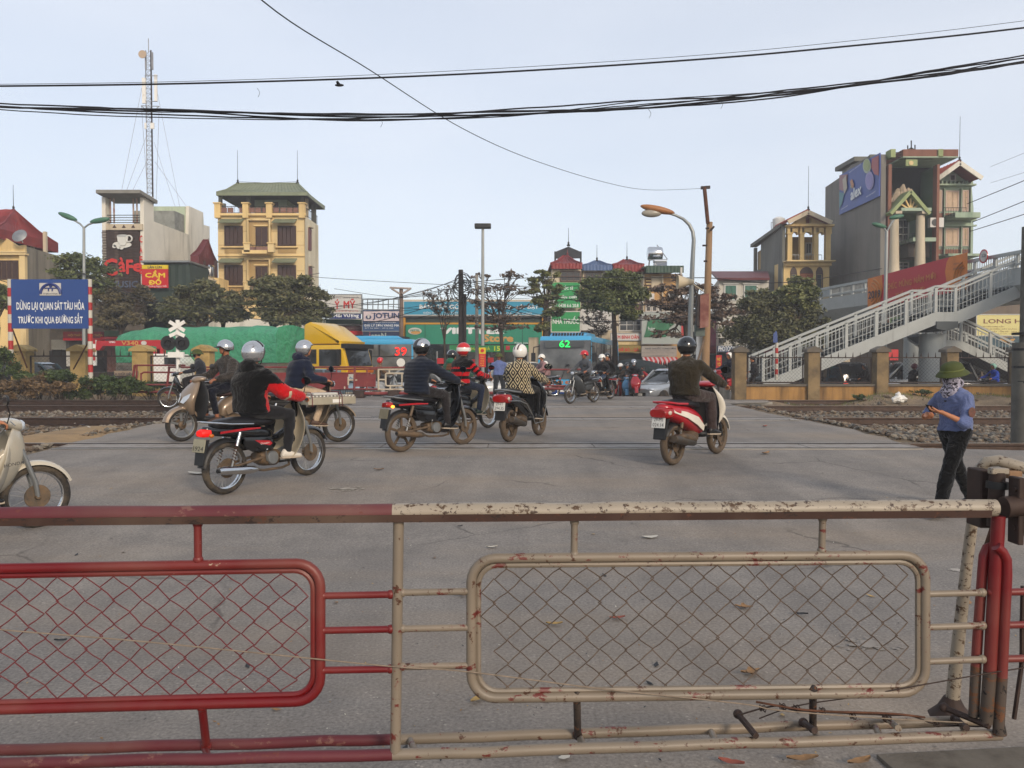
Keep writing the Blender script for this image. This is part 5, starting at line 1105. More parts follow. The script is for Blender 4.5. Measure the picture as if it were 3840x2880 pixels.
# ================================================================== A. far left house
Y=47;r=building('house','yellow and grey house with dark red hipped roof at the far left','L',190,780,Y)
a=P('L',186,780,Y);b=P('L',425,470,51.5);zt=P('L',190,470,Y).z
foot(r,[(-40,Y),(a.x,Y),(b.x,51.5),(-44,51.5)],-.2,P('L',186,545,Y).z,wallm('grey weathered render','#8a8272','#5e584c',.45))
MB().box(-40,Y-.15,-.2,P('L',183,600,Y).x,Y-.01,P('L',100,585,Y).z).build('front_facing',YEL2,r)
q=MB();p0,p1,pt_=P('L',-140,590,Y-.2),P('L',190,590,Y-.2),P('L',38,482,Y-.2);q.prism([(p0.x,p0.z),(p1.x,p1.z),(p1.x,p1.z+.4),(P('L',155,545,Y).x,P('L',155,550,Y).z),(pt_.x,pt_.z),(P('L',-80,545,Y).x,P('L',155,550,Y).z),(p0.x,p0.z+.4)],Y-.35,Y-.16);q.build('pediment',YEL2,r)
for s_,y in((0,598),(1,582)):a_=prect('L',-140,y,192,y+12,Y-.4);MB().box(a_[0],Y-.5,a_[1],a_[2],Y-.351 if s_ else Y-.16,a_[3]).build('cornice',YEL,r)
for x in(168,):a_=prect('L',x-20,610,x+18,790,Y-.3);MB().box(a_[0],Y-.4,-.2,a_[2],Y-.151,a_[3]).build('pilaster',YEL,r)
q=MB();cpt=P('L',60,655,Y-.2)
q.tube([cpt+Vector((.95*math.cos(math.radians(t)),-.1,.6*math.sin(math.radians(t)))) for t in range(0,181,12)],.08,8);q.build('arch_trim',YEL2,r,smooth=True)
window(r,'L',-20,652,145,790,Y,4,1,BRN,leaf=BRN,proud=.16)
sx0,sx1=P('L',-190,440,Y-1).x,P('L',412,440,56).x
rf=hiproof(r,-42,P('L',415,450,52).x,Y-1.2,52,P('L',400,440,Y).z,P('L',98,290,49).z-P('L',400,440,Y).z,P('L',60,290,49).x,P('L',110,350,49).x,REDR,eave=.55)
finial(r,P('L',98,294,49),1.6)
for x in(228,320):p=P('L',x,500,50);MB().box(p.x-.09,50,p.z-1.5,p.x+.09,50.2,P('L',x,440,50).z).build('column',CREAMW,r)
q=MB();q.lathe([(.0,.12),(.25,.08),(.42,0)],(0,0,0),16);q.xf(Matrix.Translation(P('L',140,470,46))@Matrix.Rotation(1.1,4,'X'));q.tube([P('L',140,470,46),P('L',165,520,46)],.04,6)
q.build('satellite_dish',STEEL,smooth=50,label='grey satellite dish on the far left house with the red roof',cat='dish')
# ================================================================== B. cafe building
Y=52;r=building('cafe_building','tall narrow cafe building with slatted brown front and long white side wall','L',900,900,Y)
XR=P('L',1040,500,Y).x;XL=P('L',745,500,Y).x
pts=[PX('L',*p,XR) for p in((1040,165),(1110,192),(1113,368),(1365,462),(1368,256),(1470,302),(1474,392),(1516,404))]
yb=pts[-1].y
side=[(p.y,p.z) for p in pts]+[(yb,-.2),(Y,-.2)]
MB().prism(side,XR-.25,XR,'x').build('side_wall',WHTW,r)
z1=PX('L',1113,368,XR).z;body=[(Y+.4,PX('L',1040,385,XR).z-.4),(pts[3].y,pts[3].z-.1),(pts[3].y,pts[4].z-.05),(pts[5].y-.1,pts[5].z-.1),(pts[5].y-.05,pts[7].z-.1),(yb-.3,pts[7].z-.1),(yb-.3,-.2),(Y+.4,-.2)]
MB().prism(body,XL,XR-.26,'x').build('wall',wallm('pale mint wall','#a9b59c','#7a8272'),r)
a_=prect('L',1150,250,1215,400,56);MB().box(PX('L',1210,300,XR-1).x-2.2,57.5,z1,XR-.3,60.5,PX('L',1120,255,XR).z+.4).build('rooftop_shed',mat('grey tin shed','#85867f',.6,.2,2,.2,dirt='#5c5a52',damt=.4),r)
a_=prect('L',745,215,762,900,Y);MB().box(a_[0],Y,-.2,a_[2],Y+.6,P('L',745,190,Y).z).build('corner_post',WHTW,r)
q=MB();p0,p1=P('L',722,155,Y-.4),P('L',1040,205,Y-.4);q.v=[(p0.x,Y-.9,P('L',722,150,Y-.9).z),(p1.x+.0,Y-.9,P('L',1035,150,Y-.9).z),(p1.x,Y+1.6,p1.z+.2),(P('L',750,210,Y).x,Y+1.6,p1.z+.2)];q.f=[(0,1,2,3)];q.m=[0];solid(q,.22).build('roof_slab',mat('grey slab','#77756e',.9,.2,2),r)
for x in(800,826,966,992):p=P('L',x,380,Y+.3);MB().tube([(p.x,Y+.3,p.z),(p.x,Y+.3,P('L',x,200,Y+.3).z)],.055,8).build('column',mat('rust streaked post','#a8988a',.7,.3,2,dirt='#7a3a2c',damt=.45),r,smooth=True)
a_=prect('L',765,385,1028,428,Y-.1);MB().box(a_[0],Y-.1,a_[1],a_[2],Y+.3,a_[3]).build('planter',CREAMW,r)
for x in(827,895,963):p=P('L',x,402,Y-.12);q=MB();q.prism([(p.x-.13,p.z-.1),(p.x+.13,p.z-.1),(p.x,p.z+.1)],Y-.12,Y-.101);q.build('vent',BRN,r)
for y in(322,340,358,375):a=P('L',765,y,Y+.2);b=P('L',1025,y,Y+.2);MB().tube([a,b],.025,6).build('rail',IRON,r)
MB().box(P('L',750,430,Y).x,Y+.1,-.2,XR-.26,Y+.38,P('L',750,432,Y).z).build('backing',mat('brown backing board','#3b2c24',.9,.3,1.5),r)
SLAT=mat('weathered timber slat','#40312a',.8,.4,5,dirt='#6e6258',damt=.35);ns=44;zt,zb=P('L',750,434,Y).z,P('L',750,940,Y).z;sme=None
for i in range(ns):
    z=zt-(zt-zb)*i/ns
    if sme is None:o=MB().box(XL-.05,Y-.02,z-.06,XR-.3,Y+.05,z+.01).build('slat',SLAT,r);sme=o;z00=z
    else:o=bpy.data.objects.new('slat',sme.data);COL.objects.link(o);o.parent=r;o.location=(rnd.uniform(-.03,.03),rnd.uniform(-.01,.01),z-z00)
RL=mat('faded red letters','#b8281f',.5,.15,3);
for s_,x0,y0,x1,y1 in(('C',752,640,846,755),('à',862,632,906,730),('F',918,648,960,745),('e',966,672,1030,730)):ptext(s_,'L',x0,y0,x1,y1,Y-.12,RL,r,bold=.04,ext=.02)
ptext('MUSIC','L',800,798,995,845,Y-.12,mat('grey blue letters','#4a5468',.6),r,bold=.03)
for i,c_ in enumerate('CÀFE'):ptext(c_,'L',1012,470+75*i,1030,520+75*i,Y-.14,RL,r,bold=.04)
CUP=mat('white cup sign','#c4c4be',.6,.05,2);q=MB()
def disc(v,cx,cy,rx,ry,Y,th,m,root,name,n=20,a0=0,a1=360):
    c=P(v,cx,cy,Y);k=P(v,cx+rx,cy,Y).x-c.x;h=c.z-P(v,cx,cy+ry,Y).z;qq=MB();qq.prism([(c.x+k*math.cos(math.radians(a0+(a1-a0)*i/n)),c.z+h*math.sin(math.radians(a0+(a1-a0)*i/n))) for i in range(n)],Y,Y+th);return qq.build(name,m,root)
disc('L',882,535,68,24,Y-.16,.05,CUP,r,'cup_saucer');
q=MB();pp=[P('L',*p,Y-.2) for p in((846,472),(928,470),(922,505),(905,540),(872,540),(852,510))];q.prism([(p.x,p.z) for p in pp],Y-.22,Y-.17);q.build('cup',CUP,r)
disc('L',887,470,41,9,Y-.24,.02,mat('cup shade','#a5a8a6',.6),r,'cup_rim');c=P('L',932,492,Y-.2);MB().tube([c+Vector((.2*math.cos(t),0,.2*math.sin(t))) for t in np.linspace(0,6.283,14)[:-1]],.05,6,True).build('cup_handle',CUP,r)
for x,y in((835,540),(858,553),(878,558),(826,548)):disc('L',x,y,14,12,Y-.18,.05,CUP,r,'steam_blob')
r=building('kiosk','dark green box room standing beside the red and yellow pawn shop sign','L',1300,860,50)
a_=prect('L',1215,668,1373,868,50);MB().box(a_[0]-1.5,50,-.2,a_[2],53,a_[3]).build('wall',mat('dark green panel','#26352e',.7,.2,2),r);corr(r,a_[0],a_[2],49.98,a_[1],a_[3]-.1,mat('dark green panel','#26352e',.7,.2,2),.4);MB().box(P('L',1030,655,50).x,49.7,a_[3]+.01,a_[2]+.1,53.1,a_[3]+.12).build('roof',STEEL,r)
SGY=mat('yellow sign face','#c9b01e',.5,.08,2);SGR=mat('red sign face','#b3141c',.45,.08,2)
s_=sign('shop_sign','red and yellow pawn shop sign reading Cầm Đồ on the green box','L',1027,712,1213,848,49.6,SGR,edge=None,lines=[('CẦM',1052,722,1192,772,TY,dict(bold=.05)),('ĐỒ',1078,775,1165,824,TY,dict(bold=.05)),('109 Đường Ngọc Hồi',1042,826,1205,845,TW)])
a_=prect('L',1027,682,1213,711,49.6);MB().box(a_[0],49.6,a_[1],a_[2],49.72,a_[3]).build('header',SGY,s_);ptext('LÂN LÙN','L',1070,686,1170,707,49.59,TD,s_,bold=.03)
# ================================================================== C. pavilion between
Y=54;r=building('pavilion','small rooftop pavilion with dark red roof just left of the yellow block','L',1485,820,Y)
a_=prect('L',1400,655,1580,900,Y);MB().box(a_[0],Y,-.2,a_[2],Y+5,P('L',1400,775,Y).z).build('wall',YEL2,r)
for x in(1432,1475,1560):p=P('L',x,650,Y+.4);MB().box(p.x-.08,Y+.4,P('L',x,775,Y).z,p.x+.08,Y+.56,p.z).build('column',BRN,r)
hiproof(r,P('L',1395,650,Y).x,P('L',1568,650,Y+3).x,Y-.3,Y+3,P('L',1400,622,Y).z,1.3,P('L',1500,590,Y+2).x,P('L',1530,590,Y+2).x,mat('dark red sheet','#5a2022',.6,.2,2),eave=.7);finial(r,P('L',1510,592,Y+2),1.0)
q=MB();pp=[P('L',*p,Y-.1) for p in((1398,805),(1480,755),(1560,790),(1560,808))];q.prism([(p.x,p.z) for p in pp],Y-.3,Y-.01);q.build('gable',CREAMW,r)
MB().lathe([(.42,0),(.45,.1),(.45,.7),(.3,.85)],P('L',1515,775,Y+1),16).build('water_tank',CHROME,smooth=40,label='steel water tank standing under the small dark red pavilion roof',cat='tank')
# ================================================================== D. yellow four storey block
Y=56;r=building('apartment_block','ochre yellow four storey block with brown shutters and green hipped roof terrace','M',380,1200,Y)
A=P('M',38,800,Y);B=P('M',710,800,Y);Cc=P('M',815,700,60);ZR=P('M',300,432,Y).z
foot(r,[(A.x,Y),(B.x,Y),(Cc.x,60),(A.x-.2,60)],-.2,ZR,YEL)
q=MB();e=.03;q.v=[(B.x+e,Y+.05,-.2),(Cc.x+e,60,-.2),(Cc.x+e,60,ZR-.01),(B.x+e,Y+.05,ZR-.01)];q.f=[(0,1,2,3)];q.m=[0];q.build('end_wall',PALE,r)
for(x0,y0,x1,y1) in((741,528,762,700),(743,830,768,1000)):
    pp=[PP('M',x,y,(B.x+.06,Y),(Cc.x+.06,60)) for x,y in((x0,y1),(x1,y1+5),(x1,y0+14),(x0,y0))];q=MB();q.quad(*pp);w_=solid(q,.06).build('window',mat('red brown side shutter','#5f2c26',.6,.2,4),r)
    q=MB();q.beam(pp[3]+Vector((.05,0,.1)),pp[2]+Vector((.05,0,.1)),.25,.08);q.build('sill',CREAMW,r)
a_=prect('M',282,470,440,1100,Y-.01)
for y0,y1 in((470,745),(776,1060)):
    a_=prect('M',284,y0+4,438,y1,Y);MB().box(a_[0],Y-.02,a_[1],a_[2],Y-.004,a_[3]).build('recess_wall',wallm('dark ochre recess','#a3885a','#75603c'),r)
    q=MB();q.box(a_[0]-.12,Y-.25,a_[1],a_[0],Y-.001,a_[3]+.12).box(a_[2],Y-.25,a_[1],a_[2]+.12,Y-.001,a_[3]+.12).box(a_[0]+.001,Y-.25,a_[3],a_[2]-.001,Y-.001,a_[3]+.12);q.build('recess_frame',YEL,r)
    window(r,'M',332,y0+53,422,y1-75,Y,2,1,BRN,leaf=BRN,proud=.03)
    a_=prect('M',318,y0+36,428,y0+46,Y);MB().box(a_[0],Y-.12,a_[1],a_[2],Y-.021,a_[3]).build('lintel',YEL2,r)
for y0 in(462,768,1072):
    for x0 in(62,476):
        a_=prect('M',x0,y0,x0+178,y0+42,Y);q=MB();n=18
        for i in range(n):
            xa=a_[0]+(a_[2]-a_[0])*i/n;w_=(a_[2]-a_[0])/n;q.tube([(xa+w_/2,Y-.75,a_[1]+.04),(xa+w_/2,Y-.02,a_[3])],w_*.52,6)
        q.build('tiled_hood',GRNR,r)
        if y0<1000 or x0<400:
            window(r,'M',x0+27,y0+50,x0+168,y0+206,Y,4,1,BRN,leaf=BRN,proud=.0,dep=.09)
            a_=prect('M',x0+6,y0+212,x0+184,y0+222,Y);MB().box(a_[0],Y-.22,a_[1],a_[2],Y-.001,a_[3]).build('sill',YEL2,r)
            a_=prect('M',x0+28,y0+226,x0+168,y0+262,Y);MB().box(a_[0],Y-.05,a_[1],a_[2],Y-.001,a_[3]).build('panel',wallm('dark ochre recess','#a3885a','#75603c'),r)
for y0 in(738,1042):a_=prect('M',38,y0,712,y0+12,Y);MB().box(a_[0],Y-.12,a_[1],a_[2],Y-.002,a_[3]).build('string_course',YEL2,r)
for y0 in(552,660,860,970):
    for x0,x1 in((42,88),(232,282),(442,500),(650,706)):a_=prect('M',x0,y0,x1,y0+4,Y);MB().box(a_[0],Y-.012,a_[1],a_[2],Y-.001,a_[3]).build('groove_line',wallm('dark ochre recess','#a3885a','#75603c'),r)
for y0 in(650,955):
    a_=prect('M',248,y0+66,462,y0+92,Y);MB().box(a_[0]+.1,Y-1.0,a_[1],a_[2]-.1,Y-.13,a_[3]).build('balcony_slab',YEL2,r)
    for x in(262,448):p=P('M',x,y0+66,Y-.95);MB().box(p.x-.2,Y-1.0,p.z,p.x+.2,Y-.6,P('M',x,y0,Y-.95).z).build('balcony_pier',YEL,r);MB().box(p.x-.26,Y-1.06,P('M',x,y0,Y-.95).z,p.x+.26,Y-.54,P('M',x,y0-8,Y-.95).z).build('pier_cap',YEL2,r)
    z0,z1=P('M',350,y0+66,Y-.95).z,P('M',350,y0+14,Y-.95).z;railing(r,(P('M',282,y0,Y-.95).x,Y-.95),(P('M',430,y0,Y-.95).x,Y-.95),z0,z1,step=.2)
    for x in(305,348,400):p=P('M',x,y0+60,Y-.98);MB().box(p.x-.22,Y-.99,p.z,p.x+.22,Y-.975,z1-.1).build('rail_panel',mat('pinkish rail panel','#7a5a50',.8),r)
a_=prect('M',36,418,712,436,Y);MB().box(a_[0]-.1,Y-.25,a_[1],a_[2]+.1,Y-.001,a_[3]).build('parapet',YEL2,r)
z0,z1=P('M',300,415,Y).z,P('M',300,362,Y).z
for x in(40,258,440,694):p=P('M',x,420,Y);MB().box(p.x-.2,Y-.26,p.z-.3,p.x+.2,Y+.15,P('M',x,345,Y).z).build('parapet_pier',YEL2,r);MB().box(p.x-.27,Y-.33,P('M',x,345,Y).z,p.x+.27,Y+.22,P('M',x,335,Y).z).build('pier_cap',YEL2,r)
railing(r,(P('M',58,400,Y).x,Y),(P('M',680,400,Y).x,Y),z0,z1,step=.24)
for x in(85,135,225,300,350,405,490,545,595,645):p=P('M',x,410,Y);MB().box(p.x-.2,Y-.03,z0+.05,p.x+.2,Y-.015,z1-.08).build('rail_panel',mat('pinkish rail panel','#7a5a50',.8),r)
railing(r,(B.x,Y+.3),(Cc.x,59.8),z0-.1,z1,step=.24)
zE=P('M',300,256,Y-.6).z
for x,yy in((52,Y+.3),(80,Y+3),(272,Y+.3),(695,Y+.3),(722,Y+1)):p=P('M',x,400,yy);MB().box(p.x-.11,yy,ZR,p.x+.11,yy+.22,zE).build('column',GREYW if x!=722 else CREAMW,r)
p=PP('M',798,400,(B.x,Y),(Cc.x,60));MB().box(p.x-.3,p.y-.2,ZR,p.x,p.y+.1,zE).build('column',GREYW,r)
a_=prect('M',322,305,450,432,Y+1.5);MB().box(a_[0],Y+1.5,ZR,P('M',575,400,Y+1.5).x,Y+3.9,zE-.01).build('stair_room',GRNW,r);window(r,'M',468,330,505,432,Y+1.5,1,1,BRN,leaf=BRN)
hiproof(r,P('M',26,250,Y-.7).x,P('M',695,250,Y-.7).x+.3,Y-.7,60.4,zE,P('M',300,183,Y+1.8).z-zE,P('M',190,183,Y+1.8).x,P('M',655,183,Y+1.8).x,GRNR,ry=Y+1.8,eave=.2)
finial(r,P('M',190,186,Y+1.8),2.4);finial(r,P('M',655,186,Y+1.8),2.4)
MB().tube([P('M',190,168,Y+1.8),P('M',420,178,Y+1.8),P('M',655,168,Y+1.8)],.012,4).build('lightning_wire',IRON,r)
# ================================================================== E. low signs centre-left
BLUS=mat('navy sign face','#1b2c66',.5,.1,2);STB=mat('steel blue sign face','#2c4a72',.5,.1,2);WSG=mat('off white sign face','#b9b6b0',.5,.06,1.5,dirt='#8c8880',damt=.3);PINKW=mat('pale pink sign face','#bfb0b2',.5,.06,2)
Y=52
r=building('shop_row','low shops with dark green fascia and red signs behind the yellow truck cab','M',1000,1450,53);X0,X1=P('M',-60,1300,53).x,P('M',1165,1300,53).x;MB().box(X0,53,-.2,X1,60,P('M',900,1235,53).z).build('wall',WHTW,r)
a_=prect('M',862,1240,1155,1275,52.8);MB().box(X0+8,52.8,a_[1],a_[2],52.99,a_[3]).build('fascia',mat('dark green awning','#1f3a2c',.7,.15,2),r)
for x in range(880,1150,45):a_=prect('M',x,1276,x+38,1284,52.75);MB().box(a_[0],52.7,a_[1],a_[2],52.79,a_[3]).build('white_panel',WSG,r)
a_=prect('M',900,1290,1160,1328,52.6);b_=MB().box(a_[0],52.6,a_[1],a_[2],52.8,a_[3]).build('sign_board',mat('dark maroon sign','#4a1f22',.6,.1,2),r);ptext('CÔNG TY TM & DV QUANG THẢO','M',930,1297,1142,1320,52.59,mat('dull lettering','#8a7a72',.6),b_)
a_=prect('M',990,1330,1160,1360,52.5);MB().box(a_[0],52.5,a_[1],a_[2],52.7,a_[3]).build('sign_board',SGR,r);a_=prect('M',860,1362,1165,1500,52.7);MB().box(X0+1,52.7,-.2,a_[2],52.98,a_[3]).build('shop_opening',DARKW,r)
sign('shop_sign','white tile shop sign with big red Ý MỸ lettering','M',822,1050,1150,1190,51.5,WSG,edge=STEEL,lines=[('CERAMICS - GRANITE CAO CẤP',925,1060,1132,1076,TD),('Ý',946,1085,980,1158,TR,dict(bold=.05)),('MỸ',1015,1080,1102,1152,TR,dict(bold=.05)),('Cùng bạn làm nên ngôi nhà Việt',932,1165,1128,1184,TR)])
sign('shop_sign','navy strip sign reading Hải Vượng under the Ý MỸ sign','M',905,1191,1146,1234,51.5,BLUS,lines=[('Hải Vượng',938,1194,1130,1230,TW,dict(bold=.04))])
s_=sign('shop_sign','steel blue paint shop sign with JOTUN on a pale pink panel','M',1163,1168,1465,1328,51.3,STB,edge=STEEL,lines=[('CÔNG TY TNHH MTV XD & TM THÁI DƯƠNG',1205,1258,1420,1268,TW),('ĐẠI LÝ SƠN VANG MAI',1175,1274,1450,1300,TW,dict(bold=.03)),('ĐT 04 3861 - 0912 345',1180,1304,1400,1312,TW)])
a_=prect('M',1168,1174,1456,1252,51.2);b_=MB().box(a_[0],51.2,a_[1],a_[2],51.29,a_[3]).build('panel',PINKW,s_);ptext('JOTUN','M',1242,1190,1445,1243,51.19,mat('navy letters','#26355c',.5),b_,bold=.05);disc('M',1207,1222,22,16,51.17,.02,mat('navy letters','#26355c',.5),b_,'emblem');disc('M',1207,1215,9,18,51.15,.015,WSG,b_,'emblem_figure')
sign('shop_sign','dark blue joton paint sign directly under the steel blue sign','M',1165,1332,1468,1420,51.3,mat('dark blue face','#1a2444',.5,.1,2),lines=[('j',1206,1340,1222,1392,mat('pink letters','#a8606a',.5)),('otoN',1226,1346,1342,1388,mat('pale letters','#94a09a',.5),dict(bold=.05)),('paint',1345,1362,1442,1390,mat('dim blue letters','#4a5c8a',.5))])
q=MB();f=thing('sign_scaffold','thin steel rooftop scaffold above the steel blue paint sign','frame',P('M',1160,1165,52))
for x in range(1160,1480,40):q.tube([P('M',x,1168,52),P('M',x+(x%3)*2,1080,52)],.03,4)
for y in(1085,1125):q.tube([P('M',1155,y,52),P('M',1475,y-3,52)],.03,4)
q.build('bars',STEEL,f)
# ================================================================== F. mobile phone store
Y=53;r=building('phone_store','wide two storey phone store with teal and green signboards and yellow bands','C',660,1100,Y);a_=prect('C',20,530,1300,1100,Y);MB().box(a_[0],Y,-.2,a_[2],Y+9,a_[3]).build('wall',CREAMW,r)
TEAL=mat('teal blue sign face','#2a83a0',.45,.08,1.5);GSG=mat('green sign face','#1e7a60',.45,.1,1.5);ORN=mat('orange yellow band','#b98420',.5,.1,2)
MB().box(a_[0],Y-.05,P('C',0,750,Y).z,a_[2],Y-.001,P('C',0,686,Y).z).build('dark_band',mat('dark glazing band','#2c3a34',.4,.2,2),r)
for y0,y1 in((735,750),(676,686)):a=prect('C',25,y0,1285,y1,Y-.2);MB().box(a[0],Y-.3,a[1],a[2],Y-.06,a[3]).build('band',ORN if y0>700 else WSG,r)
for x0,x1 in((24,48),(1262,1283)):a=prect('C',x0,686,x1,1100,Y-.25);MB().box(a[0],Y-.32,-.2,a[2],Y-.301+.24,a[3]).build('pillar',ORN,r)
s1=sign('shop_sign','left half of the teal rooftop signboard, reading BÁN TRẢ GÓP','C',36,548,672,664,Y-.5,TEAL,edge=WSG,lines=[('BÁN TRẢ GÓP',175,563,560,612,TW,dict(bold=.04)),('ĐIỆN THOẠI - MÁY TÍNH',208,634,512,660,TW)])
s2=sign('shop_sign','right half of the teal rooftop signboard, ending in LẮP ĐẶT','C',690,548,1280,664,Y-.5,TEAL,edge=WSG,lines=[('SỬA CHỮA - LẮP ĐẶT',760,572,1228,618,TW,dict(bold=.04)),('NẠP SIM - THẺ - TÍN DỤNG',800,640,1172,662,TW)])
s3=sign('shop_sign','long green store signboard with white VIETTEL and gold Store lettering','C',50,752,1262,925,Y-.5,GSG,lines=[('VIETTEL',366,782,918,832,TW,dict(bold=.07)),('Store',742,842,1003,903,TG,dict(bold=.06)),('Website: www.',1016,905,1140,922,TW)])
disc('C',132,810,60,31,Y-.53,.03,WSG,s3,'emblem',28);disc('C',140,822,44,14,Y-.55,.02,TG,s3,'emblem_swoosh',24);ptext('VIETTEL','C',88,795,178,812,Y-.56,GSG,s3,bold=.03)
for i in range(7):p=P('C',50+173*i,752,Y-.51);MB().box(p.x-.02,Y-.515,P('C',0,925,Y-.5).z,p.x+.02,Y-.501,P('C',0,752,Y-.5).z).build('panel_joint',mat('dark green joint','#0f4a38',.5),s3)
s4=sign('banner','bright green promotional banner across the phone store front','C',440,935,1165,995,Y-.8,mat('bright green banner','#1a7a40',.6,.1,2),.02,lines=[('TẶNG NHẬN QUÀ',498,945,800,986,mat('lime lettering','#b8c430',.5),dict(bold=.03)),('15',838,945,888,985,mat('lime lettering','#b8c430',.5),dict(bold=.04))])
for x in(940,1058):a=prect('C',x,940,x+36,978,Y-.84);MB().box(a[0],Y-.84,a[1],a[2],Y-.81,a[3]).build('logo_block',REDP,s4)
MB().box(P('C',60,1000,Y-.2).x,Y-.2,-.2,P('C',1250,1000,Y).x,Y-.06,P('C',0,926,Y-.2).z).build('shop_window',glass('dark shop glass',(.012,.016,.015)),r)
for x in range(100,1250,115):p=P('C',x,1000,Y-.25);MB().box(p.x-.05,Y-.27,-.1,p.x+.05,Y-.21,P('C',0,990,Y-.2).z).build('mullion',STEEL,r)
for x0,y0,x1,y1 in((780,1045,832,1090),(700,1100,740,1130),(640,1060,700,1120),(330,1050,410,1100)):a=prect('C',x0,y0,x1,y1,Y-.4);MB().box(a[0],Y-.4,a[1],a[2],Y-.35,a[3]).build('poster',SGR,r)
# ================================================================== G. tall shops in the middle right (view R)
Y=55;TIM=mat('brown timber glazing','#4a3026',.6,.2,3);DGL=glass('dim brown glass',(.03,.026,.024),.2)
def shopcol(name,label,x0,x1,ytop,wm,Yp=55.):
    r=building(name,label,'R',(x0+x1)/2,1150,Yp);a=prect('R',x0,ytop,x1,1150,Yp);MB().box(a[0]+.03,Yp,-.2,a[2]-.03,Yp+10,a[3]).build('wall',wm,r);return r
r1=shopcol('tower_house','narrow house with stepped red roofs and green pharmacy signs',262,512,355,CREAMW)
corr(r1,P('R',258,0,Y).x,P('R',512,0,Y).x,Y-.4,P('R',0,356,Y).z,P('R',0,312,Y).z,REDR);hiproof(r1,P('R',256,0,Y-.4).x,P('R',514,0,Y-.4).x,Y-.35,Y+6,P('R',0,312,Y).z,P('R',0,245,Y+2).z-P('R',0,312,Y).z,P('R',375,0,Y).x,P('R',410,0,Y).x,REDR,ry=Y+2,eave=.05);finial(r1,P('R',393,250,Y+2),.5,REDR)
for x in(292,505):p=P('R',x,200,Y+3);MB().box(p.x-.06,Y+3,P('R',0,300,Y+3).z,p.x+.06,Y+3.12,P('R',0,205,Y+3).z).build('column',IRON,r1)
q=MB();pp=[P('R',*p,Y+2.5) for p in((284,212),(402,165),(512,212),(512,262),(290,265))];q.prism([(p.x,p.z) for p in pp],Y+2.5,Y+2.6);q.build('gable_screen',SOFF,r1)
q=MB();a,b,c=P('R',280,216,Y+2.2),P('R',402,162,Y+2.2),P('R',515,216,Y+2.2);k=Vector((0,5,0));q.v=[a,b,c,a+k,b+k,c+k];q.f=[(0,1,4,3),(1,2,5,4)];q.m=[0,0];solid(q,.12).build('roof',MAROON,r1).location=-wofs(r1);finial(r1,b,1.3)
window(r1,'R',330,368,505,458,Y,3,2,TIM,DGL)
GSG2=mat('pharmacy green face','#188546',.5,.1,2)
sign('shop_sign','upper green pharmacy sign reading THUỐC SĨ on the tower house','R',262,463,496,600,Y-.6,GSG2,lines=[('THUỐC SĨ',300,486,440,522,TW,dict(bold=.03)),('THUẬN THIÊN',285,566,486,602,TW,dict(bold=.03))])
sign('shop_sign','narrow green phone number strip under the pharmacy sign','R',262,604,500,672,Y-.6,GSG2,lines=[('ĐT 0438 6.6 20.8',270,640,485,668,TW,dict(bold=.02))])
sign('shop_sign','large green sign reading NHÀ THUỐC above the bus','R',262,708,496,870,Y-.6,GSG2,edge=WSG,lines=[('NHÀ THUỐC',272,742,488,806,TW,dict(bold=.03))])
r2=shopcol('shop_house','shop house with blue corrugated roof between the two red roofs',515,768,360,CREAMW,55.3)
corr(r2,P('R',516,0,55).x,P('R',768,0,55).x,54.9,P('R',0,365,55).z,P('R',0,322,55).z,BLUR);hiproof(r2,P('R',516,0,54.9).x,P('R',772,0,54.9).x,54.95,61,P('R',0,322,55).z,P('R',0,288,57).z-P('R',0,322,55).z,P('R',620,0,57).x,P('R',660,0,57).x,BLUR,ry=57,eave=.04);finial(r2,P('R',638,292,57),1.2)
window(r2,'R',535,375,720,540,55.3,3,2,TIM,DGL);sign('shop_sign','blank off white signboard between the bus and the round tree','R',505,660,770,860,54.6,WSG)
r3=shopcol('shop_house','shop house with bright red roof right of the blue roof',770,1026,370,CREAMW,55.2)
corr(r3,P('R',772,0,55).x,P('R',1028,0,55).x,54.8,P('R',0,376,55).z,P('R',0,318,55).z,REDR);hiproof(r3,P('R',772,0,54.8).x,P('R',1030,0,54.8).x,54.85,61,P('R',0,318,55).z,P('R',0,278,57).z-P('R',0,318,55).z,P('R',860,0,57).x,P('R',910,0,57).x,REDR,ry=57,eave=.04);finial(r3,P('R',887,282,57),1.3)
window(r3,'R',900,385,1000,480,55.2,2,2,TIM,DGL);window(r3,'R',900,480,998,600,55.2,2,2,TIM,DGL);window(r3,'R',820,715,1008,868,55.2,3,3,WSG,GLS)
a=prect('R',770,640,1008,712,55.1);MB().box(a[0],55.1,a[1],a[2],55.19,a[3]).build('blind_band',TIM,r3)
sign('shop_sign','cream sign with red CƠM BÌNH DÂN lettering','R',757,888,1005,940,54.5,WSG,edge=STEEL,lines=[('CƠM BÌNH DÂN',765,896,988,930,TR,dict(bold=.04))]);a=prect('R',757,942,1010,980,54.6);MB().box(a[0],54.6,a[1],a[2],55.19,a[3]).build('canopy',YEL,r3)
sign('shop_sign','ochre sign with red PHỞ BÒ - GÀ lettering under the canopy','R',790,984,1003,1042,54.4,mat('ochre sign face','#7d6a28',.5,.1,2),lines=[('PHỞ BÒ - GÀ',800,1000,985,1034,TR,dict(bold=.04))]);a=prect('R',770,1050,1010,1180,54.9);MB().box(a[0],54.9,-.15,a[2],55.19,a[3]).build('shop_opening',DARKW,r3)
r4=shopcol('shop_house','shop house with dark green sheet roof edge and a steel tank on top',1028,1345,392,mat('warm timber clad wall','#b08a58',.8,.2,3),55.1)
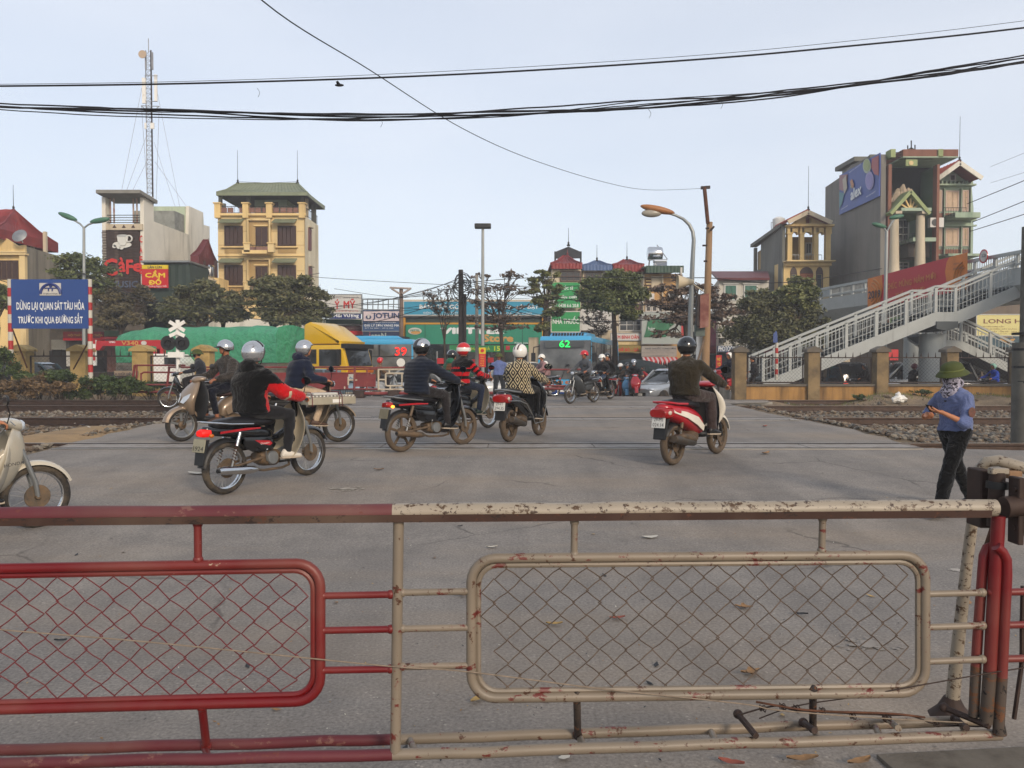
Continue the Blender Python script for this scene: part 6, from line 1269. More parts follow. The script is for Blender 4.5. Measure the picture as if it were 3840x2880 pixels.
corr(r4,P('R',1026,0,55).x,P('R',1335,0,55).x,54.0,P('R',0,396,55).z,P('R',0,338,55).z,DGRN);MB().box(P('R',1024,0,54).x,54.02,P('R',0,338,54).z,P('R',1350,0,54).x,62,P('R',0,328,54).z).build('roof',DGRN,r4);MB().box(P('R',1332,0,54).x,53.95,P('R',0,396,54).z,P('R',1348,0,54).x,54.2,P('R',0,338,54).z).build('gutter',WSG,r4)
a=prect('R',1090,410,1180,520,55);MB().box(a[0],55.0,a[1],a[2],55.09,a[3]).build('curtain',CREAMW,r4);
for i in range(8):a=prect('R',1045,418+13*i,1086,428+13*i,55.02);MB().box(a[0],55.0,a[1],a[2],55.09,a[3]).build('timber_louvre',TIM if i%2 else YEL,r4)
for x in(1025,1182):a=prect('R',x-6,398,x+6,1150,54.9);MB().box(a[0],54.85,-.2,a[2],55.09,a[3]).build('pilaster',CREAMW,r4)
for x in range(1040,1320,52):window(r4,'R',x,655,x+48,708,55.1,1,1,WSG,DGL)
s_=sign('billboard','pale shop billboard with a green brushed poster over the small pharmacy','R',1015,712,1330,968,54.2,mat('pale grey board','#939a94',.6,.08,1.5),edge=STEEL)
q=MB();pp=[P('R',*p,54.1) for p in((1062,780),(1160,765),(1290,800),(1240,840),(1210,915),(1030,915),(1050,850))];q.prism([(p.x,p.z) for p in pp],54.15,54.19);b_=q.build('poster',mat('green poster paint','#1f6440',.6,.3,1.2,dirt='#7a9a84',damt=.35,dscale=.8),s_);ptext('Prudent','R',1062,830,1120,862,54.13,TW,b_)
s_=sign('shop_sign','grey pharmacy sign with dark NHÀ THUỐC TÙNG SƠN lettering','R',1008,990,1300,1078,53.9,mat('grey sign','#8a847c',.6,.08,2),lines=[('NHÀ THUỐC TÙNG SƠN',1040,998,1290,1018,TD,dict(bold=.03)),('ĐẠT TIÊU CHUẨN GPP',1080,1024,1240,1036,TD),('BÁN BUÔN BÁN LẺ THUỐC TÂN DƯỢC',1015,1042,1280,1050,TD),('CUNG CẤP THIẾT BỊ Y TẾ',1080,1064,1230,1073,TD)])
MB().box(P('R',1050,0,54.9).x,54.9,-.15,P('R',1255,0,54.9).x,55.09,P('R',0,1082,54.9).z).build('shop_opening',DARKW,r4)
q=MB();n=16
AW=thing('awning','short red and white scalloped awning over the pharmacy door','awning',P('R',1150,1090,53.6))
for i in range(n):
    x0_,x1_=1012+18*i,1012+18*(i+1);a=P('R',x0_,1082,53.9);b=P('R',x1_,1082,53.9);q=MB();q.v=[(a.x,53.9,a.z),(b.x,53.9,a.z),(b.x,53.1,a.z-.25),((a.x+b.x)/2,53.1,a.z-.52),(a.x,53.1,a.z-.25)];q.f=[(0,1,2,4),(4,2,3)];q.m=[0,0];q.build('awning_strip',SGR if i%2 else PINKW,AW)
r5=shopcol('shop_house','low pink and red fronted shops behind the tan utility pole',1335,1640,700,WHTW,55.4)
for s_,x0,y0,x1,y1,m_ in(('1',1340,745,1395,985,SGR),('2',1560,770,1650,1000,mat('dusky pink board','#8a4a58',.6,.15,2)),('3',1395,870,1475,1010,DARKW),('5',1395,1060,1470,1200,DARKW),('6',1575,1060,1640,1220,DARKW),('4',1575,985,1640,1050,mat('dark red board','#6e1a20',.6,.1,2))):a=prect('R',x0,y0,x1,y1,55);MB().box(a[0],55.1,a[1],a[2],55.38,a[3]).build('front_panel',m_,r5)
ptext('CAFE','R',1340,960,1390,978,55.08,TW,r5);ptext('CẦU','R',1590,990,1636,1010,55.08,TR,r5)
r=thing('water_tank','shiny steel water tank on a stand on the green roofed shop','tank',P('R',1120,328,57));p=P('R',1118,222,57)
q=MB();q.lathe([(.15,-.55),(.4,-.52),(.47,-.4),(.47,.4),(.4,.52),(.15,.55)],p,24,'x');q.build('tank',CHROME,r,smooth=40)
q=MB()
for x in(1068,1110,1170):q.tube([P('R',x,330,57),P('R',x+8,262,57)],.05,5)
q.tube([P('R',1060,275,56.6),P('R',1220,275,56.6)],.05,5);q.tube([P('R',1135,150,57),P('R',1222,270,57)],.03,5);q.build('stand',STEEL,r)
r=thing('solar_heater','small rack of solar heater tubes beside the steel tank','heater',P('R',1170,328,56));q=MB();q.box(P('R',1112,0,56).x,56,P('R',0,296,56).z,P('R',1222,0,56).x,56.5,P('R',0,272,56).z);q.build('header_tank',CHROME,r,bevel=.08)
q=MB()
for i in range(16):x=1116+6.6*i;q.tube([P('R',x,296,56.1),P('R',x,328,55.2)],.045,5)
q.build('glass_tubes',mat('blue grey tubes','#4a5260',.3,.1,2),r)
# ================================================================== H. white house with maroon roof
Y=53;r=building('white_house','two storey white house with maroon sheet roof and green shutters','R',1800,1150,Y);A,B=P('R',1645,900,Y),P('R',2060,900,Y)
foot(r,[(A.x,Y),(B.x,Y),(B.x,60),(P('R',1590,500,60).x,60)],-.2,P('R',1700,432,Y).z,wallm('off white render','#b5b1a6','#857f74'));q=MB();q.v=[(P('R',1640,0,Y-.5).x,Y-.5,P('R',0,434,Y-.5).z),(P('R',2075,0,Y-.5).x,Y-.5,P('R',0,434,Y-.5).z),(P('R',2060,0,60).x,60,P('R',0,378,60).z),(P('R',1585,0,60).x,60,P('R',0,378,60).z)];q.f=[(0,1,2,3)];q.m=[0];solid(q,.15).build('roof',MAROON,r)
GSH=mat('green louvred shutter','#1f5a4c',.5,.15,3);WFR=mat('white window frame','#b9b9b4',.5,.05,3)
for x0,x1 in((1692,1800),(1855,1970)):
    window(r,'R',x0,480,x1,612,Y,2,1,WFR,leaf=GSH,proud=.02);a=prect('R',x0-12,470,x1+12,478,Y);MB().box(a[0],Y-.15,a[1],a[2],Y-.001,a[3]).build('lintel',WFR,r)
window(r,'R',1690,765,1740,885,Y,1,1,WFR,glass('blue glass',(.03,.05,.09)),proud=.02);MB().box(P('R',1655,0,Y).x,Y-.5,P('R',0,962,Y).z,P('R',1700,0,Y).x,Y-.01,P('R',0,925,Y).z).build('air_conditioner',BLACKP,label='dark air conditioner box on the white house wall',cat='air conditioner')
a=prect('R',1650,700,2060,712,Y);MB().box(a[0],Y-.12,a[1],a[2],Y-.001,a[3]).build('string_course',WFR,r)
sign('shop_sign','blue sign with pale PHOTOCOPY lettering under the white house','R',1640,988,1850,1038,Y-1,mat('dark blue face 2','#1f3a5f',.5,.1,2),lines=[('PHOTOCOPY',1646,992,1815,1032,TW,dict(bold=.03))])
MB().box(P('R',1640,0,Y).x,Y-.3,-.15,P('R',2050,0,Y).x,Y-.01,P('R',0,1040,Y).z).build('shop_opening',DARKW,r)
s_=sign('banner','tall narrow red banner with yellow letters by the photocopy shop','RB',1065,365,1125,560,Y-1.2,SGR,.04);[ptext(t,'RB',1078,385+52*i,1112,425+52*i,Y-1.22,TY,s_,bold=.03) for i,t in enumerate(('PHÔ','TÔ','MÀU'))]
# ================================================================== I. right hand houses
def pb(nm,r,v,x0,y0,x1,y1,Y,th,m,pr=.0,bv=0):
    a=prect(v,x0,y0,x1,y1,Y);return MB().box(a[0],Y-th,a[1],a[2],Y-pr-.001,a[3]).build(nm,m,r,bevel=bv)
Y=56;r=building('narrow_house','narrow ochre house with three arches and open gable, grey side wall','E',540,1100,Y)
A,B=P('E',398,700,Y),P('E',682,700,Y);zt=P('E',540,590,Y).z;Lb=P('E',208,700,66)
q=MB();q.v=[(A.x,Y+.05,-.2),(Lb.x,66,-.2),(Lb.x,66,P('E',208,860,66).z),(P('E',262,700,64).x,64,P('E',262,845,64).z),(P('E',262,700,64).x,64,P('E',262,675,64).z),(P('E',395,700,Y+.4).x,Y+.4,P('E',405,575,Y+.4).z),(A.x,Y+.05,P('E',400,600,Y).z)];q.f=[tuple(range(7))];q.m=[0];solid(q,.2).build('side_wall',GREYW,r)
q=MB();q.beam(P('E',208,700,66),P('E',395,572,Y+.4),.5,.25);q.build('roof_edge',GREYW,r);pb('post',r,'E',208,715,226,860,65.9,.3,GREYW)
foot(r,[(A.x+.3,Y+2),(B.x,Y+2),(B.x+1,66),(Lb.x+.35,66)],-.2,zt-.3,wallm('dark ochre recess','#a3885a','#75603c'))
zf=P('E',0,830,Y).z;MB().box(A.x,Y,-.2,B.x,Y+1.99,P('E',0,800,Y).z).build('wall',YEL2,r)
cols=[(408,438),(486,512),(572,600),(645,676)]
for x0,x1 in cols:pb('column',r,'E',x0,622,x1,797,Y+.4,.4,YEL2);pb('capital',r,'E',x0-4,622,x1+4,632,Y+.4,.46,YEL2)
def archw(x0,x1,yspr,ytop,ylim,nm='arch'):
    a,b=P('E',x0,yspr,Y),P('E',x1,yspr,Y);zt_,zl=P('E',x0,ytop,Y).z,P('E',x0,ylim,Y).z;pts=[(a.x,zl),(a.x,a.z)];cx,w_=(a.x+b.x)/2,(b.x-a.x)/2
    for k in range(1,10):t=math.pi*(1-k/10);pts.append((cx+w_*math.cos(t),a.z+(zt_-a.z)*math.sin(t)))
    pts+=[(b.x,a.z),(b.x,zl)];q=MB()
    for p,q2 in zip(pts[:-1],pts[1:]):
        if abs(p[0]-q2[0])<1e-6:continue
        q.prism([(p[0],p[1]),(q2[0],q2[1]),(q2[0],zl),(p[0],zl)],Y,Y+.4)
    q.build(nm,YEL2,r)
for x0,x1 in((438,486),(512,572),(600,645)):archw(x0,x1,630,612,586)
for x0,x1 in((408,438),(486,512),(572,600),(645,682)):pb('spandrel',r,'E',x0,586,x1,622,Y+.4,.4,YEL2)
pb('cornice',r,'E',402,575,688,587,Y+.4,.7,YEL2);pb('cornice',r,'E',392,797,692,805,Y,.8,YEL);pb('fascia_band',r,'E',405,806,685,826,Y,.3,YEL2)
railing(r,(P('E',438,0,Y).x,Y+.1),(P('E',645,0,Y).x,Y+.1),P('E',0,797,Y).z,P('E',0,755,Y).z,STEEL,.22)
q=MB();pp=[P('E',*p,Y+.2) for p in((425,576),(548,488),(690,576))];w0=[P('E',*p,Y+.2) for p in((527,562),(527,528),(543,516),(560,528),(560,562))]
q.prism([(p.x,p.z) for p in(pp[0],P('E',470,544,Y+.2),P('E',470,576,Y+.2))],Y,Y+.3).prism([(p.x,p.z) for p in(P('E',470,576,Y+.2),P('E',470,540,Y+.2),pp[1],w0[2],w0[1],w0[0],P('E',527,576,Y+.2))],Y,Y+.3).prism([(p.x,p.z) for p in(P('E',527,576,Y+.2),w0[0],w0[4],P('E',560,576,Y+.2))],Y,Y+.3).prism([(p.x,p.z) for p in(P('E',560,576,Y+.2),w0[4],w0[3],w0[2],pp[1],pp[2])],Y,Y+.3);q.build('gable',YEL,r)
TILE=mat('red roof tile','#8a3a28',.7,.25,6,dirt='#5c3026',damt=.35)
def gable_roof(r,v,pL,pT,pR,Y0,Y1,trim=None,th=.16):
    a,b,c=P(v,*pL,Y0),P(v,*pT,Y0),P(v,*pR,Y0);k=Vector((0,Y1-Y0,0));q=MB();q.v=[a,b,c,a+k,b+k,c+k];q.f=[(0,1,4,3),(1,2,5,4)];q.m=[0,0];o=solid(q,th).build('roof',TILE,r)
    rb=MB();n=int((Y1-Y0)/.4)
    for i in range(n):kk=Vector((0,.2+.4*i,th*.6));rb.tube([a+kk,b+kk,c+kk],.05,4)
    rb.build('roof_tiles',TILE,r,kind='stuff')
    q=MB();q.beam(a+Vector((0,-.06,-.1)),b+Vector((0,-.06,-.1)),.1,.28);q.beam(b+Vector((0,-.06,-.1)),c+Vector((0,-.06,-.1)),.1,.28);q.build('barge_board',trim or CREAMW,r)
gable_roof(r,'E',(422,545),(548,482),(694,548),Y-.8,Y+2.2);finial(r,P('E',549,482,Y),3.1)
for x0,x1,dz in((436,478,BRN),(496,578,mat('orange brown door','#7a3e1c',.5,.2,4)),(596,640,BRN)):
    window(r,'E',x0,872,x1,985,Y,1 if dz is BRN else 2,1,dz,leaf=dz if dz is not BRN else None,gm=GLS)
    a=P('E',x0,872,Y);b=P('E',x1,872,Y);q=MB();cx,w_=(a.x+b.x)/2,(b.x-a.x)/2;q.prism([(cx+w_*math.cos(math.pi*k/10),a.z+.45*math.sin(math.pi*k/10)) for k in range(11)],Y-.04,Y-.001);q.build('arch_light',BRN,r)
window(r,'E',530,680,572,752,Y+2,2,1,WFR,GLS)
r=thing('roof_tank','small white water tank beside the ochre house gable','tank',P('E',365,600,60));MB().lathe([(.4,0),(.45,.1),(.45,.8),(.2,.95)],P('E',365,600,60),14).build('tank',WHITE,r,smooth=40);MB().tube([P('E',320,625,60),P('E',318,555,60),P('E',375,553,60)],.03,5).build('pipe_frame',STEEL,r)
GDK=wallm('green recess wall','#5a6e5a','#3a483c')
Y=50;r=building('tall_house','tall grey walled house with brick edged front, deep loggia and a big blue paint banner','E',1180,1100,Y)
A,B=P('E',1018,700,Y),P('E',1342,700,Y);Bk=P('E',668,700,62)
zt=P('E',1020,120,Y).z;zb_=P('E',668,330,62).z;WA,WB=(A.x,Y),(Bk.x,62)
pts=[PP('E',*p,WA,WB) for p in((1018,135),(930,152),(825,200),(765,270),(668,335))];q=MB();q.v=pts+[Vector((Bk.x,62,-.2)),Vector((A.x,Y,-.2))];q.f=[tuple(range(7))];q.m=[0];w_=solid(q,.3).build('side_wall',wallm('grey cement render','#75716a','#5f5c56',.4),r)
foot(r,[(A.x+.2,Y+2.5),(B.x-.1,Y+2.5),(B.x+1.5,62),(Bk.x+.45,61.8)],-.2,P('E',0,330,62).z,GREYW)
foot(r,[(A.x+.2,Y+2.6),(B.x-.1,Y+2.6),(B.x+.4,56),(A.x+1.1,56)],P('E',0,330,62).z,P('E',0,170,Y).z,GREYW)
q=MB();a,b=PP('E',715,225,WA,WB),PP('E',835,158,WA,WB);q.v=[a,b,b+Vector((5,0,0)),a+Vector((5,0,0))];q.f=[(0,1,2,3)];q.m=[0];solid(q,.3).build('roof_slab',GREYW,r);MB().box(PP('E',760,250,WA,WB).x+.2,58,12,PP('E',760,250,WA,WB).x+3,59,PP('E',760,220,WA,WB).z).build('roof_room',GREYW,r)
for x0,x1 in((1014,1046),(1312,1342)):pb('brick_edge',r,'E',x0,205,x1,1180,Y+.5,.5,BRKR);a=prect('E',x0,205,x1,1180,Y+.5);MB().box(a[0]+.2,Y+.51,-.2,a[2]-.05,Y+2.3,a[3]).build('recess_side',GDK,r)
pb('roof_beam',r,'E',1022,163,1350,207,Y+2.4,2.5,BRKR);pb('cornice',r,'E',1018,207,1345,214,Y+2.4,2.6,GRNW)
for x0,x1 in((1030,1060),(1322,1352)):pb('corner_block',r,'E',x0,116,x1,166,Y+.5,.7,wallm('mossy green render','#8a9468','#5c6a48'))
pb('centre_panel',r,'E',1152,165,1224,205,Y-.1,.1,wallm('mossy green render','#8a9468','#5c6a48'));disc('E',1190,184,14,14,Y-.25,.05,YEL,r,'medallion')
q=MB()
for y in(119,134,149,160):q.tube([P('E',1060,y,Y+.2),P('E',1324,y,Y+.2)],.025,4)
for x,t in((1168,75),(1190,45),(1213,72)):q.tube([P('E',x,162,Y+.2),P('E',x,t,Y+.2)],.04,4)
for a_,b_ in(((1168,160),(1190,120)),((1213,160),(1190,120)),((1168,105),(1190,90)),((1213,105),(1190,90))):q.tube([P('E',*a_,Y+.2),P('E',*b_,Y+.2)],.04,4)
q.build('roof_grille',IRON,r)
a=prect('E',1046,214,1312,1180,Y+2.4);MB().box(a[0],Y+2.3,-.2,a[2],Y+2.39,a[3]).build('recess_wall',GDK,r)
pb('upper_opening',r,'E',1050,216,1310,440,Y+2.3,.05,DARKW)
ROCK=mat('carved rock ornament','#a3937e',.9,.3,3,bump=.6,bscale=8);rk=MB();r9=random.Random(4)
for k in range(22):x=1080+r9.uniform(0,120);t=305+abs(x-1145)*.9+r9.uniform(0,45);a,b=P('E',x,440,Y+1),P('E',x+r9.uniform(-8,8),t,Y+1);rk.tube([a,a.lerp(b,.6)+Vector((r9.uniform(-.1,.1),0,0)),b],[.45,.3,.06],6)
rk.build('rock_ornament',ROCK,r,smooth=30)
for p in(((1065,500),(1190,360)),((1190,360),(1308,500))):
    a,b=P('E',*p[0],Y-.5),P('E',*p[1],Y-.5);q=MB();q.v=[a,b,b+Vector((0,2.6,0)),a+Vector((0,2.6,0))];q.f=[(0,1,2,3)];q.m=[0];o=solid(q,.2).build('porch_roof',wallm('mossy green render','#8a9468','#5c6a48'),r)
pb('porch_beam',r,'E',1090,478,1275,497,Y+.4,.8,GRNW)
q=MB();c=P('E',1185,478,Y-.1)
for x in(1120,1150,1185,1215,1245):q.beam(c,P('E',x,438 if abs(x-1185)>50 else 405,Y-.1),.08,.09)
q.build('gable_strut',YEL2,r)
for x in(1080,1242):pb('capital',r,'E',x-20,495,x+20,512,Y+.3,.7,CREAMW);a=P('E',x,512,Y);b=P('E',x,870,Y);MB().lathe([(.36,0),(.32,.3),(.27,(a.z+.0-b.z)*.6),(.25,a.z-b.z)],b,14).build('column',CREAMW,r,smooth=50)
for y0,y1 in((535,680),(800,870)):window(r,'E',1100,y0,1175,y1,Y+2.3,2,3,WFR,GLS)
for y0,y1 in((620,678),):railing(r,(P('E',1095,0,Y+.3).x,Y+.3),(P('E',1228,0,Y+.3).x,Y+.3),P('E',0,y1,Y).z,P('E',0,y0,Y).z,IRON,.2)
pb('balcony_slab',r,'E',1092,682,1228,705,Y+2.3,2.3,GRNW);pb('spandrel',r,'E',1096,708,1225,790,Y+2.3,1.6,wallm('brown grey render','#6e6358','#554b42'));pb('ledge',r,'E',1046,436,1100,450,Y+2.3,1.8,GRNW)
b_=thing('paint_banner','big blue paint banner with white alex lettering and pale paint drops on grey wall','banner',PP('E',900,350,WA,WB));off=Vector((-.25,-.05,0));cs=[PP('E',*p,WA,WB)+off for p in((765,508),(1016,392),(1020,122),(768,262))];q=MB();q.v=cs;q.f=[(0,1,2,3)];q.m=[0];o=solid(q,.06).build('panel',mat('royal blue banner','#27438f',.5,.12,.8),b_)
def bq(pts,m,k=1.,nm='print'):
    q=MB();q.v=[PP('E',*p,WA,WB)+off*(1+.3*k) for p in pts];q.f=[tuple(range(len(pts)))];q.m=[0];return q.build(nm,m,b_)
def ell(cx,cy,rx,ry,m,k,n=18):return bq([(cx+rx*math.cos(6.283*i/n),cy+ry*math.sin(6.283*i/n)) for i in range(n)],m,k)
cm=lambda n,c:mat(n,c,.5,.08,2);ell(960,295,27,58,cm('mauve','#8f86b4'),1.2);ell(960,300,21,46,cm('mauve2','#7f74ac'),1.4);ell(943,205,26,46,cm('pale lime','#a0a890'),1.2);ell(943,200,20,38,cm('lime','#8f9a5c'),1.4);bq([(975,160),(1018,138),(1018,265),(990,255),(972,215)],cm('banner red','#9a3a3a'),1.3)
bq([(768,264),(820,255),(815,330),(790,360),(768,350)],cm('banner rose','#8a5a5a'),1.1);bq([(768,365),(800,375),(785,440),(768,470)],cm('banner teal','#3f7a84'),1.1);bq([(790,290),(812,262),(820,340),(800,380)],cm('banner cream','#a89c88'),1.4);bq([(848,340),(836,300),(850,285),(862,320),(856,345)],cm('banner orange','#b07040'),1.3);bq([(846,350),(838,322),(848,335)],cm('lime','#8f9a5c'),1.5)
xd=(cs[1]-cs[0]);xd.z=0;xd.normalize()
def btext(s_,x0,y0,x1,y1,m=TW,**k):a=PP('E',x0,y1,WA,WB)+off*1.5;b=PP('E',x1,y1,WA,WB);c=PP('E',x0,y0,WA,WB);text(s_,a,xd,(0,0,1),(Vector((b.x,b.y,0))-Vector((a.x,a.y,0))).length,c.z-a.z,m,b_,**k)
btext('alex',845,355,912,418,bold=.05);btext('SƠN CÔNG NGHỆ MỸ',942,392,1005,404);btext('SƠN KIẾN TRÚC, SƠN NGOẠI THẤT',835,240,912,252);btext('www.son-alex.vn',785,470,828,478)
Y=54;r=building('green_house','pale green narrow house with red tiled gable and cream balcony doors','E',1460,1000,Y);A,B=P('E',1345,700,Y),P('E',1560,700,Y);foot(r,[(A.x,Y),(B.x,Y),(P('E',1585,0,62).x,62),(A.x-1,62)],-.2,P('E',0,330,Y).z,GRNW)
q=MB();pp=[P('E',*p,Y-.01) for p in((1345,330),(1345,285),(1490,185),(1575,262),(1575,330))];q.prism([(p.x,p.z) for p in pp],Y-.01,Y+.3);q.build('gable',GRNW,r)
gable_roof(r,'E',(1318,300),(1490,175),(1628,272),Y-1.4,62,WHTW);finial(r,P('E',1490,175,Y),3.0);window(r,'E',1425,255,1465,298,Y,1,1,WFR,leaf=BRN,proud=.02)
for i in range(8):pb('bracket',r,'E',1365+26*i,300,1373+26*i,322,Y,.3,GRNW)
pb('cornice',r,'E',1340,322,1572,332,Y,.45,GRNW);CRD=mat('cream panelled door','#b39a80',.6,.1,4);PNK=mat('pale pink frame','#b59c90',.6,.1,3)
for y0,y1 in((355,487),(588,702),(960,1110)):
    for x0,x1 in((1336,1380),(1505,1545)):window(r,'E',x0,y0,x1,y1,Y,2,3,PNK,leaf=CRD,proud=.02)
    window(r,'E',1400,y0+2,1484,y1+(0 if y0>400 else-5),Y,2,1,PNK,leaf=CRD,proud=.02)
for x in(1388,1494,1552):pb('pilaster',r,'E',x-4,345,x+4,540,Y,.2,GRNW);pb('pilaster',r,'E',x-4,575,x+4,775,Y,.2,GRNW)
pb('brick_band',r,'E',1338,497,1555,530,Y,.05,BRKR);pb('brick_band',r,'E',1335,722,1555,750,Y,.05,BRKR)
for x0,x1,y in((1392,1545,515),(1350,1560,765)):
    pb('balcony_slab',r,'E',x0,y,x1,y+32 if y<600 else y+14,Y,1.4,GRNW);railing(r,(P('E',x0+4,0,Y-1.3).x,Y-1.3),(P('E',x1-4,0,Y-1.3).x,Y-1.3),P('E',0,y,Y-1.3).z,P('E',0,y-52,Y-1.3).z,IRON,.16)
for y in(538,572):pb('string_course',r,'E',1335,y,1585,y+9,Y,.25,GRNW)
Y=50;r=building('shop_building','low brown rendered shop behind the footbridge at the far right','E',1760,1400,Y);a=prect('E',1625,1065,2050,1540,Y);MB().box(a[0],Y,-.2,a[2],Y+8,a[3]).build('wall',wallm('brown grey render','#6e6358','#554b42'),r)
pb('upper_block',r,'E',1770,1010,2000,1062,Y+3,2,GREYW);pb('green_panel',r,'F',860,850,1035,1000,Y,.2,GRNW);pb('shop_opening',r,'E',1640,1340,2000,1540,Y,.1,DARKW)
CRS=mat('pale yellow sign face','#c2b878',.5,.06,2)
sign('shop_sign','pale yellow LONG H electrical shop sign at the right edge','E',1597,1130,1990,1257,Y-1,CRS,edge=STEEL,lines=[('LONG HẢI',1640,1146,1930,1182,TB,dict(bold=.02)),('CHUYÊN CUNG CẤP :',1627,1195,1770,1206,TB),('THIẾT BỊ ĐIỆN XÂY DỰNG - ĐÈN',1620,1211,1900,1222,TB),('KÉT SẮT - ỔN ÁP - LIOA CA',1656,1226,1880,1237,TB),('ĐC: 115 ĐƯỜNG NGỌC HỒI - HOÀNG MAI - HN',1620,1243,1900,1250,TB)])
s_=sign('shop_sign','dark teal sign with a gold winged W under the pale yellow sign','E',1600,1262,1990,1330,Y-1,mat('dark teal face','#24434f',.5,.08,2),lines=[('WOMAN CLUB',1742,1264,1822,1272,TG)])
for pts in(((1766,1282),(1779,1306),(1788,1290),(1797,1306),(1811,1282)),):MB().tube([P('E',*p,Y-1.06) for p in pts],.055,5).build('wing_mark',TG,s_)
for k in range(3):
    for s in(-1,1):MB().tube([P('E',1788+s*18-s*k*-2,1284+7*k,Y-1.06),P('E',1788+s*(46-7*k),1281+7*k,Y-1.06)],.04,5).build('wing_mark',TG,s_)
r=building('shop_row','dark shop openings with brick pier behind the footbridge stairs','E',1100,1500,49);a=prect('E',640,1195,1590,1540,49);MB().box(a[0],49,-.2,a[2],49.4,a[3]).build('wall',mat('dark shop front','#2a2826',.8,.3,1),r);pb('brick_pier',r,'E',1248,1290,1282,1540,49,.3,BRKR);pb('pink_panel',r,'E',1090,1080,1345,1120,49,.2,mat('pink shop panel','#a8626e',.6,.1,2));pb('red_panel',r,'E',1040,1345,1100,1412,49,.2,SGR);pb('pale_pier',r,'E',640,1150,668,1540,49,.3,YEL2);pb('white_panel',r,'E',740,1390,800,1530,49,.2,CREAMW)
r=building('shop_row','maroon shop front under the dark green trees, right of the photocopy shop','E',400,1500,52.5);a=prect('E',200,1195,640,1540,52.5);MB().box(a[0],52.5,-.2,a[2],57,a[3]).build('wall',GREYW,r);pb('sign_board',r,'E',272,1312,388,1385,52.5,.3,mat('dusty maroon board','#5e2a34',.6,.1,2));pb('shop_opening',r,'E',200,1390,640,1540,52.5,.1,DARKW)
# ================================================================== left low shops (view K)
Y=50;r=building('shop_row','dim low shops with dark red signs behind the blue level crossing sign','K',900,1300,Y);a=prect('K',-900,600,2600,1300,Y);MB().box(a[0],Y,-.2,a[2],Y+2,P('K',0,200,Y).z).build('wall',mat('dim shop fronts','#4c463e',.9,.3,.7,dirt='#6a5f50',damt=.4),r)
pb('sign_board',r,'K',320,630,510,880,Y,.4,mat('dark red board','#6e1a20',.6,.1,2));b_=pb('sign_board',r,'K',990,650,1545,745,Y,.4,mat('dark red board','#6e1a20',.6,.1,2));ptext('NỘI THẤT TRỌNG THỎA','K',1010,672,1520,722,Y-.41,mat('dull gold letters','#a08030',.6),b_,bold=.03);pb('sign_board',r,'K',1000,748,1560,780,Y,.5,SGR)
for x0,y0,x1,y1,m_ in((500,760,650,880,WSG),(808,770,1020,915,mat('grey printed board','#77766e',.6,.25,3)),(1030,930,1110,1160,WSG),(0,460,130,540,GREYW)):pb('notice_board',r,'K',x0,y0,x1,y1,Y,.35,m_)
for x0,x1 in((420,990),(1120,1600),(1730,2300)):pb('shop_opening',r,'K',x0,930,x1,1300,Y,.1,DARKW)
for i in range(12):pb('shutter_slat',r,'K',0,570+28*i,150,588+28*i,Y,.3,BRN)
r=building('shop','shop with dull green fascia and red band behind the red crane truck','L',900,1420,47);a=prect('L',775,1160,1055,1420,47);MB().box(a[0],47,-.2,a[2],49.9,a[3]).build('wall',mat('brick brown front','#5a3a30',.8,.2,1.5),r);pb('green_fascia',r,'L',772,1158,1055,1200,47,.3,mat('dull green fascia','#3f5038',.7,.2,2));pb('red_band',r,'L',752,1203,1060,1222,47,.4,SGR);pb('dark_window',r,'L',845,1270,1020,1400,47,.1,glass('shop dark glass',(.02,.02,.022)));ptext('K+','L',898,1358,932,1380,46.88,TW,r)
# ================================================================== footbridge
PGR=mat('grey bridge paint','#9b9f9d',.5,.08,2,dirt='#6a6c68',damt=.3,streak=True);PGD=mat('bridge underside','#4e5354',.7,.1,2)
BD=thing('footbridge','grey painted pedestrian footbridge deck crossing behind the stairs on the right','footbridge',(20,44,5));DA,DB=(18.2,58.),(20.7,32.3)
bp=lambda x,y,o=0:PP('E',x,y,(DA[0]+o,DA[1]),(DB[0]+o,DB[1]));zr=bp(780,942).z;zdk,zbt=bp(780,1020).z+.1,bp(780,1160).z
def along(t,dx=0,z=0):return Vector((DA[0]+(DB[0]-DA[0])*t+dx,DA[1]+(DB[1]-DA[1])*t,z))
q=MB();sec=[(0,zdk),(2.6,zdk),(2.6,zdk-.5),(2.1,zbt+.1),(.5,zbt+.1),(0,zdk-.7)]
for t in(-.02,1.6):q.v+=[along(t,a,z) for a,z in sec]
q.f=[tuple(range(6)),tuple(range(11,5,-1))]+[(i,(i+1)%6,(i+1)%6+6,i+6) for i in range(6)];q.m=[0]*8;q.build('deck_girder',PGR,BD)
for dx in(0,2.6):
    q=MB();q.beam(along(-.02,dx,zr),along(1.6,dx,zr),.12,.14);q.beam(along(-.02,dx,zdk+.15),along(1.6,dx,zdk+.15),.06,.08);q.build('handrail',PGR,BD)
    for i in range(33):t=i/20-.02;p=along(t,dx,0);MB().box(p.x-.05,p.y-.05,zdk,p.x+.05,p.y+.05,zr-.07).build('rail_post',PGR,BD)
    q=MB()
    for i in range(300):p=along(-.02+1.62*i/300,dx,0);q.box(p.x-.008,p.y-.02,zdk+.15,p.x+.008,p.y+.02,zr-.08)
    q.build('balusters',PGR,BD,kind='stuff')
q=MB();q.v=[along(-.02,-.03,zdk+.18),along(.38,-.03,zdk+.18),along(.38,-.03,zr-.1),along(-.02,-.03,zr-.1)];q.f=[(0,1,2,3)];q.m=[0];q.build('infill_panel',mat('pale rail infill','#8c9496',.5,.1,1.5),BD)
for t in(.05,.62,1.3):p=along(t,1.3,-.2);MB().tube([p,Vector((p.x,p.y,zbt+.12))],.45,20).build('pier',PGR,BD,smooth=True)
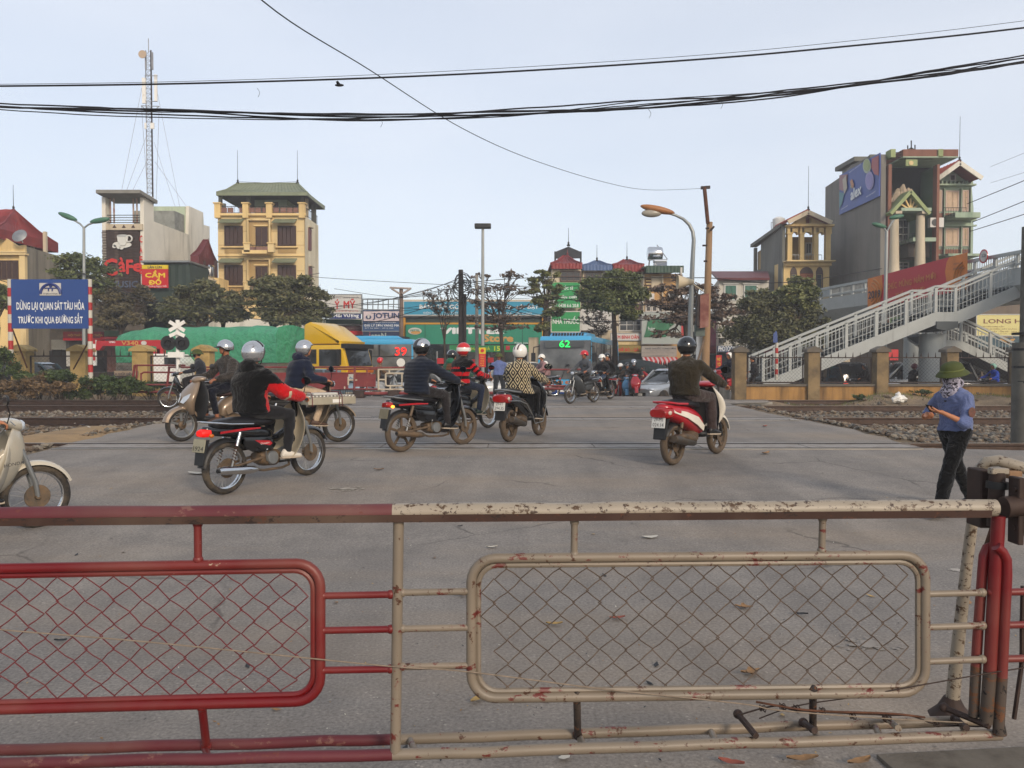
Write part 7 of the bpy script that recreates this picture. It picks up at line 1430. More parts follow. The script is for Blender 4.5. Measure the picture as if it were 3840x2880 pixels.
bn=thing('new_year_banner','long red and orange 2019 new year banner hung on the footbridge side','banner',bp(1200,950));bo=-.25
def bpl(pts,m,k,nm):q=MB();q.v=[bp(x,y,bo-.012*k) for x,y in pts];q.f=[tuple(range(len(pts)))];q.m=[0];return q.build(nm,m,bn)
bpl([(918,905),(1540,740),(1540,968),(918,1098)],mat('deep red banner','#b01a28',.5,.06,.6),0,'red_cloth');ORB=mat('orange banner','#c8701e',.5,.2,1.2)
bpl([(918,905),(1008,881),(1012,960),(1000,1030),(985,1084),(918,1098)],ORB,1,'orange_panel');bpl([(1428,770),(1540,740),(1540,968),(1440,988),(1410,930),(1400,860),(1410,800)],ORB,1,'orange_panel')
OR2=mat('pale orange ring','#b5722c',.5,.1,2)
for cx,cy,a0,a1 in((925,1000,-70,70),(1535,880,110,250)):
    for R_ in(45,62,78):MB().tube([bp(cx+R_*math.cos(math.radians(a)),cy-R_*1.15*math.sin(math.radians(a))-((R_*math.cos(math.radians(a)))*.24),bo-.03) for a in np.linspace(a0,a1,12)],.04,4).build('ring_print',OR2,bn)
bxd=(along(1)-along(0)).normalized()
def bt(s_,x0,y0,x1,y1,m,**k):a,b,c=bp(x0,y1,bo-.05),bp(x1,y1,bo-.05),bp(x0,y0,bo-.05);text(s_,a,bxd,(0,0,1),(Vector((b.x-a.x,b.y-a.y,0))).length,c.z-a.z,m,bn,**k)
ORT=mat('orange banner letters','#c07a3a',.5,.05,2);
for i,s_ in enumerate(('CHÚC','MỪNG','NĂM','MỚI')):x=(1042,1115,1208,1282)[i];x2=(1100,1192,1268,1340)[i];bt(s_,x,925-(x-1042)*.235,x2,972-(x-1042)*.235,ORT,bold=.02)
for i,s_ in enumerate(('XUÂN','KỶ','HỢI')):x=(1092,1172,1220)[i];x2=(1160,1208,1272)[i];bt(s_,x,985-(x-1092)*.2,x2,1032-(x-1092)*.2,ORT,bold=.02)
bt('2019',924,985,998,1030,TD,bold=.03);bt('ĐẢNG ỦY',1455,805,1510,820,TB);bt('HĐND UBND',1450,838,1512,852,TB)
sg=thing('limit_sign','round red rimmed height limit sign on the footbridge railing','sign',bp(1638,765));
for rr_,m_,k in((.3,REDP,0),(.23,WSG,.03)):
    c=bp(1638,765,bo-.05-k);q=MB();q.lathe([(rr_,0),(rr_,.03),(.0,.031)],(0,0,0),24,'x',cap=True);q.xf(Matrix.Translation(c));q.build('disc',m_,sg)
c=bp(1629,775,bo-.14);text('3,2m',c,bxd,(0,0,1),.3,.16,TD,sg,bold=.03)
def stair(name,label,v,tp,Y0,Y1,m=PGR,hr=1.05,side=1,girder=.42):
    """tp: list of pixel points of the walking line left to right; two side girders at Y0 and Y1"""
    r=thing(name,label,'stairs',P(v,*tp[0],Y0));L_=[P(v,*p,Y0) for p in tp]
    for yy in(Y0,Y1):
        pts=[Vector((p.x,yy,p.z)) for p in L_]
        q=MB();q.prism([(p.x,p.z) for p in pts]+[(p.x,p.z-girder*1.25) for p in reversed(pts)],yy-.04,yy+.04);q.build('stringer',m,r)
        for off_,w_ in((hr,.10),(hr-.17,.05)):
            for a,b in zip(pts,pts[1:]):q=MB();q.beam(a+Vector((0,0,off_)),b+Vector((0,0,off_)),w_,w_);q.build('handrail',m,r)
        bal=MB();k=0
        for a,b in zip(pts,pts[1:]):
            n=max(1,round(abs(b.x-a.x)/1.25))
            for i in range(n):p=a.lerp(b,i/n);MB().box(p.x-.06,yy-.05,p.z-.05,p.x+.06,yy+.05,p.z+hr-.03).build('rail_post',m,r)
            n=max(1,int(abs(b.x-a.x)/.155))
            for i in range(n):p=a.lerp(b,i/n);bal.box(p.x-.011,yy-.011,p.z,p.x+.011,yy+.011,p.z+hr-.17)
            for o_ in(.25,.5):bal.beam(a+Vector((0,0,o_)),b+Vector((0,0,o_)),.018,.018)
        bal.build('balusters',m,r,kind='stuff')
    for a,b in zip(L_,L_[1:]):
        n=max(1,int(abs(b.z-a.z)/.17))
        if n<2:MB().box(min(a.x,b.x),Y0+.05,a.z-.06,max(a.x,b.x),Y1-.05,a.z-.005).build('landing',PGD,r);continue
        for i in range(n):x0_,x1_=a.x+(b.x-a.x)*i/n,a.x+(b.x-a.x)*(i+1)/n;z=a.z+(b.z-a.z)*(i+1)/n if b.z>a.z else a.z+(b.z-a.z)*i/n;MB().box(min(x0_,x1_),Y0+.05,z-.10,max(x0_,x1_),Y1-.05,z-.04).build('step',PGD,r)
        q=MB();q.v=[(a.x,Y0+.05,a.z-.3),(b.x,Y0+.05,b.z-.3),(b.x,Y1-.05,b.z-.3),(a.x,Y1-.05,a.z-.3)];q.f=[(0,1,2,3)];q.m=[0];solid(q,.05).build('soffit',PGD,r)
    return r
stair('bridge_stairs','long grey steel stair climbing from the fence up to the right picture edge','E',[(268,1545),(600,1408),(1340,1112),(1462,1112),(1900,925),(2300,755)],33.0,35.0)
stair('bridge_stairs','shorter grey stair descending to the right behind the round bridge pier','E',[(1290,1215),(1360,1262),(1400,1285),(1500,1290),(1860,1462),(1990,1520)],37.5,39.5,girder=.34)
r=thing('stair_pier','round grey steel pier carrying the bridge stair landing','pier',P('E',1322,1540,34));a=P('E',1322,1250,34);MB().tube([(a.x,34,-.2),(a.x,34,a.z)],.52,24).build('pier_shaft',PGR,r,smooth=True)
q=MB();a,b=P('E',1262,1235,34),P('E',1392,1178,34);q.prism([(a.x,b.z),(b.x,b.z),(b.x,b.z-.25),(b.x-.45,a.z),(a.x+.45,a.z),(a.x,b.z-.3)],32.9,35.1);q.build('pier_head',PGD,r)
# ================================================================== fences
def chain(root,x0,x1,z0,z1,Y,m,s=.11,nm='wire_mesh'):
    q=MB();W_,H_=x1-x0,z1-z0;n=int((W_+H_)/s)
    for i in range(n):
        t=i*s
        for sg_ in(0,1):
            a0,b0=max(0,t-H_),min(W_,t)
            if b0<=a0:continue
            pa,pb_=(a0,t-a0),(b0,t-b0)
            if sg_:pa,pb_=(W_-pa[0],pa[1]),(W_-pb_[0],pb_[1])
            q.tube([(x0+pa[0],Y,z0+pa[1]),(x0+pb_[0],Y,z0+pb_[1])],.0032,3)
    return q.build(nm,m,root,kind='stuff')
WALLO=mat('ochre stained boundary wall','#a07a48',.9,.2,1.2,bump=.3,dirt='#4c3a28',damt=.45,dscale=1.6,streak=True);PIL=mat('stained pillar render','#7d6a4c',.9,.25,1.5,bump=.3,dirt='#4f4434',damt=.45,dscale=2.2);FRU=mat('dark rusty frame','#2c201c',.7,.3,6);CAPM=mat('grey coping','#5f584e',.9,.2,3,bump=.3)
Y=28.6;r=thing('boundary_wall','ochre railway boundary wall with square pillars and dark mesh railings at right','wall',P('E',900,1650,Y));xs_=[60,545,975,1400,1840,2300];zw,zc=P('E',0,1560,Y).z,P('E',0,1362,Y).z;xa=P('E',118,1600,Y).x;MB().box(xa,Y,-.3,P('E',2400,0,Y).x,Y+.22,zw-.08).build('wall_base',WALLO,r);MB().box(xa+.1,Y-.06,zw-.079,P('E',2400,0,Y).x,Y+.28,zw).build('coping',CAPM,r)
for i,x in enumerate((122,577,1002,1436,1860,2290)):
    p=P('E',x,1500,Y);hw=.21;MB().box(p.x-hw,Y-.14,-.35,p.x+hw,Y+.3,zc).build('pillar',PIL,r,bevel=.015);q=MB();q.prism([(p.x-hw-.07,zc+.001),(p.x+hw+.07,zc+.001),(p.x+hw+.05,zc+.1),(p.x,zc+.22),(p.x-hw-.05,zc+.1)],Y-.2,Y+.36);q.build('pillar_cap',CAPM,r)
    if i<5:
        p2=P('E',(577,1002,1436,1860,2290)[i],1500,Y);x0_,x1_=p.x+.3,p2.x-.3;z0,z1=zw+.03,P('E',0,1392,Y).z;q=MB();yy=Y+.08
        q.box(x0_,yy,z0,x1_,yy+.04,z0+.05).box(x0_,yy,z1-.04,x1_,yy+.04,z1+.0).box(x0_,yy,z0+.051,x0_+.04,yy+.04,z1-.041).box(x1_-.04,yy,z0+.051,x1_,yy+.04,z1-.041);q.build('mesh_frame',FRU,r);chain(r,x0_+.05,x1_-.05,z0+.05,z1-.05,yy+.02,FRU,.13)
        q=MB();n=int((x1_-x0_)/.26)
        for k in range(n):xx=x0_+.13+k*.26;q.prism([(xx-.02,z1),(xx+.02,z1),(xx+.012,z1+.09),(xx+.004,z1+.17)],yy+.01,yy+.03)
        q.build('spikes',FRU,r,kind='stuff')
YP=mat('yellow pillar render','#a58c58',.9,.2,1.5,bump=.2,dirt='#6e5a34',damt=.4,dscale=2)
Y=32;r=thing('boundary_fence','yellow pillars with dark mesh railing behind the bushes on the left','fence',P('K',1180,1400,Y));zc=P('K',0,940,Y).z;px_=[('K',-250),('K',310),('K',1185),('L',1020),('L',1470)];Xs=[P(v,x,1000,Y).x for v,x in px_]
for i,x in enumerate(Xs):
    MB().box(x-.3,Y-.2,-.5,x+.3,Y+.4,zc).build('pillar',YP,r,bevel=.02);q=MB();q.prism([(x-.4,zc+.001),(x+.4,zc+.001),(x+.38,zc+.09),(x+.18,zc+.2),(x,zc+.27),(x-.18,zc+.2),(x-.38,zc+.09)],Y-.3,Y+.5);q.build('pillar_cap',YP,r)
    if i<4:
        x0_,x1_=x+.35,Xs[i+1]-.35;z0,z1=.55,P('K',0,1000,Y).z;q=MB();q.box(x0_,Y,z1-.05,x1_,Y+.05,z1).box(x0_,Y,z0,x1_,Y+.05,z0+.05).box(x0_,Y,z0+.051,x0_+.05,Y+.05,z1-.051);q.build('mesh_frame',FRU,r);chain(r,x0_,x1_,z0,z1,Y+.03,FRU,.16)
        q=MB();n=int((x1_-x0_)/.35)
        for k in range(n):xx=x0_+.2+k*.35;q.prism([(xx-.025,z1),(xx+.025,z1),(xx+.01,z1+.25)],Y+.01,Y+.03)
        q.build('spikes',FRU,r,kind='stuff');MB().box(x0_-.05,Y,-.5,x1_+.05,Y+.15,.54).build('low_wall',YP,r)
a=P('L',812,1480,31.5);b_=MB().box(P('L',805,0,31.5).x,31.5,P('L',0,1482,31.5).z,P('L',975,0,31.5).x,31.6,P('L',0,1448,31.5).z).build('repair_sign',mat('tan brick sign','#8a7a68',.8,.2,3),label='tan strip sign reading SỬA CHỮA low between the yellow pillars',cat='sign');ptext('SỬA CHỮA GIẾNG','L',812,1456,972,1478,31.48,TD,b_,bold=.03)
Y=29.8;FG=mat('dusty dark red gate paint','#6e2424',.5,.25,2,dirt='#8a5a4a',damt=.35);FW=mat('cream gate paint','#b0a490',.5,.15,2,dirt='#7a5a48',damt=.35)
r=thing('far_barrier','dark red barrier gate on the far side of the tracks, with a cream framed section','barrier',P('B',900,1350,Y))
def fb(pts,m=FG,rr_=.032,v='B',cl=False,dy=0):return MB().tube([P(v,*p,Y+dy) for p in pts],rr_,8,cl).build('gate_bar',m,r,smooth=True)
fb([(-2300,872),(330,872),(800,868)]);fb([(800,868),(1180,880),(1690,872),(2900,870)]);fb([(330,905),(1180,905)]);fb([(1180,910),(1690,908)],FW)
fb([(800,860),(785,1330)],rr_=.045);fb([(785,1308),(1690,1302),(3100,1300)],rr_=.06);fb([(400,1235),(1180,1235)]);fb([(1185,1240),(1690,1240)],FW);fb([(1190,910),(1190,1245)],FW,.035);fb([(640,1305),(800,1300)],FW)
fb([(405,990),(430,970),(1060,972)]);fb([(1310,985),(1330,975),(1660,975),(1580,975),(1580,1180),(1340,1182),(1310,1165)],FW,.035,cl=True);fb([(1190,1078),(1310,1078)],FW);fb([(690,1030),(690,1170)],FW);fb([(700,1085),(840,1085)],FW);fb([(630,1190),(630,1240)],FW);fb([(495,905),(495,970)]);fb([(1000,905),(1000,972)]);fb([(1000,1185),(1000,1240)]);fb([(1370,910),(1370,975)],FW);fb([(1385,1182),(1385,1240)],FW);fb([(1080,1075),(1140,1075)])
for x0,y0,x1,y1 in((-1700,900,-900,1240),(-850,960,690,1240),(800,985,1145,1195)):a=prect('B',x0,y0,x1,y1,Y);MB().box(a[0],Y-.01,a[1],a[2],Y+.01,a[3]).build('sheet_panel',FG,r)
fb([(-2280,870),(-2330,1300)],rr_=.045);fb([(-2330,1300),(-1000,1300)],rr_=.05)
fb([(975,1405),(948,1600),(1320,1600)],rr_=.05,v='L');fb([(1020,1470),(1040,1458),(1300,1460)],v='L');fb([(1020,1465),(1022,1535),(1030,1548),(1310,1548)],v='L');fb([(975,1408),(1340,1408)],v='L');fb([(948,1600),(985,1590),(990,1410)],v='L')
for x in(870,1450):p=P('B',x,1345,Y);MB().box(p.x-.2,Y-.2,zg(Y)+.01,p.x+.2,Y+.25,zg(Y)+.28).build('wheel_box',SOIL,r,bevel=.02)
fb([(1270,1152),(1800,1150)],v='C');fb([(1285,1295),(1800,1300)],v='C');fb([(1285,1320),(1800,1324)],v='C',rr_=.05)
# ================================================================== vehicles
DKG=glass('vehicle glass',(.02,.024,.028),.06)
def vwheel(r,x,y,R=.32,w_=.2):
    s_=1 if y>0 else-1;q=MB();q.lathe([(R*.62,-w_/2),(R*.95,-w_/2),(R,-w_*.3),(R,w_*.3),(R*.95,w_/2),(R*.62,w_/2)],(x,y,R),20,'y');o=q.build('wheel',RUBBER,r,local=True,smooth=40);q=MB();q.lathe([(R*.6,s_*w_*.42),(R*.5,s_*w_*.5),(R*.15,s_*w_*.45),(.02,s_*w_*.5)],(x,y,R),16,'y');q.build('rim',STEEL,o,local=True,smooth=40)
def car(label,loc,rz,m,suv=False,lights=None,group=None,cat='car',L=3.9,W_=1.66):
    r=thing('parked_car' if 'park' in label else 'car',label,cat,loc,rz,group);h=1.75 if suv else 1.46;hL=L/2;b=MB()
    b.loft([(-hL,0,.58,.62*W_/2,.16),(-hL+.08,0,.62,.93*W_/2,.30),(-hL*.55,0,.62,W_/2,.36),(0,0,.60,W_/2,.34),(hL*.45,0,.60,W_/2,.33),(hL-.25,0,.54,.94*W_/2,.27),(hL-.03,0,.48,.75*W_/2,.18)],20,3.6);b.build('body',m,r,local=True,smooth=50)
    x0,x1=(-hL+.12,hL*.42);c=MB();hh=h-.88
    c.prism([(x0,.86),(x0+.28 if suv else x0+.5,h-.04),(x0+.9,h),(x1-1.05,h-.02),(x1-.75,h-.10),(x1,.86)],-W_*.40,W_*.40);c.build('cabin_glass',DKG,r,local=True,bevel=.05,smooth=40)
    MB().prism([(x0+.3,h-.05),(x0+.9,h+.03),(x1-1.05,h+.02),(x1-.78,h-.06)],-W_*.385,W_*.385).build('roof',m,r,local=True,bevel=.02)
    for s_ in(-1,1):
        q=MB()
        for a,b_ in(((x0,.86),(x0+.42,h-.02)),((x1,.86),(x1-.8,h-.05)),(((x0+x1)/2,.86),((x0+x1)/2-.05,h-.02))):q.beam((a[0],s_*W_*.415,a[1]),(b_[0],s_*W_*.405,b_[1]),.05,.07)
        q.build('window_pillars',m,r,local=True)
        for x in(-hL*.62,hL*.62):vwheel(r,x,s_*(W_/2-.1),.31)
        q=MB();q.ball((hL-.16,s_*W_*.36,.62),(.14,.17,.09),2);q.build('headlight',mat('headlight glass','#b9c0c8',.08,.05,2,.3),r,local=True,smooth=True)
        q=MB();q.ball((-hL+.04,s_*W_*.38,.78),(.06,.12,.14),2);q.build('tail_lamp',lights or REDP,r,local=True,smooth=True)
        q=MB();q.ball((x1-.35,s_*(W_/2+.08),.93),(.05,.09,.06),2);q.build('door_mirror',m,r,local=True,smooth=True)
    q=MB();q.box(hL-.05,-.4,.34,hL+.0,.4,.50);q.build('grille',BLACKP,r,local=True,bevel=.01);q=MB();q.box(hL-.02,-.24,.36,hL+.02,.24,.46);q.build('number_plate',WHITE,r,local=True);q=MB();q.box(-hL-.02,-.24,.5,-hL+.02,.24,.62);q.build('number_plate',WHITE,r,local=True)
    return r
SIL=mat('silver car paint','#a4a9ae',.2,.05,2,.5,coat=.6);WCP=mat('white car paint','#b9bbbb',.2,.04,2,coat=.6);DCP=mat('grey car paint','#4a4c4e',.2,.05,2,.4,coat=.6)
BR=thing;ZS=-.2
def at(v,x,Y,z=ZS):p=P(v,x,1200,Y);return Vector((p.x,Y,z))
car('silver hatchback waiting nose out behind the olive jacket rider',at('RB',545,35),math.radians(222),SIL)
car('dark estate car with lit red tail lamps behind the right railings',at('E',716,38),math.radians(100),DCP,True,emit('lit car lamp','#d02010',.5))
car('white sport utility car parked behind the round bridge pier',at('E',1300,40),math.radians(172),WCP,True,L=4.4);car('second white car parked further left behind the railings',at('E',1120,43),math.radians(178),WCP,True,L=4.4)
car('white minivan behind the man in the light blue shirt',at('C',930,36),math.radians(200),WCP,True,L=4.2)
car('pale blue car behind the far red barrier, left of the yellow truck nose',at('B',520,35),math.radians(8),mat('pale blue car paint','#6f8290',.25,.05,2,.3,coat=.5));car('silver car behind the cream framed part of the far barrier',at('B',1560,36),math.radians(185),SIL)
TEALV=mat('teal van paint','#2f4a54',.3,.12,2,.3,coat=.5,dirt='#5c6058',damt=.3);r=car('teal van parked behind the yellow pillars on the left',at('K',660,35.5),math.radians(3),TEALV,True,L=4.6,cat='van')
BB=mat('bus light blue','#3f9cc8',.3,.06,1.5,coat=.4);BD2=mat('bus deep blue','#1c3f86',.3,.1,1.5,coat=.4);BGL=glass('bus glass',(.10,.102,.10),.07)
def bus(label,loc,rz,L=11.,W_=2.4,num='62',side=None,seg=6,col='#20f060'):
    r=thing('bus',label,'bus',loc,rz);H=2.95;h=W_/2;b=MB();b.box(-L/2,-h,.32,L/2-.05,h,1.0);b.build('lower_body',side or BB,r,local=True,bevel=.06,smooth=40)
    b=MB();b.prism([(-L/2,1.001),(L/2-.05,1.001),(L/2-.22,H-.25),(L/2-.5,H-.02),(-L/2+.3,H-.02),(-L/2,H-.3)],-h+.02,h-.02);b.build('window_band',BGL,r,local=True,bevel=.05,smooth=40)
    b=MB();b.prism([(L/2-.24,H-.27),(L/2-.45,H+.02),(-L/2+.2,H+.02),(-L/2-.01,H-.3)],-h,h);b.build('roof',BB,r,local=True,bevel=.08,smooth=40)
    b=MB();b.prism([(L/2-.9,H+.03),(L/2-1.3,H+.2),(L/2-3.6,H+.2),(L/2-4.4,H+.03)],-h*.72,h*.72);ac=b.build('air_conditioner',BB,r,local=True,bevel=.05,smooth=40)
    for i in range(11):b=MB();b.box(L/2-1.2,-h*.6+i*h*.115,H+.05,L/2-.92,-h*.6+i*h*.115+.06,H+.17);b.build('vent',BLACKP,ac,local=True)
    for s_ in(-1,1):
        for i in range(seg+1):x=-L/2+.2+(L-.6)*i/seg;b=MB();b.box(x-.045,s_*(h-.02)-.02,1.0,x+.045,s_*(h-.02)+.02,H-.28);b.build('window_pillar',BB if i in(0,seg) else BLACKP,r,local=True)
        b=MB();b.box(-L/2+.1,s_*(h-.012)-.012,2.05,L/2-.3,s_*(h-.012)+.012,2.09);b.build('window_rail',BLACKP,r,local=True)
        for x in(-L/2+2.2,L/2-2.3):vwheel(r,x,s_*(h-.16),.47,.28)
        m_=tube_part(r,'mirror',[(L/2-.3,s_*h,2.5),(L/2+.1,s_*(h+.18),2.45),(L/2+.12,s_*(h+.2),2.2)],.025,BLACKP);b=MB();b.box(L/2+.06,s_*(h+.2)-.1,1.8,L/2+.14,s_*(h+.2)+.1,2.2);b.build('mirror_housing',BLACKP,m_,local=True,bevel=.02)
        b=MB();b.ball((L/2-.06,s_*h*.74,.72),(.07,.2,.1),2);b.build('headlight',mat('headlight glass','#b9c0c8',.08,.05,2,.3),r,local=True,smooth=True)
        b=MB();b.box(L/2-.09,s_*h*.97-.04,1.0,L/2-.0,s_*h*.97+.04,1.9);b.xf(Matrix.Identity(4)).build('front_pillar',BB,r,local=True,bevel=.02)
    b=MB();b.box(L/2-.16,-.9,H-.52,L/2-.1,.9,H-.22);b.build('destination_board',mat('grey display','#4a4e50',.4,.1,2),r,local=True);text(num,(L/2-.06,-.22,H-.5),(0,1,0),(0,0,1),.48,.3,emit('led '+col,col,1.3),r,bold=.016,local=True,ext=.02,nrm=(1,0,0))
    b=MB();b.box(L/2-.06,-h+.04,.34,L/2-.0,h-.04,.6);b.build('bumper',BD2,r,local=True,bevel=.03);b=MB();b.box(L/2-.055,-h*.6,.62,L/2-.01,h*.6,.70);b.build('grille',BLACKP,r,local=True)
    text('TÂN ĐẠT',(L/2-.045,-.75,.76),(0,1,0),(0,0,1),1.5,.19,mat('orange letters','#c8742a',.5),r,bold=.05,local=True,ext=.006,nrm=(1,0,0));b=MB();b.box(L/2-.01,-.3,.42,L/2+.01,.3,.54);b.build('number_plate',WHITE,r,local=True)
    tube_part(r,'wiper',[(L/2-.0,-.1,1.05),(L/2-.04,.1,1.7)],.012,BLACKP,4);tube_part(r,'wiper',[(L/2-.0,.7,1.05),(L/2-.04,.55,1.7)],.012,BLACKP,4)
    return r
Hd=math.atan2(-10.7,-2.7);f0=P('R',365,1300,36.2);bus('light blue city bus with green number 62 facing us',(f0.x-math.cos(Hd)*5.5,36.2-math.sin(Hd)*5.5,ZS),Hd)
r=bus('light blue city bus with red number 39 seen from the side',(P('B',1290,1300,43).x-3.3,43,ZS),math.radians(-4),11.,2.4,'39',mat('bus pale lower side','#5a8fae',.3,.1,1.5),6,'#f02010');text('39',(4.2,-1.24,2.12),(1,0,0),(0,0,1),.6,.42,emit('led #f02010','#f02010',1.3),r,bold=.016,local=True,nrm=(0,-1,0));b=MB();b.lathe([(.22,0),(.22,.02)],(4.5,-1.24,1.75),20,'y');b.build('round_sticker',WHITE,r,local=True)
YCP=mat('yellow cab paint','#c8a012',.3,.06,2,coat=.4,dirt='#8a7428',damt=.22);r=thing('truck','yellow cab truck with green tarpaulin over a timber bed','truck',P('M',985,1500,37)+Vector((0,0,0)),math.radians(-20));r.location.z=ZS
TRP=mat('green tarpaulin','#3d8c68',.5,.15,.8,bump=.6,bscale=2.2,dirt='#62a084',damt=.3);[n_ for n_ in TRP.node_tree.nodes if n_.type=='BUMP'][0].inputs['Distance'].default_value=.3;n=30;q=MB();xs2=np.linspace(-12.2,-2.55,n+1);prof=[(-1.22,1.75),(-1.26,2.1),(-1.27,2.6),(-1.25,3.05),(-1.0,3.32),(-.5,3.42),(0,3.45),(.5,3.42),(1.0,3.3),(1.25,3.0),(1.27,2.3),(1.24,1.75)]
for i,x in enumerate(xs2):
    for j,(y,z) in enumerate(prof):nz=noise.noise(Vector((x*.9+z*.8,z*1.2,y)))*.13+.13*abs(noise.noise(Vector((x*1.9+z*1.6,z*.8,y+4))));taper=.35*sst(-11.2,-12.2,x) if False else(.3*max(0,(-11.3-x)));q.v.append((x,y*(1-taper*.3)+math.copysign(nz,y),z+(nz*.6 if z>3.1 else 0)+.05*math.sin(i*1.3)*(z>3.2)-taper*(z>2.5)))
m_=len(prof)
for i in range(n):
    for j in range(m_-1):q.f.append((i*m_+j,i*m_+j+1,(i+1)*m_+j+1,(i+1)*m_+j));q.m.append(0)
q.f.append(tuple(range(m_)));q.f.append(tuple(n*m_+j for j in range(m_)));q.m+=[0,0];q.build('tarpaulin',TRP,r,local=True,smooth=70)
for i in range(5):b=MB();b.box(-12.2,-1.2,.95+.16*i,-2.6,1.2,1.09+.16*i);b.build('bed_plank',mat('grey timber bed','#6b665c',.85,.3,2,dirt='#3f3b34',damt=.4),r,local=True)
b=MB();b.box(-12.1,-1.1,.6,1.2,1.1,.9);b.build('chassis',BLACKP,r,local=True)
for x in(-10.6,-9.4,-.1):
    for y in(-1,1):vwheel(r,x,y,.5,.3)
b=MB();b.prism([(-1.3,.75),(1.0,.75),(1.08,1.55),(.8,2.55),(-1.3,2.55)],-1.15,1.15);b.build('cab',YCP,r,local=True,bevel=.06,smooth=40)
b=MB();b.prism([(-1.25,2.58),(-1.25,3.5),(-.9,3.62),(-.3,3.42),(.75,2.66),(.72,2.58)],-1.05,1.05);b.build('wind_deflector',YCP,r,local=True,bevel=.14,smooth=50)
q=MB();q.v=[(1.11,-1.0,1.6),(1.11,1.0,1.6),(.87,.98,2.42),(.87,-.98,2.42)];q.f=[(0,1,2,3)];q.m=[0];solid(q,.03).build('windscreen',DKG,r,local=True);b=MB();b.box(.78,-1.16,2.4,1.12,1.16,2.6);b.build('sun_visor',BLACKP,r,local=True,bevel=.02)
for s_ in(-1,1):
    q=MB();q.prism([(-.35,1.6),(.72,1.6),(.6,2.35),(-.35,2.35)],s_*1.155,s_*1.175);q.build('side_window',DKG,r,local=True);q=MB();q.prism([(-1.15,1.7),(-.5,1.7),(-.5,2.35),(-1.15,2.35)],s_*1.155,s_*1.17);q.build('rear_side_window',DKG,r,local=True);b=MB();b.box(.75,s_*1.35-.12,1.65,.85,s_*1.35+.12,2.35);b.build('mirror',BLACKP,r,local=True,bevel=.03)
    b=MB();b.box(1.0,s_*.85-.2,1.28,1.14,s_*.85+.25,1.42);b.build('indicator',mat('amber lens','#b0601c',.2),r,local=True,bevel=.02)
b=MB();b.box(1.03,-1.0,1.0,1.10,1.0,1.25);b.build('grille',WSG,r,local=True,bevel=.01);b=MB();b.box(.9,-1.12,.4,1.2,1.12,.75);b.build('bumper',YCP,r,local=True,bevel=.05);tube_part(r,'wiper',[(1.13,-.2,1.62),(1.07,.3,1.75)],.015,BLACKP,4)
r=thing('crane_truck','white cabbed truck with a red folded crane behind the left fence','truck',at('L',1000,37));RC=mat('crane red','#a3101c',.35,.1,2,coat=.3)
def lp(x,y,Y=37):return P('L',x,y,Y)
q=MB();pp=[lp(*p) for p in((715,1232),(1165,1225),(1190,1260),(1190,1330),(1150,1330),(1145,1275),(1110,1268),(760,1268),(735,1300),(705,1300))];q.prism([(p.x,p.z) for p in pp],36.8,37.15);o=q.build('crane_boom',RC,r);
for s_,x0,y0,x1,y1,m_ in(('UNIC',790,1232,835,1246,TW),('V340',880,1232,1000,1262,TG)):ptext(s_,'L',x0,y0,x1,y1,36.79,m_,o,bold=.03)
disc('L',1040,1247,20,16,36.77,.02,WSG,o,'round_mark');pb('crane_column',r,'L',1128,1290,1190,1500,37.3,.5,RC);pb('stabiliser',r,'L',683,1225,700,1410,36.9,.12,WHITE)
for y in(1225,1285,1345):pb('red_band',r,'L',681,y,702,y+28,36.93,.17,RC)
a=prect('L',1128,1325,1330,1480,37);b=MB();b.prism([(a[0],a[1]-.3),(a[2],a[1]-.3),(a[2],a[1]+.6),(a[2]-.35,a[3]),(a[0],a[3])],36.6,38.4);b.build('cab',WHITE,r,bevel=.06);pb('cab_window',r,'L',1190,1350,1285,1400,36.6,.03,DKG);MB().box(a[0]-7.5,36.8,.5,a[0]-.05,38.6,1.1).build('flat_bed',FRU,r)
for x in(-6,-4.6,1.2):q=MB();q.lathe([(.3,-.15),(.45,-.15),(.45,.15),(.3,.15)],(a[0]+x,36.8,.25),18,'y');q.build('wheel',RUBBER,r,smooth=40)
r=thing('umbrella','large dark green umbrella over the far motorbikes beside the bus','umbrella',at('R',940,43));c=P('R',940,1105,43);q=MB();q.lathe([(2.25,-.62),(1.7,-.33),(.9,-.08),(.05,.05)],c,10,cap=False);solid(q,.03).build('canopy',mat('dark umbrella cloth','#16241f',.7,.2,2),r);MB().tube([c,(c.x,c.y,ZS)],.025,6).build('pole',STEEL,r)
# ================================================================== far riders
def far(kind,label,plabel,v,x,Y,rz,top,helm,s=1.,face=True,bm=None,z=None,bottom=None,mask=None,**k):
    loc=at(v,x,Y,zg(Y) if z is None else z);rz=math.radians(rz)
    if kind=='s':scooter(label,loc,rz,body=bm,front=bm,s=s,lights=False)
    elif kind=='u':underbone(label,loc,rz,body=bm or BLACKG,s=s)
    person(plabel,loc,rz,top=top,bottom=bottom or DARKC,bulk=.025,helm=helm,face=face,lod=2,s=s,mask=mask,**k)
hw=lambda m,st='half':dict(m=m,style=st,peak=m if st=='half' else None)
far('s','glossy red scooter facing us beside the blue bus','masked rider in dark jacket and silver helmet on the glossy red scooter','RB',212,33.5,268,cloth('black anorak','#16171b'),hw(HSIL),bm=mat('glossy red plastic','#a8101c',.2,.08,4,coat=.6),mask=MASKC)
far('s','light blue scooter partly behind the glossy red one','rider in brown jacket and dark helmet on the light blue scooter','RB',140,34.6,262,cloth('brown jacket','#3a3028'),hw(HBLK),bm=mat('sky blue plastic','#3a7aa0',.3,.08,4,coat=.5))
far('u','orange red motorbike close beside the bus wheel','rider in grey with white helmet next to the bus wheel','RB',65,35,250,cloth('grey anorak','#33342f'),hw(HWHT),bm=mat('orange red plastic','#a8301c',.3,.08,4,coat=.5))
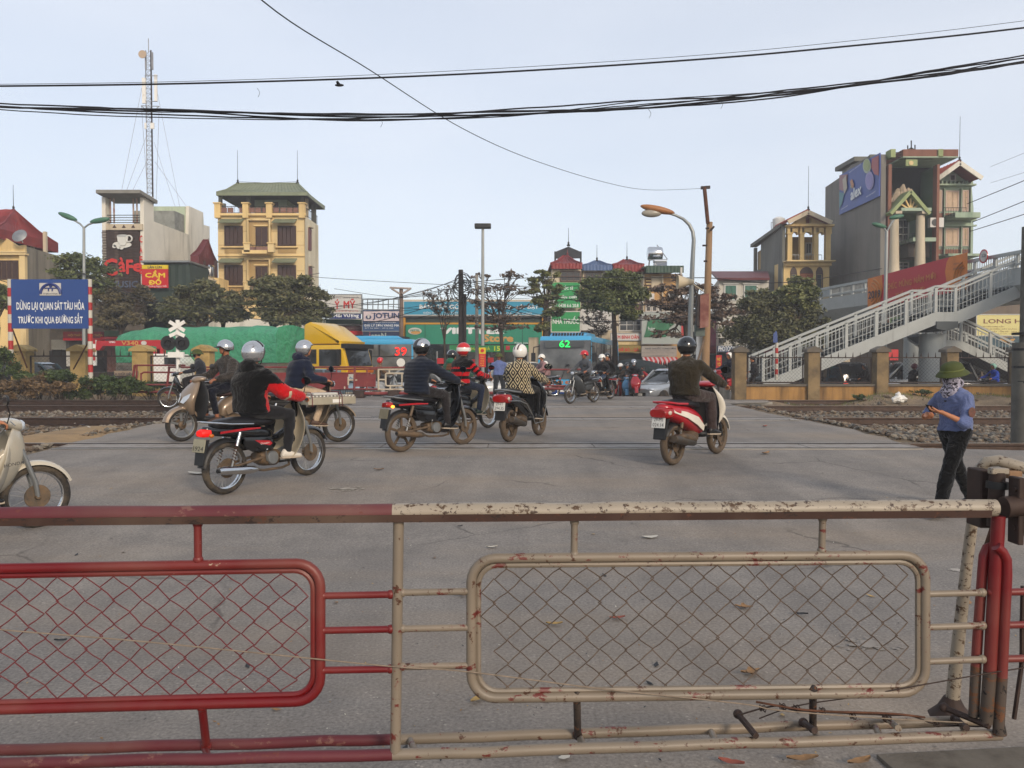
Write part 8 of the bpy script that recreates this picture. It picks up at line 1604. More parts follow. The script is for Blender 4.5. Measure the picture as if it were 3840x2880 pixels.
far('n','','pedestrian in red jacket standing right of the silver helmeted rider','RB',325,37,200,cloth('red anorak','#8c1a22'),None,hip=(0,0,.84),hands=((.2,.2,.85),(.15,-.25,.8)),feet=((.15,.1,.09),(-.1,-.1,.09)))
far('u','motorbike behind the cream framed part of the far barrier','rider in brown jacket and bright red helmet behind the far barrier','B',1270,33,20,cloth('tan brown jacket','#5c4632'),hw(HRED,'open'),face=False,bm=mat('pale grey plastic','#8c9094',.3,.1,4))
far('u','dark motorbike waiting just left of the blue bus','rider in white peaked helmet just left of the blue bus front','C',1235,32,200,cloth('pale rose top','#8a6a6a'),hw(HWHT),bm=BLACKG)
far('n','','child like passenger with white helmet leaning beside the bus bumper','C',1270,32.6,205,cloth('pale rose top','#8a6a6a'),hw(HWHT),s=.88)
far('u','dark motorbike half hidden behind the green pith hat rider','rider with green pith hat and dark face cover beyond the plaid jacket','N',90,23,200,cloth('dark grey fleece','#25272e'),None,bm=BLACKG,hat='pith',mask=cloth('dark face cover','#25262c'))
far('u','red and black motorbike standing against the first wall pillar','rider in navy with white and red helmet by the first wall pillar','RB',1170,30.4,205,NAVYC,dict(m=HWHT,stripe=[(-.02,.04)],stripe_m=HRW),bm=REDP)
far('n','','person in dark jacket and grey cap seen through the first mesh panel','E',218,31,170,cloth('charcoal jacket','#1e1d1d'),None,hat='cap',hip=(0,0,.84),hands=((.25,.15,.95),(.25,-.1,.95)),feet=((0,.1,.09),(0,-.1,.09)))
far('u','dark motorbike passing behind the second mesh panel','rider in black with black helmet behind the second mesh panel','E',885,36,185,BLACKC,hw(HBLK,'open'),z=ZS,face=False)
far('u','dark motorbike beside the round bridge pier','rider in dark jacket with maroon helmet beside the round bridge pier','E',1228,36,10,BLACKC,dict(m=mat('maroon shell','#5a1424',.3,.1,3,coat=.4)),z=ZS,face=False)
far('u','motorbike behind the last mesh panel on the right','rider in bright blue jacket with pale green helmet behind the last mesh panel','F',1215,36,190,cloth('bright blue jacket','#1c3c9c'),dict(m=mat('pale green shell','#7aa898',.3,.08,3,coat=.4)),z=ZS,face=False)
for i,x in enumerate((385,430,470)):underbone(('leftmost','middle','rightmost')[i]+' of three dark motorbikes parked in front of the small pharmacy',at('RB',x,47),math.radians(90+8*i),group=None)
# ================================================================== signs and street furniture
RW=[REDP,WHITE]
def banded(root,a,b,n,r_=.07,first=0,nm='post_band'):
    a,b=Vector(a),Vector(b)
    for i in range(n):MB().tube([a.lerp(b,i/n+.001),a.lerp(b,(i+1)/n)],r_,12).build(nm,mat('faded red band','#a02420',.5,.2,5,dirt='#8a6a5c',damt=.3) if(i+first)%2==0 else mat('off white band','#b5b0a4',.5,.1,5,dirt='#8a6a4c',damt=.3),root,smooth=True)
Y=29.2;r=thing('crossing_sign','big blue sign on red and white posts telling people to stop and look for trains','sign',P('K',1340,1480,Y));BS=mat('deep blue sign face','#173a78',.4,.06,1,coat=.2);b_=pb('sign_board',r,'L',92,787,640,1143,Y+.06,.06,BS)
banded(r,P('K',165,1300,Y+.12),P('L',72,785,Y+.12),11,.085,1);banded(r,P('K',1345,1480,Y+.12),P('L',647,785,Y+.12),14,.085)
ptext('DỪNG LẠI QUAN SÁT TÀU HỎA','L',122,935,610,1020,Y-.001,TW,b_,bold=.03);ptext('TRƯỚC KHI QUA ĐƯỜNG SẮT','L',133,1030,598,1112,Y-.001,TW,b_,bold=.03)
lg=pb('logo_panel',r,'L',288,812,441,903,Y-.004,.012,WSG,bv=.02);NV=mat('navy logo','#1c2f6e',.5);c=P('L',365,868,Y-.03)
MB().tube([c+Vector((.36*math.cos(t),0,.36*math.sin(t)-.12)) for t in np.linspace(.02,3.12,14)],.05,6).build('logo_arch',NV,lg,smooth=True);disc('L',365,834,11,10,Y-.05,.02,NV,lg,'logo_dot');pb('logo_bar',lg,'L',320,846,410,853,Y-.03,.02,NV);pb('logo_leg',lg,'L',348,853,355,872,Y-.03,.02,NV);pb('logo_leg',lg,'L',375,853,382,872,Y-.03,.02,NV);ptext('ỦY BAN ATGTQG','L',315,882,417,896,Y-.03,TD,lg,bold=.02)
for a_,b2 in(((180,600),(400,1180)),((1330,760),(1090,1200))):MB().tube([P('K',*a_,Y+.2),P('K',b2[0],b2[1],Y+1.5)],.03,6).build('brace',RUST,r)
Y=28.9;r=thing('crossing_signal','white crossbuck signal post with two dark lamps by the left fence','signal',G('L',1285,1590) if False else P('L',1285,1560,Y));p=P('L',1285,1080,Y);MB().tube([(p.x,Y,zg(Y)-.2),(p.x,Y,p.z)],.075,12).build('post',WHITE,r,smooth=True)
for(x0,y0),(x1,y1) in(((1224,1092),(1336,1158)),((1336,1092),(1224,1158)),((1226,1196),(1290,1168)),((1336,1196),(1272,1168))):
    q=MB();q.beam(P('L',x0,y0,Y-.12),P('L',x1,y1,Y-.12-.03*(x1<x0)),.03,.125);q.build('crossbuck_arm',WHITE,r)
for x in(1215,1315):
    c=P('L',x,1247,Y-.12);q=MB();q.lathe([(.27,.0),(.27,.03),(.12,.03),(.12,-.08),(.11,-.08),(.10,.02),(.0,.02)],c,20,'y');q.build('signal_lamp',BLACKP,r,smooth=40)
pb('lamp_bracket',r,'L',1200,1243,1330,1250,Y,.04,BLACKP);pb('relay_box',r,'L',1222,1312,1335,1352,Y-.1,.1,WHITE)
def pole(name,label,v,x,ytop,Y,r0,r1,m,cat='pole',xt=None,zb=-.25,build=True):
    b=P(v,x,ytop,Y);t=P(v,x if xt is None else xt,ytop,Y);r=thing(name,label,cat,(b.x,Y,zb));MB().tube([(b.x,Y,zb),(t.x,Y,t.z)],[r0,r1],14).build('shaft',m,r,smooth=True);return r
CP=mat('tan concrete pole','#8a6f52',.85,.2,1.5,bump=.3,dirt='#5c4a38',damt=.4,streak=True);GALV=mat('galvanised pole','#8f9290',.45,.12,2,.5,dirt='#6a6860',damt=.3)
Y=29;r=pole('utility_pole','tan utility pole with rusty box sign and bracket, tallest right of centre','Q',612,380,Y,.16,.11,CP,xt=645);MB().tube([P('Q',632,390,Y-.1),P('Q',605,110,Y-.1)],.07,8).build('pole_extension',RUST,r);MB().beam(P('Q',578,113,Y-.1),P('Q',648,108,Y-.1),.1,.1).build('top_bracket',FRU,r)
for a_,b2 in(((615,430),(640,425)),((655,445),(680,412)),((590,562),(625,562)),((600,685),(625,682))):MB().tube([P('Q',*a_,Y-.2),P('Q',*b2,Y-.2)],.035,5).build('bracket_arm',FRU,r)
s_=thing('box_sign','rusty faded box sign hanging on the tan utility pole','sign',P('Q',600,1200,Y-.3));q=MB();pp=[P('Q',*p,Y-.5) for p in((568,950),(636,935),(632,1195),(564,1205))];q.prism([(p.x,p.z) for p in pp],Y-.6,Y-.3);q.build('panel',mat('rusted sign panel','#6e3a30',.7,.3,2,dirt='#8a6a5c',damt=.45,dscale=2),s_)
q=MB();pp=[P('Q',*p,Y-.3) for p in((540,945),(566,950),(562,1200),(538,1190))];q.prism([(p.x,p.z) for p in pp],Y-.55,Y-.2);q.build('side_panel',FRU,s_)
q=MB();a=prect('Q',530,1178,602,1268,Y-.2);q.box(a[0],Y-.35,a[1],a[2],Y-.1,a[3]);q.build('junction_box',mat('grey green box','#4a544e',.7,.1,3),label='grey green junction box under the rusty box sign',cat='box');r=pole('white_post','short white painted post left of the tan utility pole','Q',566,1265,Y+.3,.13,.12,WHITE)
MB().tube([P('Q',540,1500,Y-.4),P('Q',605,1290,Y-.4)],.04,6).build('wood_prop',mat('grey wood','#6a5848',.9),label='slanting wooden prop against the tan utility pole',cat='prop')
Y=30;r=thing('street_lamp','galvanised street lamp with curved arm and orange lamp head','street lamp',P('Q',492,1500,Y));MB().tube([(P('Q',490,1500,Y).x,Y,-.2)]+[P('Q',*p,Y) for p in((498,1100),(512,700),(522,520),(515,455),(488,400),(440,355),(380,326),(310,305))],[.12,.10,.085,.075,.07,.065,.055,.05,.045],12).build('pole',GALV,r,smooth=True)
q=MB();c=P('Q',240,290,Y);q.ball((0,0,0),(.66,.18,.135),3);q.xf(Matrix.Translation(c+Vector((0,0,.04)))@Matrix.Rotation(math.radians(12),4,'Y'));q.build('lamp_head',mat('orange lamp shell','#946238',.5,.2,3),r,smooth=True);q=MB();q.ball((0,0,0),(.38,.15,.15),3);q.xf(Matrix.Translation(c+Vector((-.22,0,-.1))));q.build('lamp_glass',mat('cloudy lamp glass','#8f8a7e',.3,.1,3),r,smooth=True)
r=thing('loudspeaker','cream horn loudspeaker clamped on the curved street lamp pole','loudspeaker',P('Q',470,848,Y-.1));q=MB();q.lathe([(.27,0),(.16,.3),(.12,.45),(.07,.6)],P('Q',395,845,Y-.1),16,'x',cap=False);solid(q,.015).build('horn',CREAM,r,smooth=50);MB().tube([P('Q',460,848,Y-.1),P('Q',500,845,Y-.1)],.06,8).build('driver',BLACKP,r);MB().tube([P('Q',520,865,Y-.1),P('Q',620,930,Y-.3)],.025,6).build('strut',CREAM,r)
r=pole('floodlight_mast','tall slim mast with two small floodlights in the centre of the view','C',735,955,36,.085,.085,GALV,cat='mast');MB().tube([P('C',735,940,36),P('D',1043,492,36)],[.085,.06],12).build('upper_shaft',GALV,r,smooth=True)
for x in(1035,1051):q=MB();p=P('D',x,490,36);q.box(p.x-.2,35.8,p.z-.07,p.x+.2,36.2,p.z+.13);q.build('floodlight',BLACKP,r,bevel=.03)
Y=40;r=thing('street_lamp','double headed street lamp with green lamps on the left','street lamp',P('L',605,1300,Y));MB().tube([(P('L',605,1300,Y).x,Y,-.2),P('L',607,415,Y)],[.11,.06],12).build('pole',GALV,r,smooth=True);LG=mat('green lamp shell','#3c6650',.5,.1,3)
for pts,e in(([(607,415),(580,385),(530,355),(510,345)],(490,332)),([(607,415),(640,390),(690,372)],(722,360))):MB().tube([P('L',*p,Y) for p in pts],.045,8).build('arm',GALV,r,smooth=True);q=MB();q.ball((0,0,0),(.52,.17,.14),2);q.xf(Matrix.Translation(P('L',*e,Y))@Matrix.Rotation(math.radians(22 if e[0]<600 else-10),4,'Y'));q.build('lamp_head',LG,r,smooth=True)
Y=37;r=thing('street_lamp','double headed street lamp with green lamps in front of the brick edged house','street lamp',P('E',1025,1300,Y));MB().tube([(P('E',1025,1300,Y).x,Y,-.2),P('E',1037,610,Y)],[.11,.07],12).build('pole',GALV,r,smooth=True)
for pts,e in(([(1037,615),(1020,590),(1005,582)],(990,573)),([(1037,615),(1060,570),(1085,535)],(1098,520))):MB().tube([P('E',*p,Y) for p in pts],.045,8).build('arm',GALV,r,smooth=True);q=MB();q.ball((0,0,0),(.36,.14,.11),2);q.xf(Matrix.Translation(P('E',*e,Y))@Matrix.Rotation(math.radians(15 if e[0]<1030 else-10),4,'Y'));q.build('lamp_head',LG,r,smooth=True)
OLDP=mat('dark stained pole','#2f2a28',.9,.3,2,bump=.4);r=pole('utility_pole','dark utility pole wrapped in cable coils in the centre','C',555,265,38,.2,.11,OLDP,xt=540);MB().tube([(P('C',575,500,37.8).x,37.8,-.2),P('C',575,480,37.8)],.08,8).build('second_shaft',OLDP,r)
q=MB();r4=random.Random(9)
for k in range(9):c=P('C',540+r4.uniform(-12,22),360+k*14+r4.uniform(-8,8),37.6);R_=r4.uniform(.25,.5);q.tube([c+Vector((R_*math.cos(t),.1*math.sin(t),R_*1.1*math.sin(t))) for t in np.linspace(0,6.283,14)[:-1]],.018,4,True)
q.build('cable_coils',BLACKP,label='tangle of black cable coils on the dark central pole',cat='cable',kind='stuff')
pole('concrete_pole','slim concrete pole left of the reddish bare tree','C',682,295,44,.10,.08,CONC);r=pole('power_pole','power pole with a white V shaped crossarm beside the teal signboard','M',1461,990,47,.15,.11,mat('brown grey pole','#6e5c50',.8));CA=mat('pale crossarm','#9c9088',.6)
for a_,b2 in(((1372,993),(1540,1000)),((1385,1000),(1450,1040)),((1530,1003),(1470,1040))):MB().tube([P('M',*a_,46.8),P('M',*b2,46.8)],.06,5).build('crossarm',CA,r)
r=pole('concrete_pole','massive grey concrete pole at the right picture edge','D',2214,740,14.5,.2,.2,mat('grey concrete pole','#5c5a54',.85,.2,2,bump=.3,dirt='#3f3d38',damt=.4),zb=0);MB().tube([P('D',2218,760,14.5),P('D',2221,490,14.5)],[.12,.10],14).build('upper_shaft',mat('grey concrete pole','#5c5a54'),r,smooth=True)
for y in(718,752,790,822):MB().tube([P('D',2214,y,14.5),P('D',2214,y+5,14.5)],.21,14).build('strap',BLACKP,r)
r=thing('route_sign','small blue pennant sign on a red and white post behind the stairs','sign',P('RB',1690,620,31));banded(r,P('RB',1690,620,31),P('RB',1695,235,31),7,.06,1);q=MB();pp=[P('RB',*p,30.9) for p in((1660,235),(1705,232),(1700,130),(1690,112),(1660,150))];q.prism([(p.x,p.z) for p in pp],30.9,30.94);q.build('sign_board',BS,r)
p=G('RB',1150,815);MB().tube([(p.x,p.y,p.z-.1),(p.x,p.y,p.z+.42)],[.2,.17],12).build('stone_bollard',CONC,label='short weathered stone marker on the dirt before the first wall pillar',cat='marker')
r=thing('street_banner','small red and yellow vertical street banner on the floodlight mast','banner',P('C',730,1130,35.6));pb('panel',r,'C',702,1012,762,1130,35.6,.03,SGR);pb('top_panel',r,'C',702,957,762,1011,35.6,.03,SGY);disc('C',732,983,16,15,35.54,.02,SGR,r,'emblem');[ptext(t,'C',716,1024+21*i,748,1038+21*i,35.56,TY,r) for i,t in enumerate(('ĐẢNG','MỪNG','XUÂN','KỶ','HỢI'))]
tag(pb('gatepost',None,'C',1142,868,1230,1100,45,.5,CREAMW),'pale stone gatepost just left of the blue bus front','post')
Y=60;r=thing('cell_tower','slender lattice phone mast with white panel antennas rising behind the cafe','tower',P('T',280,1500,Y));zb_=P('T',280,1650,Y).z;ztp=P('T',262,220,Y).z;xa,xb=P('T',255,1500,Y).x,P('T',300,1500,Y).x;cx=(xa+xb)/2;hw_=.22;xt_=P('T',262,300,Y).x
leg=[Vector((cx+hw_*a,Y+.2*b,0)) for a,b in((-1,-1),(1,-1),(0,1))];tp=[Vector((xt_+.9*hw_*a,Y+.2*b,0)) for a,b in((-1,-1),(1,-1),(0,1))];DKS=mat('dull grey lattice','#85868a',.6,.2,2)
pt3=lambda i,t:Vector((leg[i].x+(tp[i].x-leg[i].x)*t,leg[i].y,zb_-9+(ztp-zb_+9)*t))
for i in range(3):MB().tube([pt3(i,0),pt3(i,1)],.035 if i!=1 else.06,6).build('mast_leg',DKS if i!=1 else FRU,r)
q=MB();NB=60
for k in range(NB):
    for i in range(3):j=(i+1)%3;q.tube([pt3(i,k/NB),pt3(j,k/NB)],.012,4);q.tube([pt3(i,k/NB),pt3(j,(k+1)/NB)],.012,4)
q.build('lattice_braces',DKS,r,kind='stuff')
for x0,y0,x1,y1 in((203,458,232,685),(312,430,332,668),(228,228,236,380),(286,232,296,385),(224,858,238,912),(276,858,306,910)):pb('antenna_panel',r,'T',x0,y0,x1,y1,Y-.6,.12,WHITE if y0>400 else DKS)
for a_,b2 in(((218,437),(334,437)),((188,703),(350,708)),((188,703),(240,745)),((350,708),(300,745)),((225,660),(330,665)),((252,105),(254,230))):MB().tube([P('T',*a_,Y-.9),P('T',*b2,Y-.9)],.03,4).build('mount_bar',DKS,r)
q=MB();q.lathe([(.0,.12),(.2,.08),(.29,0),(.29,-.04),(0,-.04)],P('T',200,246,Y-1),20,'y');q.build('dish',mat('tan dish face','#a8937c',.5,.05,2),r,smooth=40)
for a_,b2 in(((203,500),(10,1480)),((190,700),(245,1480)),((230,985),(50,1480)),((250,1175),(100,1480)),((335,600),(530,1600)),((348,720),(320,1580)),((305,1030),(490,1600)),((310,1200),(585,1590))):MB().tube([P('T',*a_,Y-.5),P('T',*b2,Y-2)],.014,4).build('guy_wire',DKS,r)
# ================================================================== overhead cables
CBL=mat('black cable','#15151a',.7,.2,4)
def cable(label,pts,r_,jit=0,sub=8,cat='cable',seed=0,group=None):
    q=[P('D',x,y,Y_) for x,y,Y_ in pts];out=[];rr_=random.Random(seed)
    for i in range(len(q)-1):
        p0,p1,p2,p3=q[max(0,i-1)],q[i],q[i+1],q[min(len(q)-1,i+2)]
        for k in range(sub):t=k/sub;out.append(.5*((2*p1)+(p2-p0)*t+(2*p0-5*p1+4*p2-p3)*t*t+(3*p1-p0-3*p2+p3)*t**3)+Vector((0,rr_.uniform(-jit,jit),rr_.uniform(-jit,jit))))
    out.append(q[-1]);return MB().tube(out,r_,6).build('overhead_cable',CBL,smooth=True,label=label,cat=cat,group=group)
Yc=9.
base_=[(-900,170),(-300,205),(0,232),(350,246),(750,254),(1100,244),(1400,225),(1700,198),(2000,160),(2212,130),(2600,60),(3100,-50)]
for k in range(7):rk_=random.Random(k);cable(('lowest','topmost','middle','thinnest','sagging','straightest','rear')[k]+' black cable of the lower sagging overhead bundle',[(x,y+rk_.uniform(-9,9)-(6 if k<2 else 0)*math.sin(x/400+k),Yc+.03*k) for x,y in base_],.0085 if k<4 else.006,.003,seed=k,group='cables of the lower overhead bundle')
cable('upper thick black overhead cable, running above the bundle',[(-900,190,9.4),(0,186,9.4),(500,178,9.4),(1000,160,9.4),(1500,129,9.4),(1850,98,9.4),(2212,60,9.4),(3000,-40,9.4)],.0105);cable('thin wire running just above the upper overhead cable',[(-900,187,9.6),(0,182,9.6),(500,173,9.6),(1000,152,9.6),(1500,120,9.6),(1850,87,9.6),(2212,45,9.6),(3000,-60,9.6)],.003)
cable('long thin wire dropping from the top left to the tan utility pole',[(300,-300,6),(565,0,8),(800,152,11),(1000,278,15),(1150,345,19),(1300,392,23.5),(1400,410,26.5),(1520,407,28.9)],.007)
for i,(x,y) in enumerate(((555,190),(1400,235),(1555,215),(820,255))):cable(('left','right of centre','far right','central')[i]+' loose wire tail hanging from the overhead bundle',[(x,y,9.02),(x+6,y+10,9.02),(x+2,y+20,9.02)],.002)
for k,(a_,b2) in enumerate((((2090,440),(2400,300)),((2095,500),(2400,390)),((2100,480),(2400,345)),((2140,360),(2400,240)),((2140,395),(2400,300)))):cable(('lowest','second lowest','middle','topmost','second topmost')[k]+' of the power wires at the far right sky',[(*a_,45),((a_[0]+b2[0])/2,(a_[1]+b2[1])/2+6,38),(*b2,30)],.02 if k<3 else.008)
for k,pts in enumerate((((-100,690,42),(120,625,41),(180,590,39.8)),((-100,560,36),(0,605,37),(60,612,38),(180,587,39.8)),((180,590,39.8),(300,640,39),(420,660,39),(700,665,39),(995,620,38)),((180,592,39.8),(330,655,38),(560,690,38),(780,700,38),(995,640,38)),((870,640,46.8),(930,625,42),(995,600,38)),((995,605,38),(1250,650,38),(1500,660,34),(1530,640,29.3)),((995,640,38),(1200,690,38),(1420,690,34),(1530,670,29.3)),((995,612,38),(1150,600,40),(1420,600,40),(1530,600,29.3)),((1530,600,29.3),(1700,610,33),(1905,580,37)),((1150,625,50),(700,600,55),(690,590,56)))):
    cable(('leftmost low','sagging left','upper left street','lower left street','short','upper centre street','lower centre street','straight centre street','right street','thin rooftop')[k]+' black wire strung between the street poles',pts,.018)
p=P('D',733,184,12);r=thing('bird','small dark bird flying above the yellow building','bird',p);q=MB();q.ball(p,(.07,.025,.022),2);q.build('body',BLACKP,r,smooth=True)
for s_ in(-1,1):q=MB();q.v=[p+Vector((.03,0,0)),p+Vector((-.03,0,0)),p+Vector((-.04,s_*.05,.035)),p+Vector((.0,s_*.1,.03))];q.f=[(0,1,2,3)];q.m=[0];solid(q,.004).build('wing',BLACKP,r)
# ================================================================== trees and plants
def leafmat(name,cols,sc=1.3):
    t=NT(name).set(.6,0,.3);n=t.noise(sc,3,.6);g=t.n('NewGeometry');a=[C3(c) for c in cols]
    r=t.ramp(n,0,[(.3,a[0]),(.5,a[1]),(.7,a[2])]);r2=t.ramp(g,'Random Per Island',[(0,(.55,.55,.55)),(1,(1.4,1.4,1.3))]);t.base(t.mix(1.,(r,0),(r2,0),'MULTIPLY'),2)
    t.b.inputs['Subsurface Weight'].default_value=0;MC[name]=t.m;return t.m
LM=dict(dark=leafmat('dark tree leaves',['#42442e','#57593e','#6e6a4e']),brown=leafmat('dusty brown green leaves',['#423d2c','#57503a','#6a6048']),green=leafmat('mid green leaves',['#404830','#565f3a','#707348']),
          pale=leafmat('pale green leaves',['#4c5334','#666b42','#7e7d52']),red=leafmat('reddish dry leaves',['#4a403a','#5f5148','#786558']),bush=leafmat('bush leaves',['#26321a','#3a4a24','#55603a'],2.),dry=leafmat('dry brown weeds',['#4a3c28','#63503a','#7a6448'],2.))
BARK=mat('grey brown bark','#3f352c',.95,.3,6,bump=.5,bscale=20)
def leaves(mb,c,R,n,s,rg,flat=1.,up=.3):
    c=np.array(c);p=rg.normal(0,.45,(n,3))*np.array([R,R,R*flat])+c;a=rg.normal(0,1,(n,3));a[:,2]*=.6;a/=np.linalg.norm(a,axis=1)[:,None];b=np.cross(a,rg.normal(0,1,(n,3)));b/=np.linalg.norm(b,axis=1)[:,None];L=s*rg.uniform(.6,1.4,(n,1))
    v=np.stack([p-a*L,p+b*L*.42,p+a*L,p-b*L*.42],1).reshape(-1,3);k=len(mb.v);mb.v.extend(map(tuple,v));mb.f.extend([(k+4*i,k+4*i+1,k+4*i+2,k+4*i+3) for i in range(n)]);mb.m.extend([0]*n)
def tree(label,v,bx,Y,blobs,lm,n=9000,s=.13,trunk=.16,seed=0,flat=.55,bare=.0,z0=-.25,ytrunk=None,fork=None,cl=46,kind='tree',csz=.46):
    """blobs: (cx, cy, rx, ry) in picture units of view v, placed at depth Y"""
    rg=np.random.default_rng(seed);r=thing(kind,label,'tree' if kind=='tree' else 'bush',(P(v,bx,1000,Y).x,Y,z0));k=Y/FPX/3.75/V[v][2];tb=MB();lb=MB();base=Vector((P(v,bx,1000,Y).x,Y,z0))
    tot=sum(b[2]*b[3] for b in blobs);cz=np.mean([P(v,b[0],b[1],Y).z for b in blobs]);top=base+Vector((rg.normal(0,.15),0,(P(v,bx,fork,Y).z-z0) if fork else(cz-z0)*.72))
    mid=base.lerp(top,.5)+Vector((rg.normal(0,.12),0,0));tb.tube([base,mid,top],[trunk*1.15,trunk*.9,trunk*.7],9)
    for(cx,cy,rx,ry) in blobs:
        rx*=1.12;ry*=1.15
        c=P(v,cx,cy,Y);RX,RZ=rx*k,ry*k;m_=max(3,int(cl*rx*ry/tot));hub=top.lerp(c,.55);tb.tube([top,top.lerp(hub,.5)+Vector((0,rg.normal(0,.1),.1)),hub],[trunk*.6,trunk*.45,trunk*.3],6)
        for i in range(m_):
            d=rg.normal(0,1,3);d/=np.linalg.norm(d);rr=rg.uniform(.25,1)**.6;e=Vector((c.x+d[0]*RX*rr,Y+d[1]*RX*.75*rr,c.z+d[2]*RZ*rr));mdp=hub.lerp(e,.55)+Vector((rg.normal(0,.12),rg.normal(0,.12),-.08));tb.tube([hub,mdp,e],[trunk*.22,trunk*.13,.012],5)
            for q_ in range(3 if bare else 1):e2=e+Vector((rg.normal(0,.35)*RX*.5,rg.normal(0,.3),rg.normal(0,.12)*RZ));tb.tube([mdp.lerp(e,.6),e2],[.02,.006],4)
            leaves(lb,e,csz*min(RX,2.2)*rg.uniform(.7,1.2)*.8,int(1.1*n/cl*(rg.uniform(.5,1.5))),s*.8,rg,flat)
    tb.build('trunk',BARK,r,smooth=True);lb.build('crown',LM[lm],r);return r
tree('spreading tree behind the blue sign, in front of the cafe slats','L',610,44,[(560,660,160,50),(440,730,90,45),(640,760,180,60),(740,830,130,60)],'green',7500,.13,seed=1,flat=.4)
tree('dusty brown tree in front of the cafe base','L',870,44,[(760,930,130,80),(900,1020,150,90),(800,1100,120,50),(1060,900,90,60)],'brown',8000,.12,seed=2,flat=.45)
tree('wide layered dark tree between the pawn shop sign and the yellow block','L',1400,43,[(1440,850,140,45),(1330,930,150,50),(1560,930,170,55),(1400,1020,230,60),(1640,1010,120,70),(1250,1080,120,40)],'dark',12000,.13,seed=3,flat=.4,cl=70)
tree('big rounded tree in front of the yellow four storey block','M',470,43,[(640,960,110,60),(470,970,150,75),(360,1080,110,80),(560,1100,170,90),(740,1090,130,90),(600,1210,250,60),(830,1180,80,80)],'dark',17000,.13,seed=4,flat=.45,cl=90,trunk=.2)
tree('dark tree left of the big rounded one, under the yellow block corner','M',90,44,[(70,1130,110,60),(150,1190,110,60),(40,1010,60,40)],'dark',6500,.13,seed=5,flat=.45)
tree('leafless reddish tree with flat tiers in front of the green store sign','C',868,41,[(700,320,90,28),(960,310,130,32),(860,440,230,35),(760,560,190,32),(980,600,140,32),(850,690,260,28),(860,770,260,26)],'red',1100,.12,seed=6,flat=.25,bare=1,fork=800,cl=60,trunk=.13)
tree('small bare tree with thin twigs left of the dark central pole','C',395,42,[(300,470,110,50),(420,440,80,40),(360,560,120,60),(430,650,70,60)],'red',260,.10,seed=7,flat=.3,bare=1,fork=900,cl=36,trunk=.08)
tree('pale green tree covering the left part of the green pharmacy signs','C',1335,44,[(1270,280,60,30),(1350,300,70,35),(1230,370,100,36),(1350,430,80,40),(1180,460,90,30),(1290,540,120,46),(1340,640,80,50),(1280,780,70,46)],'pale',7600,.12,seed=8,flat=.4,fork=620)
tree('dense rounded green tree over the shop houses right of the bus','R',795,42,[(740,390,110,50),(680,460,150,60),(850,450,150,60),(640,560,140,60),(800,580,170,60),(940,560,100,60),(780,650,210,40),(900,720,90,50)],'green',17000,.12,seed=9,flat=.5,cl=90,fork=700)
tree('low bare twiggy branches under the dense rounded tree','R',690,45,[(600,740,110,60),(700,800,110,60),(640,870,100,40)],'red',400,.1,seed=10,flat=.4,bare=1,fork=960,cl=40,trunk=.07)
tree('bare brown leaved tree behind the street lamp and tan pole','R',1365,38,[(1320,430,90,28),(1250,520,190,38),(1480,540,150,50),(1200,640,150,45),(1420,640,170,55),(1620,620,160,60),(1700,730,130,60),(1300,760,230,45),(1560,780,170,60),(1230,900,120,40)],'red',4600,.13,seed=11,flat=.3,bare=1,fork=760,cl=90,trunk=.15)
tree('leafy tree with yellow green top left of the footbridge','E',470,40,[(500,960,80,50),(440,1010,90,60),(560,1040,90,60)],'pale',5200,.13,seed=12,flat=.6)
tree('large dark tree mass between the white house and the footbridge','E',330,40.5,[(270,1020,90,70),(200,1130,120,90),(340,1110,130,100),(500,1150,130,90),(590,1190,90,80),(320,1240,240,70),(520,1280,120,50)],'dark',19000,.13,seed=13,flat=.6,cl=100,trunk=.2)
tree('leafy bright shrub tree at the left picture edge behind the sign','K',-60,36,[(20,60,90,120),(60,200,80,90),(-60,150,120,160)],'green',4200,.14,seed=14,flat=.7)
def shrub(label,v,x,Y,rx,ry,y,lm,n,seed,s=.06,kind='shrub'):
    rg=np.random.default_rng(seed);c=P(v,x,y,Y);k=Y/FPX/3.75/V[v][2];r=thing(kind,label,'bush',(c.x,Y,zg(Y)));q=MB();sb=MB()
    for i in range(16):e=Vector((c.x+rg.normal(0,.5)*rx*k,Y+rg.normal(0,.4),c.z+rg.normal(0,.4)*ry*k));sb.tube([(c.x+(e.x-c.x)*.4,Y,zd(c.x,Y)-.05),e],[.012,.005],4);leaves(q,e,.38*rx*k,n//16,s,rg,min(1.,ry/rx*1.2))
    sb.build('stems',BARK,r,kind='stuff');q.build('foliage',LM[lm],r)
for i,(x,Y,rx,ry,y,lm,n,lb) in enumerate(((40,29,170,190,1050,'bush',2600,'tall broad leaved bush at the left picture edge below the sign post'),(180,28.6,200,90,1420,'dry',2400,'dry brown weeds at the far left beside the rails'),(520,28.8,260,110,1420,'dry',3200,'wide patch of dry brown brush under the blue sign'),(560,29.6,230,60,1260,'bush',2000,'green creeper in front of the teal van'),(850,29,220,90,1290,'bush',3000,'green bush between two yellow pillars under the blue sign'),(960,28.5,190,80,1440,'dry',2000,'brown and green scrub by the right sign post foot'),(1190,28.9,150,80,1510,'bush',1800,'dark green shrub at the foot of the second yellow pillar'),(1500,29,200,110,1370,'bush',3000,'leafy green shrub right of the red and white sign post'),(1720,28.8,200,100,1400,'bush',2600,'green shrub left of the red barrier frame'),(1930,29.2,130,80,1420,'bush',1400,'green shrub inside the red barrier frame'),(2250,30.2,170,60,1430,'bush',1500,'low green shrub behind the red barrier frame'),(-250,28.8,300,170,1300,'bush',2400,'bushes just outside the left picture edge'))):
    shrub(lb,'K',x,Y,rx*1.1,ry*1.25,y+45,lm,int(n*1.7),40+i,.055)
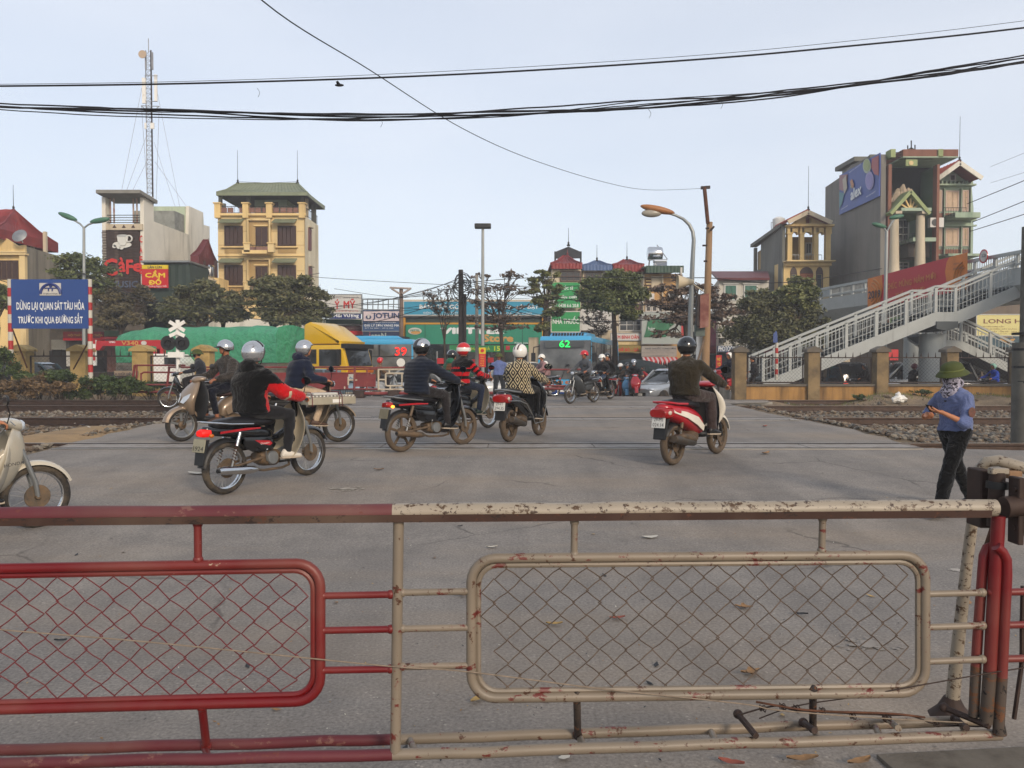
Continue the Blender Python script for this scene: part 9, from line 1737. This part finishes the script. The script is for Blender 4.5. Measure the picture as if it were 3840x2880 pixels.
for i,(v,x,y,lb) in enumerate((('E',1260,1610,'weeds growing at the wall foot below the third mesh panel'),('W',960,545,'green weeds right of the woman at the wall foot'),('E',860,1640,'low weeds on the dirt bank by the third pillar'))):shrub(lb,v,x,27.9,40,16,y,'bush',420,70+i,.04,'weed')
rg=np.random.default_rng(5);q=MB()
for k in range(5200):
    if rg.random()<.7:x,y=rg.uniform(-21,-8.6),rg.uniform(28.3,29.2)
    else:x,y=rg.uniform(9,20),rg.uniform(27.3,28.4)
    if lerp_tab(EL,y)-.3<x<lerp_tab(ER,y)+.6:continue
    z=zd(x,y)-.02;h=rg.uniform(.04,.13);dx,dy=rg.normal(0,.03,2);w_=.009;kk=len(q.v);q.v+=[(x-w_,y,z),(x+w_,y,z),(x+dx,y+dy,z+h)];q.f.append((kk,kk+1,kk+2));q.m.append(0)
q.build('grass',leafmat('verge grass',['#3a4222','#525a2c','#6e6a3a'],3.),label='thin grass and weeds along the edges of the railway',cat='grass',kind='stuff')
SAND=mat('pale sand','#8f7654',.95,.2,3,bump=.4,bscale=30,dirt='#6a5842',damt=.35)
g0,g1=G('D',40,955),G('D',330,920);v=[];nx,ny=40,14
for j in range(ny+1):
    for i in range(nx+1):
        u,t=i/nx,j/ny;x=-9.8+6.0*u;y=12.4+5.2*t;e=min(u,1-u,t,1-t)*5;wd=lerp_tab(EL,y)+.45;k=max(0,min(1,(wd-x)*1.2+.3*noise.noise(Vector((x*2,y*2,0)))))*min(1,e+.1)
        v.append((x,y,zg(y)-.16+.17*k+.05*noise.noise(Vector((x*1.5,y*1.5,2)))*k))
MB().add(v,[(j*(nx+1)+i,j*(nx+1)+i+1,(j+1)*(nx+1)+i+1,(j+1)*(nx+1)+i) for j in range(ny) for i in range(nx)]).build('sand',SAND,smooth=80,label='pale sand heaped at the left edge of the crossing between the rails',cat='sand',kind='stuff')
p=G('W',160,570);q=MB();q.ball(p+Vector((0,0,.1)),(.28,.15,.13),2);q.ball(p+Vector((-.02,0,.24)),(.08,.07,.1),2);vs,fs=clay(q,.03,2);vs=wrinkle(np.array(vs),fs,.05,2);q=MB();q.add(vs,fs);q.build('rubbish_sack',WHITE,smooth=True,label='knotted white sack lying on the dirt bank left of the woman',cat='sack')
r7=random.Random(21)
for k in range(14):
    A_=(r7.uniform(985,1003),r7.uniform(600,660),38);left=k%2;B_=(r7.uniform(560,880),r7.uniform(600,700),r7.uniform(40,48)) if left else(r7.uniform(1120,1330),r7.uniform(590,700),r7.uniform(38,46))
    cable(('nearly straight ','lowest sagging ','highest ','shortest ','steepest ','longest ','middle ')[k//2]+'thin wire running %s from the dark central pole'%('left' if left else 'right'),[A_,((A_[0]+B_[0])/2,(A_[1]+B_[1])/2+r7.uniform(8,26),41),B_],.012,group='thin wires fanning %s from the dark central pole'%('left' if left else 'right'))
for k,(v_,x,y,m_,lb) in enumerate((('LB',470,655,PAPER,'pale wrapper on the stones beside the third rail'),('LB',520,662,BLUR,'bluish wrapper on the stones by the sand'),('RB',1870,1048,PAPER,'crumpled pink white wrapper by the rail on the right'),('RB',1580,1392,LEAFB,'flat brown leaf on the road near the rail, right of the scooter'),('RB',1570,1110,LEAFR,'dark leaf on the road to the right of the white and red scooter'),('GM',1350,775,LEAFR,'rusty stain like scrap on the asphalt behind the white mesh'),('GM',2090,1078,LEAFB,'tan oval leaf seen low through the centre of the white mesh'),('GM',2050,712,LEAFB,'curled leaf seen through the upper centre of the white mesh'),('GR',60,1650,LEAFR,'red and white wrapper at the very bottom of the picture'),('GM',500,648,LEAFB,'brown scrap beside the upper link bar of the cream section'))):leaf((v_,x,y),.1 if v_!='RB' else.22,m_,lb,'litter_piece','litter')
for i,(x,w_,h,d,c) in enumerate(((-70,16,7,70,CREAMW),(-50,10,5,72,GREYW),(-33,9,4.5,66,CREAMW),(-13,7,3.6,64,GREYW),(3.2,6,3.2,64,CREAMW),(14.5,5,3.4,63,GREYW),(16.4,3.4,3.2,60,CREAMW),(44,9,6,68,GREYW),(60,12,8,66,CREAMW))):
    r=thing('back_building',('pale','grey','low cream','low grey','small cream','small grey','narrow cream','tall grey','large cream')[i]+' plain building glimpsed in the row behind the shops','building',(x,d,-.2));MB().box(x-w_/2,d,-.2,x+w_/2,d+6,h).build('wall',c,r);MB().box(x-w_/2-.3,d-.4,h+.01,x+w_/2+.3,d+6.2,h+.2).build('roof',MAROON if i%2 else GRNR,r)
q=MB();q.box(-95,-9,-1.3,95,90,24);hz_=q.build('haze',None,kind='stuff');hm=bpy.data.materials.new('haze air');hm.use_nodes=True;t_=hm.node_tree;t_.nodes.clear();vn=t_.nodes.new('ShaderNodeVolumePrincipled');vn.inputs['Density'].default_value=.0015;vn.inputs['Color'].default_value=(.9,.93,1,1);on=t_.nodes.new('ShaderNodeOutputMaterial');t_.links.new(vn.outputs[0],on.inputs['Volume']);hz_.data.materials.clear();hz_.data.materials.append(hm)
for i,(v_,x,y,Y_,lb) in enumerate((('R',560,600,55.3,'under the blue roofed shop window'),('R',1005,630,55.2,'on the red roofed shop house'),('R',1225,615,55.1,'beside the timber louvres'),('M',560,1010,56,'low on the yellow block front'),('C',1262,620,53,'at the end of the phone store'),('E',1290,590,50.4,'in the brick edged loggia'))):
    a=P(v_,x,y,Y_);q=MB();q.box(a.x,Y_-.35,a.z,a.x+.85,Y_-.02,a.z+.6);q.cur=0;o=q.build('air_conditioner',WSG,bevel=.02,label='pale outdoor air conditioner box '+lb,cat='air conditioner');q=MB();q.lathe([(.22,0),(.22,.02),(.0,.02)],(.3,-.37,.3),14,'y');q.xf(Matrix.Translation((a.x,Y_,a.z)));q.build('fan_grille',BLACKP,o)
